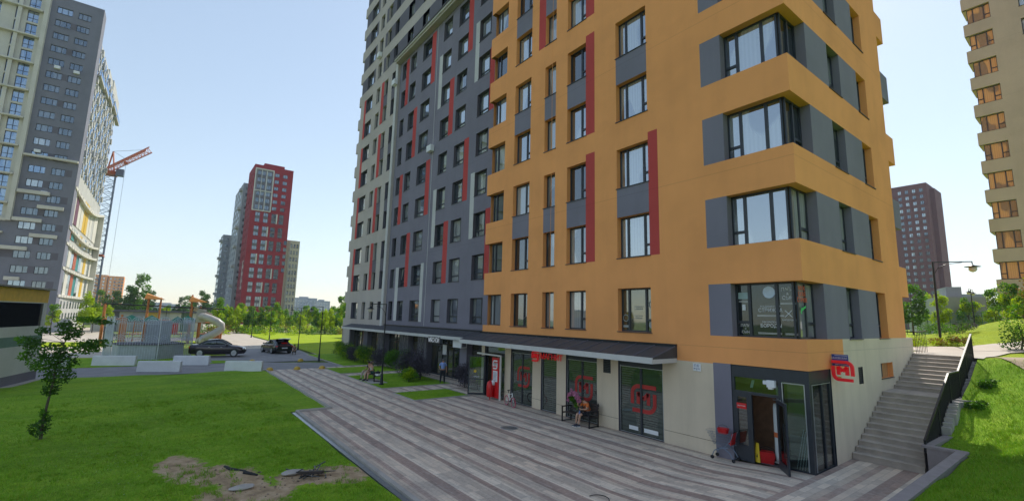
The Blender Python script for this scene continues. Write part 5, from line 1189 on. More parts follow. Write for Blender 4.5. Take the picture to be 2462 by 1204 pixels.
for (y0, y1, z0, z1, m) in ((-12.6, -11.4, 3.1, 5.0, pl), (-15.8, -14.6, 1.4, 3.0, M['red']), (-18.2, -17.2, 1.4, 2.6, M['redp']), (-21.2, -20.4, .1, 3.6, wo), (-10.6, -9.6, .4, 1.2, wo)): b = MB(); b.box(-76.92, -76.72, y0, y1, z0, z1, m); b.build('panel', pg)
b = MB(); pts = []
for i in range(19):
    a = R(-110+i*13.5); r_ = 1.75; pts.append((-75.4+r_*math.cos(a)*.7, -10.3+r_*math.sin(a)*-.0+ (1.55*math.sin(i/18*math.pi)) , 3.9-3.35*i/18))
pts = [(-76.7, -12.0, 4.0), (-76.0, -11.6, 3.95), (-75.3, -10.9, 3.7), (-74.9, -10.1, 3.3), (-74.8, -9.5, 2.8), (-74.8, -9.4, 2.3), (-74.7, -9.9, 1.8), (-74.6, -10.7, 1.3), (-74.5, -11.5, .85), (-74.2, -12.0, .5), (-73.9, -11.6, .45)]
b.tube(pts, .52, pl, 14)
for p, q in zip(pts[1::2], pts[2::2]):
    d = (Vector(q)-Vector(p)).normalized()*.05; b.bar(Vector(p)-d, Vector(p)+d, .56, plain('slide_ring', (.45, .43, .41)), n=14)
b.build('tube_slide', pg); b = MB()
for k in range(9): b.bar((-76.8, -19.6, .3+k*.35), (-76.8, -18.6, .3+k*.35), .04, wo, n=5)
b.bar((-76.8, -19.6, 0), (-76.8, -19.6, 3.3), .06, wo, n=6); b.bar((-76.8, -18.6, 0), (-76.8, -18.6, 3.3), .06, wo, n=6); b.build('ladder', pg)
# ---------------------------------------------------------------- booth at shop door B
t = thing('red_stand', 'tall red stand with a white emblem and paper notice beside the shop door', 'stand', (-16.75, -.25, 0))
b = MB(); b.box(-17.1, -16.41, -.42, -.36, .12, 2.44, M['redp']); b.build('panel', t); b = MB(); logo(b, -17.0, 1.78, .46, .50, -.425, M['white'], t=.2, th=.01); b.build('emblem', t); b = MB(); b.box(-16.95, -16.5, -.44, -.425, 1.05, 1.68, M['white']); b.build('notice', t)
nl = MB()
for k in range(7): nl.box(-16.9, -16.58, -.445, -.441, 1.14+k*.07, 1.16+k*.07, ink)
nl.build('notice_lines', t)
b = MB(); b.lathe((-16.95, -.62, 0), [(.17, .18), (.21, .25), (.21, .75), (.17, 1.02), (.01, 1.12)], M['redp'], 14); b.bar((-16.95, -.62, 0), (-16.95, -.62, .2), .03, M['redp']); b.build('red_bin', t)
b = MB(); b.lathe((-16.8, -.5, 0), [(.01, .85), (.10, .86), (.115, 1.0), (.10, 1.12), (.01, 1.14)], M['white'], 12); b.build('dispenser', t)
t = thing('glass_door_leaf', 'open black framed glass door with a yellow dot at the left shop entrance', 'door', (-18.6, -.2, 0)); a = Vector((-18.45, -.02, 0)); d = Vector((-.62, -.80, 0)).normalized(); n = Vector((-d.y, d.x, 0)); L = 1.05; b = MB()
for (s0, s1, z0, z1) in ((0, .08, .03, 2.42), (L-.08, L, .03, 2.42), (.08, L-.08, .03, .14), (.08, L-.08, 2.34, 2.42), (.08, L-.08, .95, 1.0)): b.obox(a+d*(s0+s1)/2+Vector((0, 0, (z0+z1)/2)), d*(s1-s0)/2, n*.025, Vector((0, 0, (z1-z0)/2)), M['frame'])
b.build('frame', t); b = MB(); b.obox(a+d*L/2+Vector((0, 0, 1.25)), d*(L/2-.08), n*.004, Vector((0, 0, 1.08)), M['clear']); b.build('pane', t)
b = MB(); c_ = a+d*.62+Vector((0, 0, 1.45)); b.add([c_+n*-.012+d*(.09*math.cos(R(k)))+Vector((0, 0, .09*math.sin(R(k)))) for k in range(0, 360, 20)], [tuple(range(18))], M['yellow2']); b.add([c_+n*.012+d*(.09*math.cos(R(k)))+Vector((0, 0, .09*math.sin(R(k)))) for k in range(0, 360, 20)], [tuple(range(17, -1, -1))], M['yellow2']); b.build('yellow_dot', t)
o = text('ЧАСЫ', .12, M['white'], ext=.001); o.parent = t; o.rotation_euler = (math.pi/2, 0, math.atan2(-d.y, -d.x)); o.location = a+d*.52-n*.0+Vector((0, 0, 1.12))-Vector((-18.6, -.2, 0))+Vector((.02, -.02, 0))
t = thing('air_conditioner', 'white air conditioner box under the canopy joint above the storefront', 'air conditioner', (-23.9, 1.2, 2.8)); b = MB(); b.box(-24.4, -23.2, 1.0, 1.5, 2.55, 3.08, M['white']); b.build('housing', t, bevel=.015)
b = MB(); b.box(-23.19, -23.17, 1.08, 1.42, 2.62, 3.0, M['dgrey']); b.lathe((-24.0, .985, 2.8), [(.001, 0)], M['dgrey'], 4) if False else None; b.build('grille', t)
t = thing('paper_notice', 'white paper sheet taped to the storefront glass behind the standing man', 'notice', (-27.9, 2.2, 1.9)); b = MB(); b.box(-28.15, -27.5, 2.225, 2.236, 1.72, 2.5, M['white']); b.build('sheet', t)
b = MB(); b.box(-42.6, -41.9, 2.22, 2.236, 1.5, 2.6, M['white']); b.add([(-42.6, 2.228, 1.5), (-41.9, 2.228, 1.5), (-42.25, 2.228, 1.2)], [(0, 2, 1)], M['white']); tag(b.build('pennant_poster'), 'white pennant-shaped poster in the far storefront', 'poster')
# ---------------------------------------------------------------- bicycle
bk = thing('bicycle', 'small bicycle with pink tyres and a white frame leaning by the red stand', 'bicycle', (-14.65, -.85, .015), R(-12)); pk = plain('pink_tyre', (.48, .06, .11), .6); wr = .25
def wheel(x):
    b = MB(); pts = [(x+wr*math.cos(2*math.pi*k/22), 0, wr+wr*math.sin(2*math.pi*k/22)) for k in range(23)]; b.tube(pts, .024, pk, 8, False); o = b.build('wheel'); o.parent = bk
    b = MB(); pts = [(x+(wr-.03)*math.cos(2*math.pi*k/22), 0, wr+(wr-.03)*math.sin(2*math.pi*k/22)) for k in range(23)]; b.tube(pts, .012, M['steel'], 6, False)
    for k in range(14): a = 2*math.pi*k/14; b.bar((x, 0, wr), (x+(wr-.03)*math.cos(a), 0, wr+(wr-.03)*math.sin(a)), .003, M['steel'], n=3, cap=False)
    b.bar((x, -.04, wr), (x, .04, wr), .02, M['steel']); o2 = b.build('rim'); o2.parent = o
wheel(-.45); wheel(.45); b = MB(); wm = M['whitemetal']; 
for p, q in (((-.45, 0, .25), (-.08, 0, .27)), ((-.45, 0, .25), (-.17, 0, .55)), ((-.08, 0, .27), (-.20, 0, .66)), ((-.08, 0, .27), (.30, 0, .62)), ((-.18, 0, .60), (.28, 0, .70)), ((.27, 0, .74), (.45, 0, .25))): b.bar(p, q, .02, wm)
o = b.build('frame'); o.parent = bk; b = MB(); b.bar((.27, 0, .72), (.25, 0, .88), .016, M['black']); b.tube([(.22, -.24, .90), (.25, -.08, .92), (.25, .08, .92), (.22, .24, .90)], .014, M['black'], 6); o = b.build('handlebar'); o.parent = bk
b = MB(); b.bar((-.2, 0, .64), (-.22, 0, .78), .014, M['black']); b.ball((-.24, 0, .80), .13, .065, .03, M['black']); o = b.build('saddle'); o.parent = bk
b = MB(); b.bar((-.08, -.05, .27), (-.08, .05, .27), .03, M['black']); b.bar((-.08, -.06, .27), (-.02, -.06, .14), .01, M['steel']); b.box(-.06, .02, -.14, -.06, .125, .145, M['black']); b.bar((-.08, .06, .27), (-.14, .06, .40), .01, M['steel']); b.box(-.18, -.10, .06, .14, .39, .41, M['black']); o = b.build('pedals'); o.parent = bk
# ---------------------------------------------------------------- shopping cart
sc = thing('shopping_cart', 'blue-grey shopping cart with a red child seat panel parked by the grey corner panel', 'shopping cart', (-2.72, -.28, .06), R(8)); cm = plain('cart_metal', (.20, .25, .34), .35, .6, .08); b = MB()
for s in (-.22, .22):
    b.tube([(-.38, s, .12), (-.30, s, .30), (-.02, s*1.0, .42), (.18, s, .46)], .016, cm, 6); b.tube([(.0, s, .44), (.22, s, .30), (.34, s, .10)], .016, cm, 6); b.tube([(.05, s, .45), (.28, s, .75), (.36, s, .98)], .014, cm, 6)
b.bar((-.30, -.22, .30), (-.30, .22, .30), .012, cm); b.bar((.34, -.22, .12), (.34, .22, .12), .012, cm); o = b.build('chassis'); o.parent = sc
b = MB()
for k in range(6):
    z = .50+k*.085; f = .75+.05*k; b.beam((-.45*f-.03*k, -.2*f, z), (.30, -.24, z), .006, .006, cm); b.beam((-.45*f-.03*k, .2*f, z), (.30, .24, z), .006, .006, cm); b.beam((-.45*f-.03*k, -.2*f, z), (-.45*f-.03*k, .2*f, z), .006, .006, cm)
for k in range(13):
    x = -.34+k*.053; 
    for s in (-1, 1): b.beam((x, s*.16, .5), (x-.06, s*.225, .92), .005, .005, cm)
for k in range(7): b.beam((-.34, -.15+k*.05, .5), (-.55, -.19+k*.063, .92), .005, .005, cm); b.beam((-.34, -.15+k*.05, .5), (.3, -.2+k*.066, .5), .005, .005, cm)
o = b.build('basket_wires'); o.parent = sc; b = MB(); b.bar((.38, -.26, 1.0), (.38, .26, 1.0), .018, M['black']); o = b.build('handle'); o.parent = sc
b = MB(); b.obox((.28, 0, .74), (.01, 0, 0), (0, .21, 0), (.035, 0, .20), M['redp']); b.obox((.22, 0, .60), (.07, 0, 0), (0, .2, 0), (0, 0, .008), M['redp']); o = b.build('child_seat'); o.parent = sc
b = MB()
for x, s in ((-.38, -.22), (-.38, .22), (.34, -.22), (.34, .22)): b.bar((x, s-.015, .065), (x, s+.015, .065), .062, M['rubber'], n=14); b.bar((x, s, .065), (x, s, .14), .012, cm)
o = b.build('caster'); o.parent = sc
basket('shopping_basket', 'red shopping basket sitting in the top of the shopping cart', (-2.78, -.28, .93), .75, rz=.2)
# debris on the lawn
b = MB(); rr = random.Random(3)
for k in range(16): x, y = -8.9+rr.uniform(-.5, .5), -12.6+rr.uniform(-.35, .35); b.beam((x, y, .06+rr.uniform(0, .05)), (x+rr.uniform(-.5, .5), y+rr.uniform(-.4, .4), .06+rr.uniform(0, .12)), .035, .02, M['black'])
b.obox((-8.8, -12.6, .12), (.14, .3, 0), (.1, -.05, .02), (0, 0, .04), M['wood']); tag(b.build('scrap_heap'), 'heap of charred dark scraps on the bare earth in the lawn', 'debris')
b = MB(); b.tube([(-10.9, -14.6, .06), (-10.4, -14.5, .10), (-10.1, -14.15, .07), (-9.9, -14.2, .10), (-9.6, -13.9, .06)], [.05, .06, .04, .06, .03], M['rubber'], 7); tag(b.build('torn_hose'), 'piece of crumpled dark hose on the grass left of the scrap heap', 'debris')
def rock(name, lab, c, s, seed):
    r_ = random.Random(seed); b = MB(); b.ball(c, s[0], s[1], s[2], M['concrete'], 9, 6); b.v = [(x+r_.uniform(-.1, .1)*s[0], y+r_.uniform(-.1, .1)*s[1], z+r_.uniform(-.15, .15)*s[2]) for x, y, z in b.v]; b.sm = [False]*len(b.sm); tag(b.build(name), lab, 'stone')
rock('flat_stone', 'pale flat stone half sunk in the bare earth, nearer the camera', (-8.7, -14.4, .07), (.17, .32, .06), 1)
rock('flat_stone', 'pale rounded stone at the grass edge behind the scrap heap', (-9.3, -13.0, .06), (.2, .32, .07), 2)
b = MB(); b.tube([(-2.75+.30*math.cos(R(k)), -6.8+.30*math.sin(R(k)), .05+.02*math.sin(R(k))) for k in range(0, 181, 12)], .012, M['rubber'], 6); tag(b.build('cable_loop'), 'thin black cable loop lying on the paving at the bottom of the view', 'cable')
# ================================================================ VEGETATION
def leaves(blobs, n, size, rng, flat=.0, shell=.5):
    """blobs: (x,y,z, rx,ry,rz); returns (n,4,3) little leaf quads and a clump index"""
    B = np.array(blobs, dtype=float); w = (B[:, 3]*B[:, 4]*B[:, 5])**(2/3); w /= w.sum(); k = rng.choice(len(B), n, p=w)
    d = rng.normal(size=(n, 3)); d /= np.linalg.norm(d, axis=1)[:, None]; r = rng.random(n)**(1/3); r = r*(1-shell)+shell*(r**.35)
    c = B[k, :3]+d*r[:, None]*B[k, 3:6]*(1+.18*rng.normal(size=(n, 1)))
    a = rng.normal(size=(n, 3)); a[:, 2] *= (1-flat); a /= np.linalg.norm(a, axis=1)[:, None]; b_ = np.cross(a, rng.normal(size=(n, 3))); b_ /= np.linalg.norm(b_, axis=1)[:, None]
    s = size*(.6+.8*rng.random((n, 1))); a = a*s; b_ = b_*s*.55
    return np.stack([c-a*.5, c+b_*.5, c+a*.6, c-b_*.5], axis=1), k
def make_tree(name, lab, cat, blobs, n, size, trunk, mats, seed, loc, group=None, limbs=True):
    rng = np.random.default_rng(seed); t = thing(name, lab, cat, loc, 0, group)
    V, k = leaves(blobs, n, size, rng); mi_ = (k*7+seed) % len(mats)
    flip = rng.random(n) < .2; mi_ = np.where(flip, rng.integers(0, len(mats), n), mi_)
    quadmesh('crown', V, mats, mi_, t)
    b = MB(); b.tube([p[:3] for p in trunk], [p[3] for p in trunk], M['bark'], 8)
    if limbs:
        for i, bl_ in enumerate(blobs):
            c = Vector(bl_[:3]); best = min(trunk[1:], key=lambda p: abs(p[2]-(c.z-.35*(c-Vector((p[0], p[1], c.z))).length))); p = Vector(best[:3])
            m_ = p.lerp(c, .5)+Vector((0, 0, .05*(c-p).length)); b.tube([p, m_, c+Vector((0, 0, bl_[5]*.3))], [best[3]*.55, best[3]*.35, .008], M['bark'], 5)
    o = b.build('trunk'); o.parent = t; return t
# young oak on the near lawn
make_tree('young_tree', 'young oak with a thin leaning stem on the near lawn at the left', 'tree',
    [(-.05, -.1, .50, .26, .28, .24), (.1, .05, .85, .14, .16, .16), (.2, .0, 1.05, .12, .13, .12), (.3, .1, 1.85, .25, .25, .2), (.45, .25, 2.35, .35, .42, .28), (.35, -.25, 2.75, .30, .4, .25), (.75, .35, 2.85, .35, .4, .28), (.55, .0, 3.2, .4, .42, .28), (.9, .9, 3.35, .35, .45, .22), (1.35, 1.15, 3.5, .30, .40, .16), (.2, -.6, 3.45, .25, .28, .22), (.1, -.7, 3.05, .18, .2, .18), (1.0, .45, 3.85, .32, .35, .24), (.7, .25, 4.1, .20, .25, .16), (1.3, .8, 4.35, .28, .45, .10), (1.55, 1.3, 4.25, .2, .3, .08), (.3, -.35, 3.9, .16, .2, .14), (.0, -.85, 3.6, .16, .2, .14)],
    3900, .105, [(0, 0, 0, .05), (.05, .0, .6, .045), (.22, .05, 1.3, .038), (.38, .12, 2.0, .032), (.55, .15, 2.7, .026), (.75, .3, 3.5, .018), (1.1, .6, 4.2, .008)], [M['leafd'], M['leafd'], M['leafg']], 3, (-17.25, -19.6, .05))
# shrubs in front of the shops
sh_ = [((-47.5, .1), 1.5, 1.7, 'leafg', 'green shrub in front of the far storefront at the left end'), ((-44.6, -.3), 1.4, 1.9, 'leafg', 'bright green shrub next to the purple shrub before the far storefront'), ((-41.8, -.4), 1.25, 1.75, 'leafp', 'dark purple shrub under the far storefront sign'), ((-39.7, -.2), 1.3, 1.9, 'leafg', 'tall green shrub right of the far purple shrub'), ((-35.9, .3), 1.45, 1.9, 'leafp', 'purple shrub behind the seated woman and lamp post'), ((-34.2, .45), 1.1, 1.9, 'leafd', 'dark shrub against the lattice pier'),
       ((-29.4, -.2), 1.25, 2.1, 'leafg', 'tall green shrub rising behind the big purple shrub'), ((-28.4, -.7), 1.75, 2.15, 'leafp', 'biggest dark purple shrub in the middle of the lawn bed'), ((-26.4, -.55), 1.35, 1.95, 'leafp', 'dark purple shrub between the big purple one and the standing man'), ((-25.8, -1.75), .85, 1.05, 'leafy', 'low bright green hydrangea in front of the purple shrubs'), ((-21.6, .45), 1.15, 1.65, 'leafp', 'purple shrub right of the standing man'), ((-20.6, .85), .8, 2.0, 'leafg', 'green shrub beside the glass door leaf')]
for i, ((x, y), r_, h, mt, lab) in enumerate(sh_):
    rr = random.Random(i+40); bl_ = [(rr.uniform(-.55, .55)*r_, rr.uniform(-.4, .4)*r_, h*rr.uniform(.25, .78), r_*rr.uniform(.32, .5), r_*rr.uniform(.3, .45), h*rr.uniform(.18, .3)) for _ in range(11)]
    ms = {'leafg': [M['leafg'], M['leafd'], M['leafy']], 'leafp': [M['leafp']], 'leafd': [M['leafd'], M['leafg']], 'leafy': [M['leafy'], M['leafg']]}[mt]
    make_tree('shrub', lab, 'shrub', bl_, 4600, .085, [(0, 0, 0, .04), (0, 0, h*.4, .03)], ms, i+5, (x, y, .03), 'shrubs in the beds before the shops')
# far row of young trees beyond the meadow
proto = []
for v in range(5):
    rr = random.Random(90+v); h = 6.6+v*.35; bl_ = []
    for k in range(16):
        z = h*rr.uniform(.28, .97); w = 1.9*math.sin(min(1, (h-z)/h*1.25+.15)*math.pi*.62); bl_.append((rr.uniform(-1, 1)*w*.75, rr.uniform(-1, 1)*w*.75, z, .75*rr.uniform(.6, 1.1), .75*rr.uniform(.6, 1.1), .8*rr.uniform(.6, 1.1)))
    proto.append(make_tree('young_tree', 'young yellow-green tree in the row beyond the bright meadow', 'tree', bl_, 2300, .32, [(0, 0, 0, .11), (.05, 0, h*.5, .07), (0, .1, h*.92, .03)], [[M['leafy'], M['leafg']], [M['leafy']], [M['leafg'], M['leafy']], [M['leafd'], M['leafg']], [M['leafy'], M['leafg']]][v], 20+v, (0, 0, 0), 'young trees beyond the bright meadow'))
used = [False]*5
def put_tree(x, y, s, v, lab=None, group=None, z=0, rz=None):
    o = proto[v] if not used[v] else copy_tree(proto[v]); used[v] = True
    o.location = (x, y, z); o.scale = (s, s, s*random.Random(int(x*10+y)).uniform(.9, 1.12)); o.rotation_euler = (0, 0, random.Random(int(x+y*7)).uniform(0, 6.28) if rz is None else rz)
    if lab: o['label'] = lab
    if group: o['group'] = group
    return o
rr = random.Random(77); ORD = 'first second third fourth fifth sixth seventh eighth ninth tenth eleventh twelfth thirteenth fourteenth fifteenth sixteenth seventeenth eighteenth nineteenth twentieth'.split(); cnt = {}
for px_ in range(508, 835, 9):
    d = rr.uniform(120, 158); v = rr.randrange(5); where = 'left of the red tower' if px_ < 562 else 'in front of the red tower' if px_ < 690 else 'between red tower and main building'
    cnt[where] = cnt.get(where, 0)+1; p = gpt(px_+rr.uniform(-3, 3), d)
    put_tree(p.x, p.y, rr.uniform(.58, .92), v, '%s meadow tree %s, %s from left' % (['yellow-green', 'bright yellow', 'mid green', 'dark green', 'mixed green'][v], where, ORD[cnt[where]-1]))
for (px_, d, s, v, lab) in ((205, 118, .95, 1, 'light green tree at the foot of the tall grey tower'), (228, 124, .8, 0, 'small tree just right of the light green tree under the tower'), (262, 128, .8, 1, 'yellow-green round tree left of the playground posts'), (405, 150, .95, 0, 'light green tree behind the slide tower'), (128, 116, .7, 4, 'small bright tree seen right behind the pavilion')):
    p = gpt(px_, d); o = put_tree(p.x, p.y, s, v, lab, 'single trees near the left tower')
# bigger dark trees in the distance
big = None
for (px_, d, s, v, lab) in ((325, 190, 2.0, 3, 'big loose dark tree rising behind the playground'), (300, 200, 1.5, 3, 'dark tree left of the big loose tree'), (350, 205, 1.6, 3, 'dark tree right of the big loose tree'), (268, 210, 1.35, 3, 'dark tree below the brick tower'), (235, 190, 1.4, 3, 'dark green tree between tower and brick block'), (455, 200, 1.45, 3, 'dense dark tree right of the slide'), (480, 215, 1.5, 3, 'dark round tree behind the path, left one of the pair'), (497, 210, 1.35, 3, 'dark round tree behind the path, right one of the pair'), (430, 220, 1.2, 3, 'distant dark tree over the tube slide'), (820, 165, 1.25, 4, 'tall tree against the far corner of the main building'), (735, 190, 1.0, 4, 'tree below the distant grey slab')):
    p = gpt(px_, d); put_tree(p.x, p.y, s, v, lab, 'dark trees in the distance')
# woodland ground cover reading as one mass along the horizon
rng = np.random.default_rng(8); bl_ = []
for px_ in list(range(200, 840, 9)):
    p = gpt(px_, rng.uniform(240, 300)); bl_.append((p.x, p.y, 2.2, 4.5, 4.5, rng.uniform(2.2, 4.6)))
V, k = leaves(bl_, 26000, 1.0, rng); tag(quadmesh('woodland', V, [M['leafd'], M['leafg']], k % 2), 'distant belt of woods along the horizon', 'woods', kind='stuff')
bl_ = []
for px_ in list(range(505, 835, 7)):
    p = gpt(px_, rng.uniform(112, 150)); bl_.append((p.x, p.y, .6, 1.4, 1.4, rng.uniform(.6, 1.5)))
V, k = leaves(bl_, 12000, .3, rng); tag(quadmesh('undergrowth', V, [M['leafg'], M['leafy'], M['leafr'], M['leafd']], k % 4), 'low undergrowth below the row of young trees', 'undergrowth', kind='stuff')
# right side: terrace planting
for (x, y, s, v, lab) in ((.6, 46, .62, 0, 'bushy bright tree left of the beige block'), (-.6, 52, .66, 4, 'second bushy tree behind the bright one left of the beige block'), (-2.6, 58, .6, 0, 'smaller tree left of the bushy pair'), (-10.3, 60, .95, 3, 'dark tree touching the orange wall in the gap'), (-8.6, 66, .7, 1, 'small light tree under the brown tower'), (-6.5, 70, .75, 0, 'light tree beside the far fence'), (-12, 78, .8, 1, 'pale tree farthest left in the gap'), (-4.5, 74, .8, 4, 'tree behind the far lamp')):
    put_tree(x, y, s, v, lab, 'trees on the upper terrace', hill_z(x, y)-.1)
for (x, y, h, sd, lab) in ((3.35, 22.5, 3.4, 61, 'thin brownish young tree on the mound at the right edge'), (3.0, 17.2, 1.5, 62, 'grey-green bush at the right edge by the terrace path')):
    rr = random.Random(sd); bl_ = [(rr.uniform(-.5, .6), rr.uniform(-.5, .5), h*rr.uniform(.55 if h > 2 else .2, .95), .4, .4, .35) for _ in range(10)]
    make_tree('young_tree' if h > 2 else 'bush', lab, 'tree' if h > 2 else 'bush', bl_, 1500, .10, [(0, 0, 0, .045), (.1, 0, h*.4, .035), (0, 0, h*.9, .012)], [M['leafr'], M['leafy']] if h > 2 else [M['leafd'], M['leafg']], sd, (x, y, hill_z(x, y)))
for i, (x, y, r_, ms, lab) in enumerate(((-.2, 18.6, .55, ['leafr', 'leafy'], 'russet low bush right of the terrace lamp'), (.45, 18.8, .55, ['leafr', 'leafg'], 'brownish bush nearest the railing top'), (-1.3, 17.9, .6, ['leafy', 'leafr'], 'yellow-green low bush left of the terrace lamp'), (-2.0, 18.8, .5, ['leafy', 'leafg'], 'pale low bush near the orange wall'), (-1.3, 26, .9, ['leafg', 'leafd'], 'grey-green bush behind the terrace lamp'), (-2.6, 29, .9, ['leafd', 'leafg'], 'dark bush left of the grassy mound'), (-.2, 24.5, .7, ['leafp', 'leafg'], 'purplish bush at the foot of the mound'), (2.7, 9.6, .34, ['leafg', 'leafd'], 'weedy tuft growing beside the stone flank of the steps'), (2.6, 7.7, .28, ['leafd', 'leafg'], 'lower weedy tuft beside the stone flank'))):
    rr = random.Random(i+300); bl_ = [(rr.uniform(-1, 1)*r_*.8, rr.uniform(-1, 1)*r_*.8, r_*rr.uniform(.15, .75), r_*.45, r_*.45, r_*.35) for _ in range(8)]
    make_tree('bush', lab, 'bush', bl_, 1100, .075, [(0, 0, 0, .02), (0, 0, r_*.5, .01)], [M[m] for m in ms], i+320, (x, y, hill_z(x, y)), 'low bushes on the terrace')
# fence of the sports court in the gap
fe = thing('court_fence', 'green mesh fence of a sports court below the brown tower', 'fence', (-9, 66, 4)); gm = plain('fence_green', (.02, .12, .08), .5)
for k in range(14): b = MB(); b.bar((-13+k*.75, 66, 3.5), (-13+k*.75, 66, 7), .04, gm, n=5); b.build('post', fe); b = MB()
for z in (3.9, 4.8, 5.7, 6.9): b.bar((-13, 66, z), (-3.2, 66, z), .025, gm, n=4)
for k in range(100): b.bar((-13+k*.098, 66, 3.6), (-13+k*.098, 66, 6.9), .008, gm, n=3, cap=False)
b.build('mesh', fe)
# grass blades near the camera
def blades(name, n, region, zf, seed, hgt, mats, lab, cond=None):
    rng = np.random.default_rng(seed); x0, x1, y0, y1 = region
    x = rng.uniform(x0, x1, n*3); y = rng.uniform(y0, y1, n*3); d = np.hypot(x-CAM.x, y-CAM.y); keep = rng.random(n*3) < np.clip((15/np.maximum(d, 4))**2, 0, 1)
    v = np.stack([x-CAM.x, y-CAM.y, 0*x-CAM.z], 1); e = v@np.array(fw); sx = np.abs(v@np.array(rt))/np.maximum(e, .1); keep &= (e > 1) & (sx < 1.2)
    if cond is not None: keep &= cond(x, y)
    x, y = x[keep][:n], y[keep][:n]; m = len(x); z = np.array([zf(a, b_) for a, b_ in zip(x, y)]); h = hgt*(.5+rng.random(m)); a = rng.uniform(0, 2*math.pi, m); w = .006+.006*rng.random(m)
    lean = rng.normal(size=(m, 2))*.5*h[:, None]; c = np.stack([x, y, z-.01], 1); dx = np.stack([np.cos(a)*w, np.sin(a)*w, 0*a], 1)
    tip = c+np.stack([lean[:, 0], lean[:, 1], h], 1); V = np.stack([c-dx, c+dx, tip], 1)
    tag(quadmesh(name, V, mats, rng.integers(0, len(mats), m), k=3), lab, 'grass', kind='stuff')
def nodirt(x, y):
    k = np.ones_like(x, bool)
    for (a, b_, rx, ry) in DIRT: k &= ((x-a)/rx)**2+((y-b_)/ry)**2 > 1.1+.35*np.sin(x*5+y*3)
    return k
blades('grass_blades', 90000, (-30, 3, -30, -11.2), lambda x, y: lawn_z(x, y)*min(1, (-11.1-y)*1.2+.4) if x > -18.8 else lawn_z(x, y), 1, .065, [M['blade'], M['blade'], M['blade2']], 'short grass blades on the near lawn', nodirt)
def tufts(name, n, region, zf, seed, mats, lab, cond=None):
    """uneven clumps of longer grass"""
    rng = np.random.default_rng(seed); x0, x1, y0, y1 = region; cx = rng.uniform(x0, x1, n); cy = rng.uniform(y0, y1, n); sel = (np.sin(cx*1.3+cy*.7)+np.sin(cy*1.9-cx*.6)+rng.normal(size=n)*.8) > .5
    if cond is not None: sel &= cond(cx, cy)
    cx, cy = cx[sel], cy[sel]; k = 16; m = len(cx)*k; x = np.repeat(cx, k)+rng.normal(size=m)*.05; y = np.repeat(cy, k)+rng.normal(size=m)*.05; z = np.array([zf(a, b_) for a, b_ in zip(x, y)]); h = .10*(.5+rng.random(m)); a = rng.uniform(0, 6.28, m); w = .008
    ln = rng.normal(size=(m, 2))*.45*h[:, None]; c = np.stack([x, y, z-.01], 1); dx = np.stack([np.cos(a)*w, np.sin(a)*w, 0*a], 1); V = np.stack([c-dx, c+dx, c+np.stack([ln[:, 0], ln[:, 1], h], 1)], 1); tag(quadmesh(name, V, mats, rng.integers(0, len(mats), m), k=3), lab, 'grass', kind='stuff')
lz_ = lambda x, y: lawn_z(x, y)*min(1, (-11.1-y)*1.2+.4) if x > -18.8 else lawn_z(x, y)
tufts('grass_tufts', 7000, (-26, 2, -26, -11.3), lz_, 5, [M['blade'], M['blade2']], 'scattered longer tufts on the near lawn')
rng = np.random.default_rng(31); n = 260; x = rng.normal(-9.3, 1.3, n); y = rng.normal(-13.9, 1.3, n); b = MB()
for a_, c_ in zip(x, y):
    if not nodirt(np.array([a_]), np.array([c_]))[0]: r_ = rng.uniform(.008, .035); b.ball((a_, c_, lz_(a_, c_)+r_*.3), r_*1.3, r_, r_*.7, M['sand'] if rng.random() < .6 else M['soil'], 5, 4)
b.sm = [False]*len(b.sm); tag(b.build('soil_clods'), 'small clods and pebbles on the bare earth', 'pebbles', kind='stuff')
b = MB()
for k in range(90): a_, c_ = rng.normal(-13.0, 1.3), rng.normal(-17.6, .9); b.add([(a_-.02, c_, lz_(a_, c_)+.07), (a_+.02, c_-.01, lz_(a_, c_)+.07), (a_+.005, c_+.02, lz_(a_, c_)+.085)], [(0, 1, 2)], M['white'])
tag(b.build('daisies'), 'tiny white flowers scattered in the near lawn', 'flowers', kind='stuff')
rz_ = hill_z
blades('grass_blades', 60000, (2.25, 9, -10, 12.2), hill_z, 2, .08, [M['blade'], M['blade2']], 'short grass blades on the slope right of the steps', lambda x, y: (x > 3.08) | (y > 3.3))
blades('grass_blades', 14000, (-31, -18.8, -4.6, .5), lambda x, y: .05, 3, .06, [M['blade']], 'short grass blades in the shop beds', lambda x, y: ((x > -21.6) & (y < -1)) | ((x > -30.9) & (x < -23.7) & ~((x > -28.6) & (x < -25.9) & (y > -4.5) & (y < -3.3))))
tufts('grass_tufts', 3800, (3.1, 8, -8, 12), hill_z, 6, [M['blade'], M['blade2']], 'scattered longer tufts on the slope right of the steps')
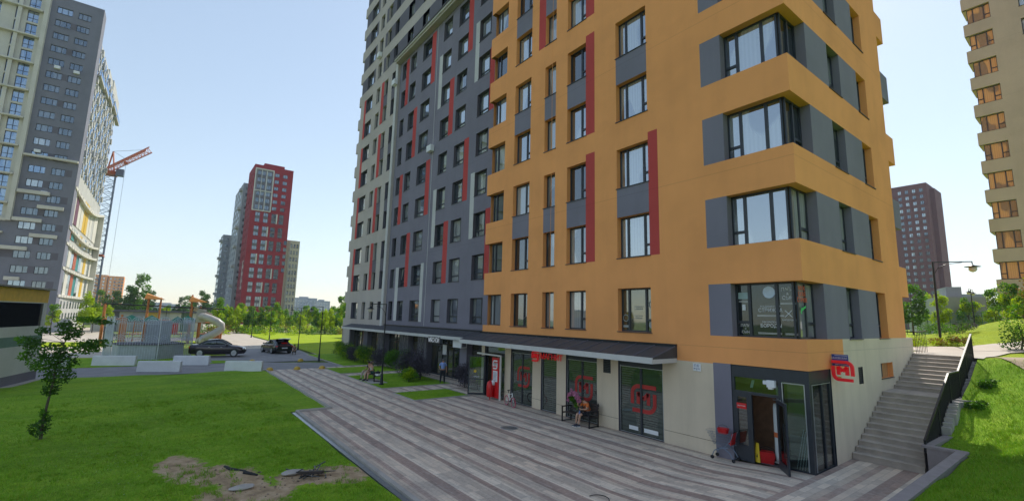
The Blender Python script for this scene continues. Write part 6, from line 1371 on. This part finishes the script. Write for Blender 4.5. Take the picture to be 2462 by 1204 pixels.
# ================================================================ PEOPLE
def skel(nodes, name, mat, parent, sub=1):
    me = bpy.data.meshes.new(name); me.from_pydata([n_[:3] for n_ in nodes], [(i, n_[4]) for i, n_ in enumerate(nodes) if n_[4] >= 0], []); me.materials.append(mat)
    o = bpy.data.objects.new(name, me); col.objects.link(o); md = o.modifiers.new('skin', 'SKIN'); md.use_smooth_shade = True
    if not me.skin_vertices: return o
    for i, n_ in enumerate(nodes): r_ = n_[3]; me.skin_vertices[0].data[i].radius = (r_, r_) if not isinstance(r_, tuple) else r_
    me.skin_vertices[0].data[0].use_root = True; sb = o.modifiers.new('sub', 'SUBSURF'); sb.levels = sb.render_levels = sub
    o.parent = parent; return o
def hand(nodes, wi, w, d, curl=.3, side=1):
    """palm + five separate fingers growing from wrist node wi in direction d"""
    w, d = Vector(w), Vector(d).normalized(); s = d.cross(Vector((0, 1, 0))); s = s.normalized() if s.length > .1 else Vector((1, 0, 0)); up_ = s.cross(d)
    p = w+d*.06; nodes.append((*p, .028, wi)); pi_ = len(nodes)-1
    for k, (o_, L) in enumerate(((-.027, .065), (-.009, .078), (.009, .074), (.027, .055))):
        a = p+d*.04+s*o_; b_ = a+(d*(1-curl)+up_*curl)*L*.55; c = b_+(d*(1-2*curl)+up_*2*curl)*L*.5; nodes.append((*a, .0095, pi_)); nodes.append((*b_, .0085, len(nodes)-1)); nodes.append((*c, .007, len(nodes)-1))
    a = p-d*.03+s*.035*side; b_ = a+(s*side*.6+d)*.035; nodes.append((*a, .011, pi_)); nodes.append((*b_, .0095, len(nodes)-1))
def face_bits(parent, c, d, skin, hairm, cap=1.0, r=.095, bald=False):
    """nose, eyes, mouth, ears and hair around head centre c looking along d"""
    c, d = Vector(c), Vector(d).normalized(); s = d.cross(Vector((0, 0, 1))).normalized(); b = MB()
    b.ball(c+d*r*1.03-Vector((0, 0, .015)), .014, .014, .022, skin, 8, 6)
    for k in (-1, 1): b.ball(c+s*r*.93*k, .012, .018, .03, skin, 8, 6)
    b.build('nose_and_ears', parent, origin=(0, 0, 0)); b = MB()
    for k in (-1, 1): b.ball(c+d*r*.90+s*.033*k+Vector((0, 0, .02)), .011, .011, .008, M['black'], 6, 5)
    b.obox(c+d*r*.93-Vector((0, 0, .052)), s*.022, d*.004, Vector((0, 0, .004)), M['redp']); b.build('eyes_and_mouth', parent, origin=(0, 0, 0))
    b = MB(); n, m = 14, 8; vs = []
    for i in range(m+1):
        t_ = math.pi*.62*i/m
        for k in range(n):
            u_ = 2*math.pi*k/n; v = Vector((math.sin(t_)*math.cos(u_), math.sin(t_)*math.sin(u_), math.cos(t_))); f = v.dot(d)
            rr_ = (r*1.10 if f < .35 or v.z > .75 else r*.93)*(1 if not bald else .99); vs.append(c+v*rr_+Vector((0, 0, .012)))
    b.add(vs, [(i*n+k, i*n+(k+1) % n, (i+1)*n+(k+1) % n, (i+1)*n+k) for i in range(m) for k in range(n)], hairm, True); b.build('hair', parent, origin=(0, 0, 0))
cl = lambda n_, c: plain(n_, c, .85, 0, .12, 6, .1, True)
def shoes(parent, feet, mat, sole=None):
    b = MB()
    for (x, y, z, dx, dy) in feet:
        d = Vector((dx, dy, 0)).normalized(); s = Vector((-d.y, d.x, 0)); c = Vector((x, y, z))
        vs = []; prof = [(-.07, .04, .075), (-.05, .045, .085), (.03, .045, .075), (.11, .05, .05), (.18, .04, .035), (.205, .02, .02)]
        for (u_, w, h) in prof: vs += [c+d*u_-s*w, c+d*u_+s*w, c+d*u_+s*w*.7+Vector((0, 0, h)), c+d*u_-s*w*.7+Vector((0, 0, h))]
        b.add(vs, [(i*4+k, i*4+(k+1) % 4, (i+1)*4+(k+1) % 4, (i+1)*4+k) for i in range(5) for k in range(4)]+[(3, 2, 1, 0), (20, 21, 22, 23)], mat, True)
        if sole: b.obox(c+d*.065+Vector((0, 0, .006)), d*.135, s*.045, Vector((0, 0, .012)), sole)
    b.build('shoes', parent, origin=(0, 0, 0))
# standing man in a light blue shirt
t = thing('person', 'man in a light blue short-sleeved shirt and dark trousers standing before the storefront', 'person', (-24.1, .1, .02), R(60)); sk_ = M['skin2']
nd = [(0, 0, .95, .13, -1), (0, 0, 1.12, .15, 0), (0, -.01, 1.32, .15, 1), (0, 0, 1.44, .085, 2), (0, 0, 1.50, .055, 3), (0, -.015, 1.60, .088, 4), (0, -.01, 1.68, .078, 5),
      (.17, 0, 1.40, .055, 3), (.25, -.01, 1.15, .042, 7), (.27, -.07, .92, .028, 8), (-.17, 0, 1.40, .055, 3), (-.29, .03, 1.17, .042, 10), (-.20, -.10, 1.00, .028, 11),
      (.10, 0, .88, .09, 0), (.12, -.01, .48, .058, 13), (.13, .01, .09, .038, 14), (-.10, 0, .88, .09, 0), (-.13, -.02, .48, .058, 16), (-.16, 0, .09, .038, 17)]
hand(nd, 9, (.27, -.07, .92), (.02, -.05, -1), .25, -1); hand(nd, 12, (-.20, -.10, 1.00), (.5, -.1, -.8), .35, 1)
skel(nd, 'body', sk_, t)
skel([(0, 0, .96, .155, -1), (0, -.01, 1.12, .175, 0), (0, -.01, 1.32, .165, 1), (0, 0, 1.43, .10, 2), (.17, 0, 1.40, .072, 3), (.235, -.005, 1.20, .062, 4), (-.17, 0, 1.40, .072, 3), (-.26, .02, 1.22, .062, 6)], 'shirt', cl('shirt_blue', (.22, .32, .62)), t)
skel([(0, 0, .93, .145, -1), (.10, 0, .86, .105, 0), (.12, -.01, .48, .076, 1), (.13, .01, .08, .06, 2), (-.10, 0, .86, .105, 0), (-.13, -.02, .48, .076, 4), (-.16, 0, .08, .06, 5)], 'trousers', cl('trousers_dark', (.015, .018, .028)), t)
shoes(t, [(.13, 0, 0, .2, -1), (-.16, 0, 0, -.2, -1)], M['rubber']); face_bits(t, (0, -.015, 1.615), (0, -1, 0), sk_, cl('hair_grey', (.12, .11, .10)), bald=True)
# seated woman on the lawn bench, back towards us
t = thing('person', 'woman with a pale hair bun, light tank top and dark shorts on the lawn bench', 'person', (-27.75, -3.85, .05), R(25)); s2 = M['skin']
nd = [(0, 0, .56, .13, -1), (0, .02, .72, .11, 0), (0, .0, .90, .12, 1), (0, -.02, 1.02, .075, 2), (0, -.03, 1.08, .048, 3), (.0, -.06, 1.19, .085, 4), (0, -.05, 1.26, .07, 5), (.16, -.02, .98, .045, 3), (.20, -.15, .76, .035, 7), (.10, -.36, .70, .025, 8), (-.16, -.02, .98, .045, 3), (-.21, -.12, .76, .035, 10), (-.08, -.33, .68, .025, 11),
      (.10, -.08, .54, .09, 0), (.11, -.44, .54, .065, 13), (.12, -.50, .10, .038, 14), (-.10, -.08, .54, .09, 0), (-.10, -.46, .56, .065, 16), (-.06, -.62, .12, .038, 17)]
hand(nd, 9, (.10, -.36, .70), (-.3, -1, -.2), .3, 1); hand(nd, 12, (-.08, -.33, .68), (.3, -1, -.2), .3, -1); skel(nd, 'body', s2, t)
skel([(0, 0, .62, .135, -1), (0, .02, .75, .125, 0), (0, 0, .92, .13, 1), (0, -.01, .98, .10, 2)], 'tank_top', cl('top_pale', (.42, .44, .40)), t)
skel([(0, 0, .56, .145, -1), (.10, -.09, .54, .10, 0), (.11, -.30, .54, .085, 1), (-.10, -.09, .54, .10, 0), (-.10, -.30, .55, .085, 3)], 'shorts', cl('shorts_green', (.03, .08, .075)), t)
shoes(t, [(.12, -.50, 0.0, .1, -1), (-.06, -.62, .01, 0, -1)], M['rubber']); hb = cl('hair_fair', (.45, .33, .19)); face_bits(t, (0, -.06, 1.19), (-.1, -1, -.1), s2, cl('hair_brown', (.09, .05, .035)), r=.09); b = MB(); b.ball((.02, .05, 1.25), .06, .06, .055, hb, 10, 8); b.build('hair_bun', t, origin=(0, 0, 0))
t = thing('person', 'person in beige trousers sitting behind the woman on the lawn bench', 'person', (-28.35, -3.80, .05), R(20)); hr = cl('hair_dark', (.03, .022, .02))
nd = [(0, 0, .56, .12, -1), (0, .05, .72, .12, 0), (0, .03, .92, .12, 1), (0, 0, 1.02, .075, 2), (0, -.02, 1.08, .05, 3), (0, -.05, 1.19, .085, 4), (0, -.04, 1.26, .07, 5), (.17, 0, .98, .045, 3), (.19, -.16, .78, .035, 7), (.08, -.34, .64, .026, 8), (-.17, 0, .98, .045, 3), (-.22, -.14, .78, .035, 10), (-.08, -.36, .66, .026, 11), (.10, -.08, .54, .09, 0), (.13, -.46, .60, .065, 13), (.14, -.50, .12, .038, 14), (-.10, -.08, .54, .09, 0), (-.12, -.50, .62, .065, 16), (-.13, -.62, .12, .038, 17)]
hand(nd, 9, (.08, -.34, .64), (-.2, -1, -.1), .3, 1); hand(nd, 12, (-.08, -.36, .66), (.2, -1, -.1), .3, -1); skel(nd, 'body', M['skin2'], t)
skel([(0, 0, .56, .14, -1), (.10, -.09, .54, .11, 0), (.13, -.46, .60, .085, 1), (.14, -.50, .14, .06, 2), (-.10, -.09, .54, .11, 0), (-.12, -.50, .62, .085, 4), (-.13, -.61, .14, .06, 5)], 'trousers', cl('trousers_beige', (.36, .32, .25)), t)
skel([(0, 0, .60, .14, -1), (0, .05, .76, .135, 0), (0, .02, .94, .14, 1), (.17, 0, .98, .065, 2), (.19, -.10, .86, .055, 3), (-.17, 0, .98, .065, 2), (-.21, -.09, .86, .055, 5)], 'shirt', cl('shirt_black', (.02, .02, .025)), t); shoes(t, [(.14, -.50, .01, 0, -1), (-.13, -.62, .01, 0, -1)], M['rubber']); face_bits(t, (0, -.05, 1.19), (0, -1, -.1), M['skin2'], hr, r=.09)
b = MB(); b.ball((-26.85, -3.7, .62), .24, .16, .17, M['black'], 12, 8); b.tube([(-26.95, -3.7, .72), (-26.9, -3.7, .86), (-26.75, -3.7, .84), (-26.7, -3.7, .72)], .012, M['wood'], 6); tag(b.build('handbag'), 'dark handbag on the lawn bench beside the woman', 'bag')
b = MB(); b.obox((-26.65, -3.8, .55), (.17, .05, .02), (-.03, .10, .0), (0, 0, .07), M['white']); tag(b.build('paper_parcel'), 'white paper parcel at the right end of the lawn bench', 'parcel')
# person in orange on the shop bench, bent over a bouquet
t = thing('person', 'person in orange top and black shorts on the shop bench, head bowed behind flowers', 'person', (-9.15, -.60, .02), R(-8)); s3 = M['skin']
nd = [(0, .06, .54, .12, -1), (.02, .06, .72, .115, 0), (.03, -.03, .93, .12, 1), (.02, -.08, 1.03, .07, 2), (.0, -.13, 1.08, .05, 3), (-.03, -.20, 1.14, .085, 4), (-.04, -.22, 1.20, .075, 5), (.19, -.05, .99, .05, 3), (.25, -.17, .76, .04, 7), (.02, -.28, .74, .028, 8), (-.15, -.07, .99, .05, 3), (-.22, -.22, .80, .04, 10), (-.16, -.34, .88, .028, 11),
      (.10, -.02, .52, .09, 0), (.10, -.42, .53, .065, 13), (.04, -.46, .11, .04, 14), (-.08, -.02, .52, .09, 0), (-.12, -.42, .53, .065, 16), (-.12, -.48, .11, .04, 17)]
hand(nd, 9, (.02, -.28, .74), (-1, -.3, .1), .45, 1); hand(nd, 12, (-.16, -.34, .88), (.3, -.3, .9), .5, 1); skel(nd, 'body', s3, t)
skel([(0, .06, .58, .145, -1), (.02, .05, .74, .145, 0), (.03, -.03, .94, .15, 1), (.02, -.06, 1.0, .10, 2), (.19, -.05, .98, .075, 3), (.235, -.13, .82, .062, 4), (-.15, -.07, .98, .07, 3), (-.20, -.17, .84, .06, 6)], 'top', cl('top_orange', (.68, .17, .035)), t)
skel([(0, .06, .54, .14, -1), (.10, -.03, .52, .105, 0), (.10, -.38, .53, .088, 1), (-.08, -.03, .52, .105, 0), (-.12, -.38, .53, .088, 3)], 'shorts', cl('shorts_black', (.012, .012, .018)), t)
shoes(t, [(.04, -.46, 0, -.3, -1), (-.12, -.48, 0, -.35, -1)], cl('sneaker_dark', (.03, .035, .06)), M['white']); face_bits(t, (-.03, -.20, 1.15), (-.1, -.7, -.6), s3, hr, r=.09)
skel([(-.02, -.33, .70, .012, -1), (.0, -.37, .60, .045, 0), (.01, -.38, .50, .05, 1)], 'phone_bag', cl('cloth_blue_white', (.12, .18, .38)), t)
bq = thing('bouquet', 'large bouquet of pink flowers with green stems held over the shop bench', 'bouquet', (-9.55, -.95, .95)); rng = np.random.default_rng(12)
bl_ = [(-.45, .1, .25, .10, .1, .14), (-.28, .0, .38, .13, .12, .08), (-.1, .0, .46, .15, .12, .09), (.08, .02, .42, .15, .12, .10), (.2, .0, .30, .14, .12, .10), (.26, .02, .16, .1, .1, .08), (-.47, .05, .10, .07, .07, .08), (-.18, 0, .58, .05, .05, .08)]
V, k = leaves(bl_, 900, .07, rng); quadmesh('blossoms', V, [M['petal']], None, bq); V, k = leaves([(-.2, .05, .2, .2, .12, .12), (0, .05, .1, .18, .1, .14), (.1, .05, -.05, .1, .08, .12)], 700, .08, rng); quadmesh('foliage', V, [M['leafg'], M['leafd']], k % 2, bq)
b = MB()
for k in range(14): a = rng.uniform(-1, 1); b.tube([(.15+.02*a, .02, -.25), (.05+.1*a, .02, 0), (-.12+.33*a, .02, .33)], .006, M['leafg'], 4)
b.build('stems', bq, origin=(0, 0, 0))
# person crouching by the open car
t = thing('person', 'person in brown clothes crouching at the right rear of the car with the open boot', 'person', (-53.2, -3.75, 0), R(70)); s4 = M['skin']
nd = [(0, .10, .38, .12, -1), (0, .05, .60, .12, 0), (0, -.12, .82, .12, 1), (0, -.2, .92, .07, 2), (0, -.24, .98, .05, 3), (0, -.29, 1.06, .085, 4), (0, -.29, 1.13, .07, 5), (.17, -.16, .86, .05, 3), (.2, -.34, .68, .038, 7), (.1, -.46, .5, .027, 8), (-.17, -.16, .86, .05, 3), (-.2, -.34, .66, .038, 10), (-.1, -.46, .48, .027, 11), (.1, .02, .38, .09, 0), (.16, -.34, .48, .06, 13), (.13, -.12, .1, .04, 14), (-.1, .02, .38, .09, 0), (-.16, -.34, .46, .06, 16), (-.13, -.1, .1, .04, 17)]
hand(nd, 9, (.1, -.46, .5), (0, -1, -.6), .3, 1); hand(nd, 12, (-.1, -.46, .48), (0, -1, -.6), .3, -1); skel(nd, 'body', s4, t)
skel([(0, .1, .42, .14, -1), (0, .05, .62, .145, 0), (0, -.1, .84, .14, 1), (.17, -.16, .86, .07, 2), (.2, -.3, .72, .055, 3), (-.17, -.16, .86, .07, 2), (-.2, -.3, .70, .055, 5)], 'jacket', cl('jacket_brown', (.14, .10, .07)), t)
skel([(0, .1, .38, .14, -1), (.1, .0, .38, .11, 0), (.16, -.34, .48, .08, 1), (.13, -.12, .12, .06, 2), (-.1, .0, .38, .11, 0), (-.16, -.34, .46, .08, 4), (-.13, -.1, .12, .06, 5)], 'trousers', cl('trousers_olive', (.10, .09, .06)), t); shoes(t, [(.13, -.12, 0, 0, -1), (-.13, -.1, 0, 0, -1)], M['rubber']); face_bits(t, (0, -.29, 1.06), (0, -1, -.3), s4, hr, r=.09)
# ================================================================ CARS
paint = None
def car_paint(name, c):
    m, tt, b_ = nt(name); b_.inputs['Base Color'].default_value = (*c, 1); b_.inputs['Metallic'].default_value = .4; b_.inputs['Roughness'].default_value = .28; b_.inputs['Coat Weight'].default_value = 1; b_.inputs['Coat Roughness'].default_value = .04
    tt.links.new(ramp(tt, noise(tt, pos(tt), 2, 3), [(.3, mul(c, .8)), (.7, mul(c, 1.3))]), b_.inputs['Base Color']); return m
def loft(mb, secs, mat, caps=True):
    n = len(secs[0]); vs = [p for s in secs for p in s]
    mb.add(vs, [(i*n+k, i*n+(k+1) % n, (i+1)*n+(k+1) % n, (i+1)*n+k) for i in range(len(secs)-1) for k in range(n)], mat, True)
    if caps: mb.add(vs, [tuple(range(n-1, -1, -1)), tuple(range((len(secs)-1)*n, len(secs)*n))], mat)
def make_car(lab, loc, rz, cp, open_boot=False):
    """x forward; saloon body lofted from cross sections"""
    t = thing('parked_car', lab, 'car', loc, rz); W = .92; b = MB(); st_ = []
    # (x, half width, bottom, belt, shoulder inset)
    prof = [(-2.42, .70, .42, .78), (-2.38, .80, .34, .92), (-2.2, .87, .27, 1.0), (-1.7, .91, .24, 1.02), (-1.0, W, .22, 1.0), (0, W, .20, .97), (.9, W, .22, .95), (1.5, .91, .24, .90), (2.0, .87, .25, .82), (2.3, .78, .27, .72), (2.42, .62, .36, .60)]
    for x, w, zb_, zt in prof: st_.append([(x, -w*.92, zb_), (x, -w, zb_+.12), (x, -w, zt-.22), (x, -w*.95, zt-.05), (x, -w*.80, zt), (x, 0, zt+.035), (x, w*.80, zt), (x, w*.95, zt-.05), (x, w, zt-.22), (x, w, zb_+.12), (x, w*.92, zb_)])
    st_ = [s[::-1] for s in st_]; loft(b, st_, cp); body = b.build('body'); body.parent = t
    b = MB(); gh = [(-1.72, .62, 1.0, 1.01), (-1.32, .64, 1.0, 1.25), (-.92, .64, 1.0, 1.39), (-.25, .63, .97, 1.45), (.2, .63, .96, 1.41), (.62, .66, .95, 1.22), (1.1, .70, .93, .96)]
    secs = [[(x, -w-.14, zb_-.02), (x, -w+.0, zt-.05) if zt-zb_ > .1 else (x, -w-.1, zt-.01), (x, -w*.75, zt), (x, w*.75, zt), (x, w+.0, zt-.05) if zt-zb_ > .1 else (x, w+.1, zt-.01), (x, w+.14, zb_-.02)][::-1] for x, w, zb_, zt in gh]; loft(b, secs, M['carglass']); o = b.build('windows'); o.parent = t
    b = MB(); secs = [[(x, -w*.86, zt-.005), (x, -w*.5, zt+.025), (x, w*.5, zt+.025), (x, w*.86, zt-.005)] for x, w, _, zt in gh[2:5]]; n = 4; vs = [p for s in secs for p in s]; b.add(vs, [(i*n+k+n, i*n+k+1+n, i*n+k+1, i*n+k)[::-1] for i in range(len(secs)-1) for k in range(n-1)], cp, True)
    for s in (-1, 1):
        b.tube([(1.06, s*.80, .97), (.60, s*.69, 1.22), (.18, s*.64, 1.39), (-.25, s*.64, 1.43), (-.92, s*.65, 1.36), (-1.32, s*.68, 1.21), (-1.72, s*.74, 1.0)], .028, cp, 6); b.beam((-.12, s*.785, .98), (-.18, s*.66, 1.38), .03, .05, cp)
        b.tube([(1.1, s*.86, .965), (0, s*.87, .985), (-1.7, s*.84, 1.02)], .012, M['framelt'], 5)
    o = b.build('roof'); o.parent = t
    for x in (-1.45, 1.42):
        for s in (-1, 1):
            b = MB(); b.bar((x, s*.66, .33), (x, s*.925, .33), .325, M['rubber'], n=24); wh_ = b.build('wheel'); wh_.parent = t
            b = MB(); b.bar((x, s*.92, .33), (x, s*.932, .33), .235, M['framelt'], n=20)
            for k in range(5): a = 2*math.pi*k/5; b.beam((x, s*.94, .33), (x+.21*math.cos(a), s*.94, .33+.21*math.sin(a)), .05, .02, M['framelt'])
            b.bar((x, s*.93, .33), (x, s*.95, .33), .05, M['steel'], n=10); o = b.build('rim'); o.parent = wh_
            b = MB(); b.add([(x+.40*math.cos(R(a)), s*.928, .33+.40*math.sin(R(a))) for a in range(-15, 196, 15)]+[(x-.36, s*.928, .22), (x+.36, s*.928, .22)], [tuple(range(16)) if s < 0 else tuple(range(15, -1, -1))], M['black']); o = b.build('wheel_arch'); o.parent = t
    for s in (-1, 1):
        b = MB(); b.ball((2.22, s*.66, .68), .17, .16, .075, M['white'], 10, 6); o = b.build('headlight'); o.parent = t
        b = MB(); b.ball((-2.34, s*.70, .80), .09, .15, .08, M['redp'], 10, 6); o = b.build('tail_light'); o.parent = t
        b = MB(); b.ball((.78, s*1.0, 1.02), .09, .11, .07, cp, 10, 6); o = b.build('mirror'); o.parent = t
        b = MB(); 
        for x in (.3, -.72): b.box(x-.09, x+.09, s*.925-.01, s*.925+.012, .82, .845, M['framelt'])
        for x in (.75, -.14, -1.05): b.box(x-.006, x+.006, s*.915, s*.924, .32, .93, M['black'])
        o = b.build('door_handles'); o.parent = t
    b = MB(); b.box(-2.455, -2.43, -.26, .26, .56, .68, M['white']); o = b.build('number_plate'); o.parent = t
    b = MB(); b.box(2.40, 2.44, -.35, .35, .45, .62, M['black']); o = b.build('grille'); o.parent = t
    if open_boot:
        b = MB(); b.box(-2.3, -1.75, -.62, .62, 1.0, 1.055, M['black']); b.box(-2.40, -2.36, -.5, .5, .76, .90, M['redfilm']); b.box(-2.2, -1.9, -.3, .2, 1.02, 1.18, M['redp']); o = b.build('boot_opening'); o.parent = t
        b = MB(); vs = []
        for (x, z, w) in ((-1.45, 1.36, .62), (-1.75, 1.52, .66), (-2.05, 1.60, .64), (-2.25, 1.56, .58)): vs += [(x, -w, z), (x, 0, z+.04), (x, w, z)]
        fs = [(i*3+k, i*3+k+1, (i+1)*3+k+1, (i+1)*3+k) for i in range(3) for k in range(2)]; b.add(vs, fs, cp, True); b.add([(x, y, z-.04) for x, y, z in vs], [f[::-1] for f in fs], M['black'], True); o = b.build('boot_lid'); o.parent = t
        b = MB(); b.add([(-1.46, -.60, 1.34), (-1.46, .60, 1.34), (-2.2, .55, 1.02), (-2.2, -.55, 1.02)], [(0, 1, 2, 3)], M['black']); o = b.build('boot_interior'); o.parent = t
    return t
M['carglass'] = facepane('car_glass', (.55, .6, .62), (.008, .01, .012), .18, curtains=False, rough=.02)
c1_ = make_car('dark plum sedan parked side-on in front of the playground', (-53.0, -11.4, 0), R(79), car_paint('paint_plum', (.022, .014, .022)))
c2_ = make_car('black car seen from behind with its boot lid open', (-56.6, -5.1, 0), R(190), car_paint('paint_black', (.010, .014, .018)), True)

c1_.scale = (1.07, 1.08, 1.27); c2_.scale = (1.05, 1.2, 1.1)
# ================================================================ HAZE
hb = MB(); hb.box(-1250, 300, -500, 900, -1.5, 90, M['white']); ho = hb.build('haze'); tag(ho, kind='stuff'); hm = bpy.data.materials.new('haze_air'); hm.use_nodes = True; t_ = hm.node_tree; t_.nodes.clear()
out = t_.nodes.new('ShaderNodeOutputMaterial'); pv = t_.nodes.new('ShaderNodeVolumePrincipled'); pv.inputs['Color'].default_value = (.78, .86, .98, 1); pv.inputs['Density'].default_value = .0003; pv.inputs['Anisotropy'].default_value = .0
t_.links.new(pv.outputs[0], out.inputs['Volume']); ho.data.materials.clear(); ho.data.materials.append(hm); ho['label'] = 'thin pale haze over the whole place'; ho['category'] = 'haze'
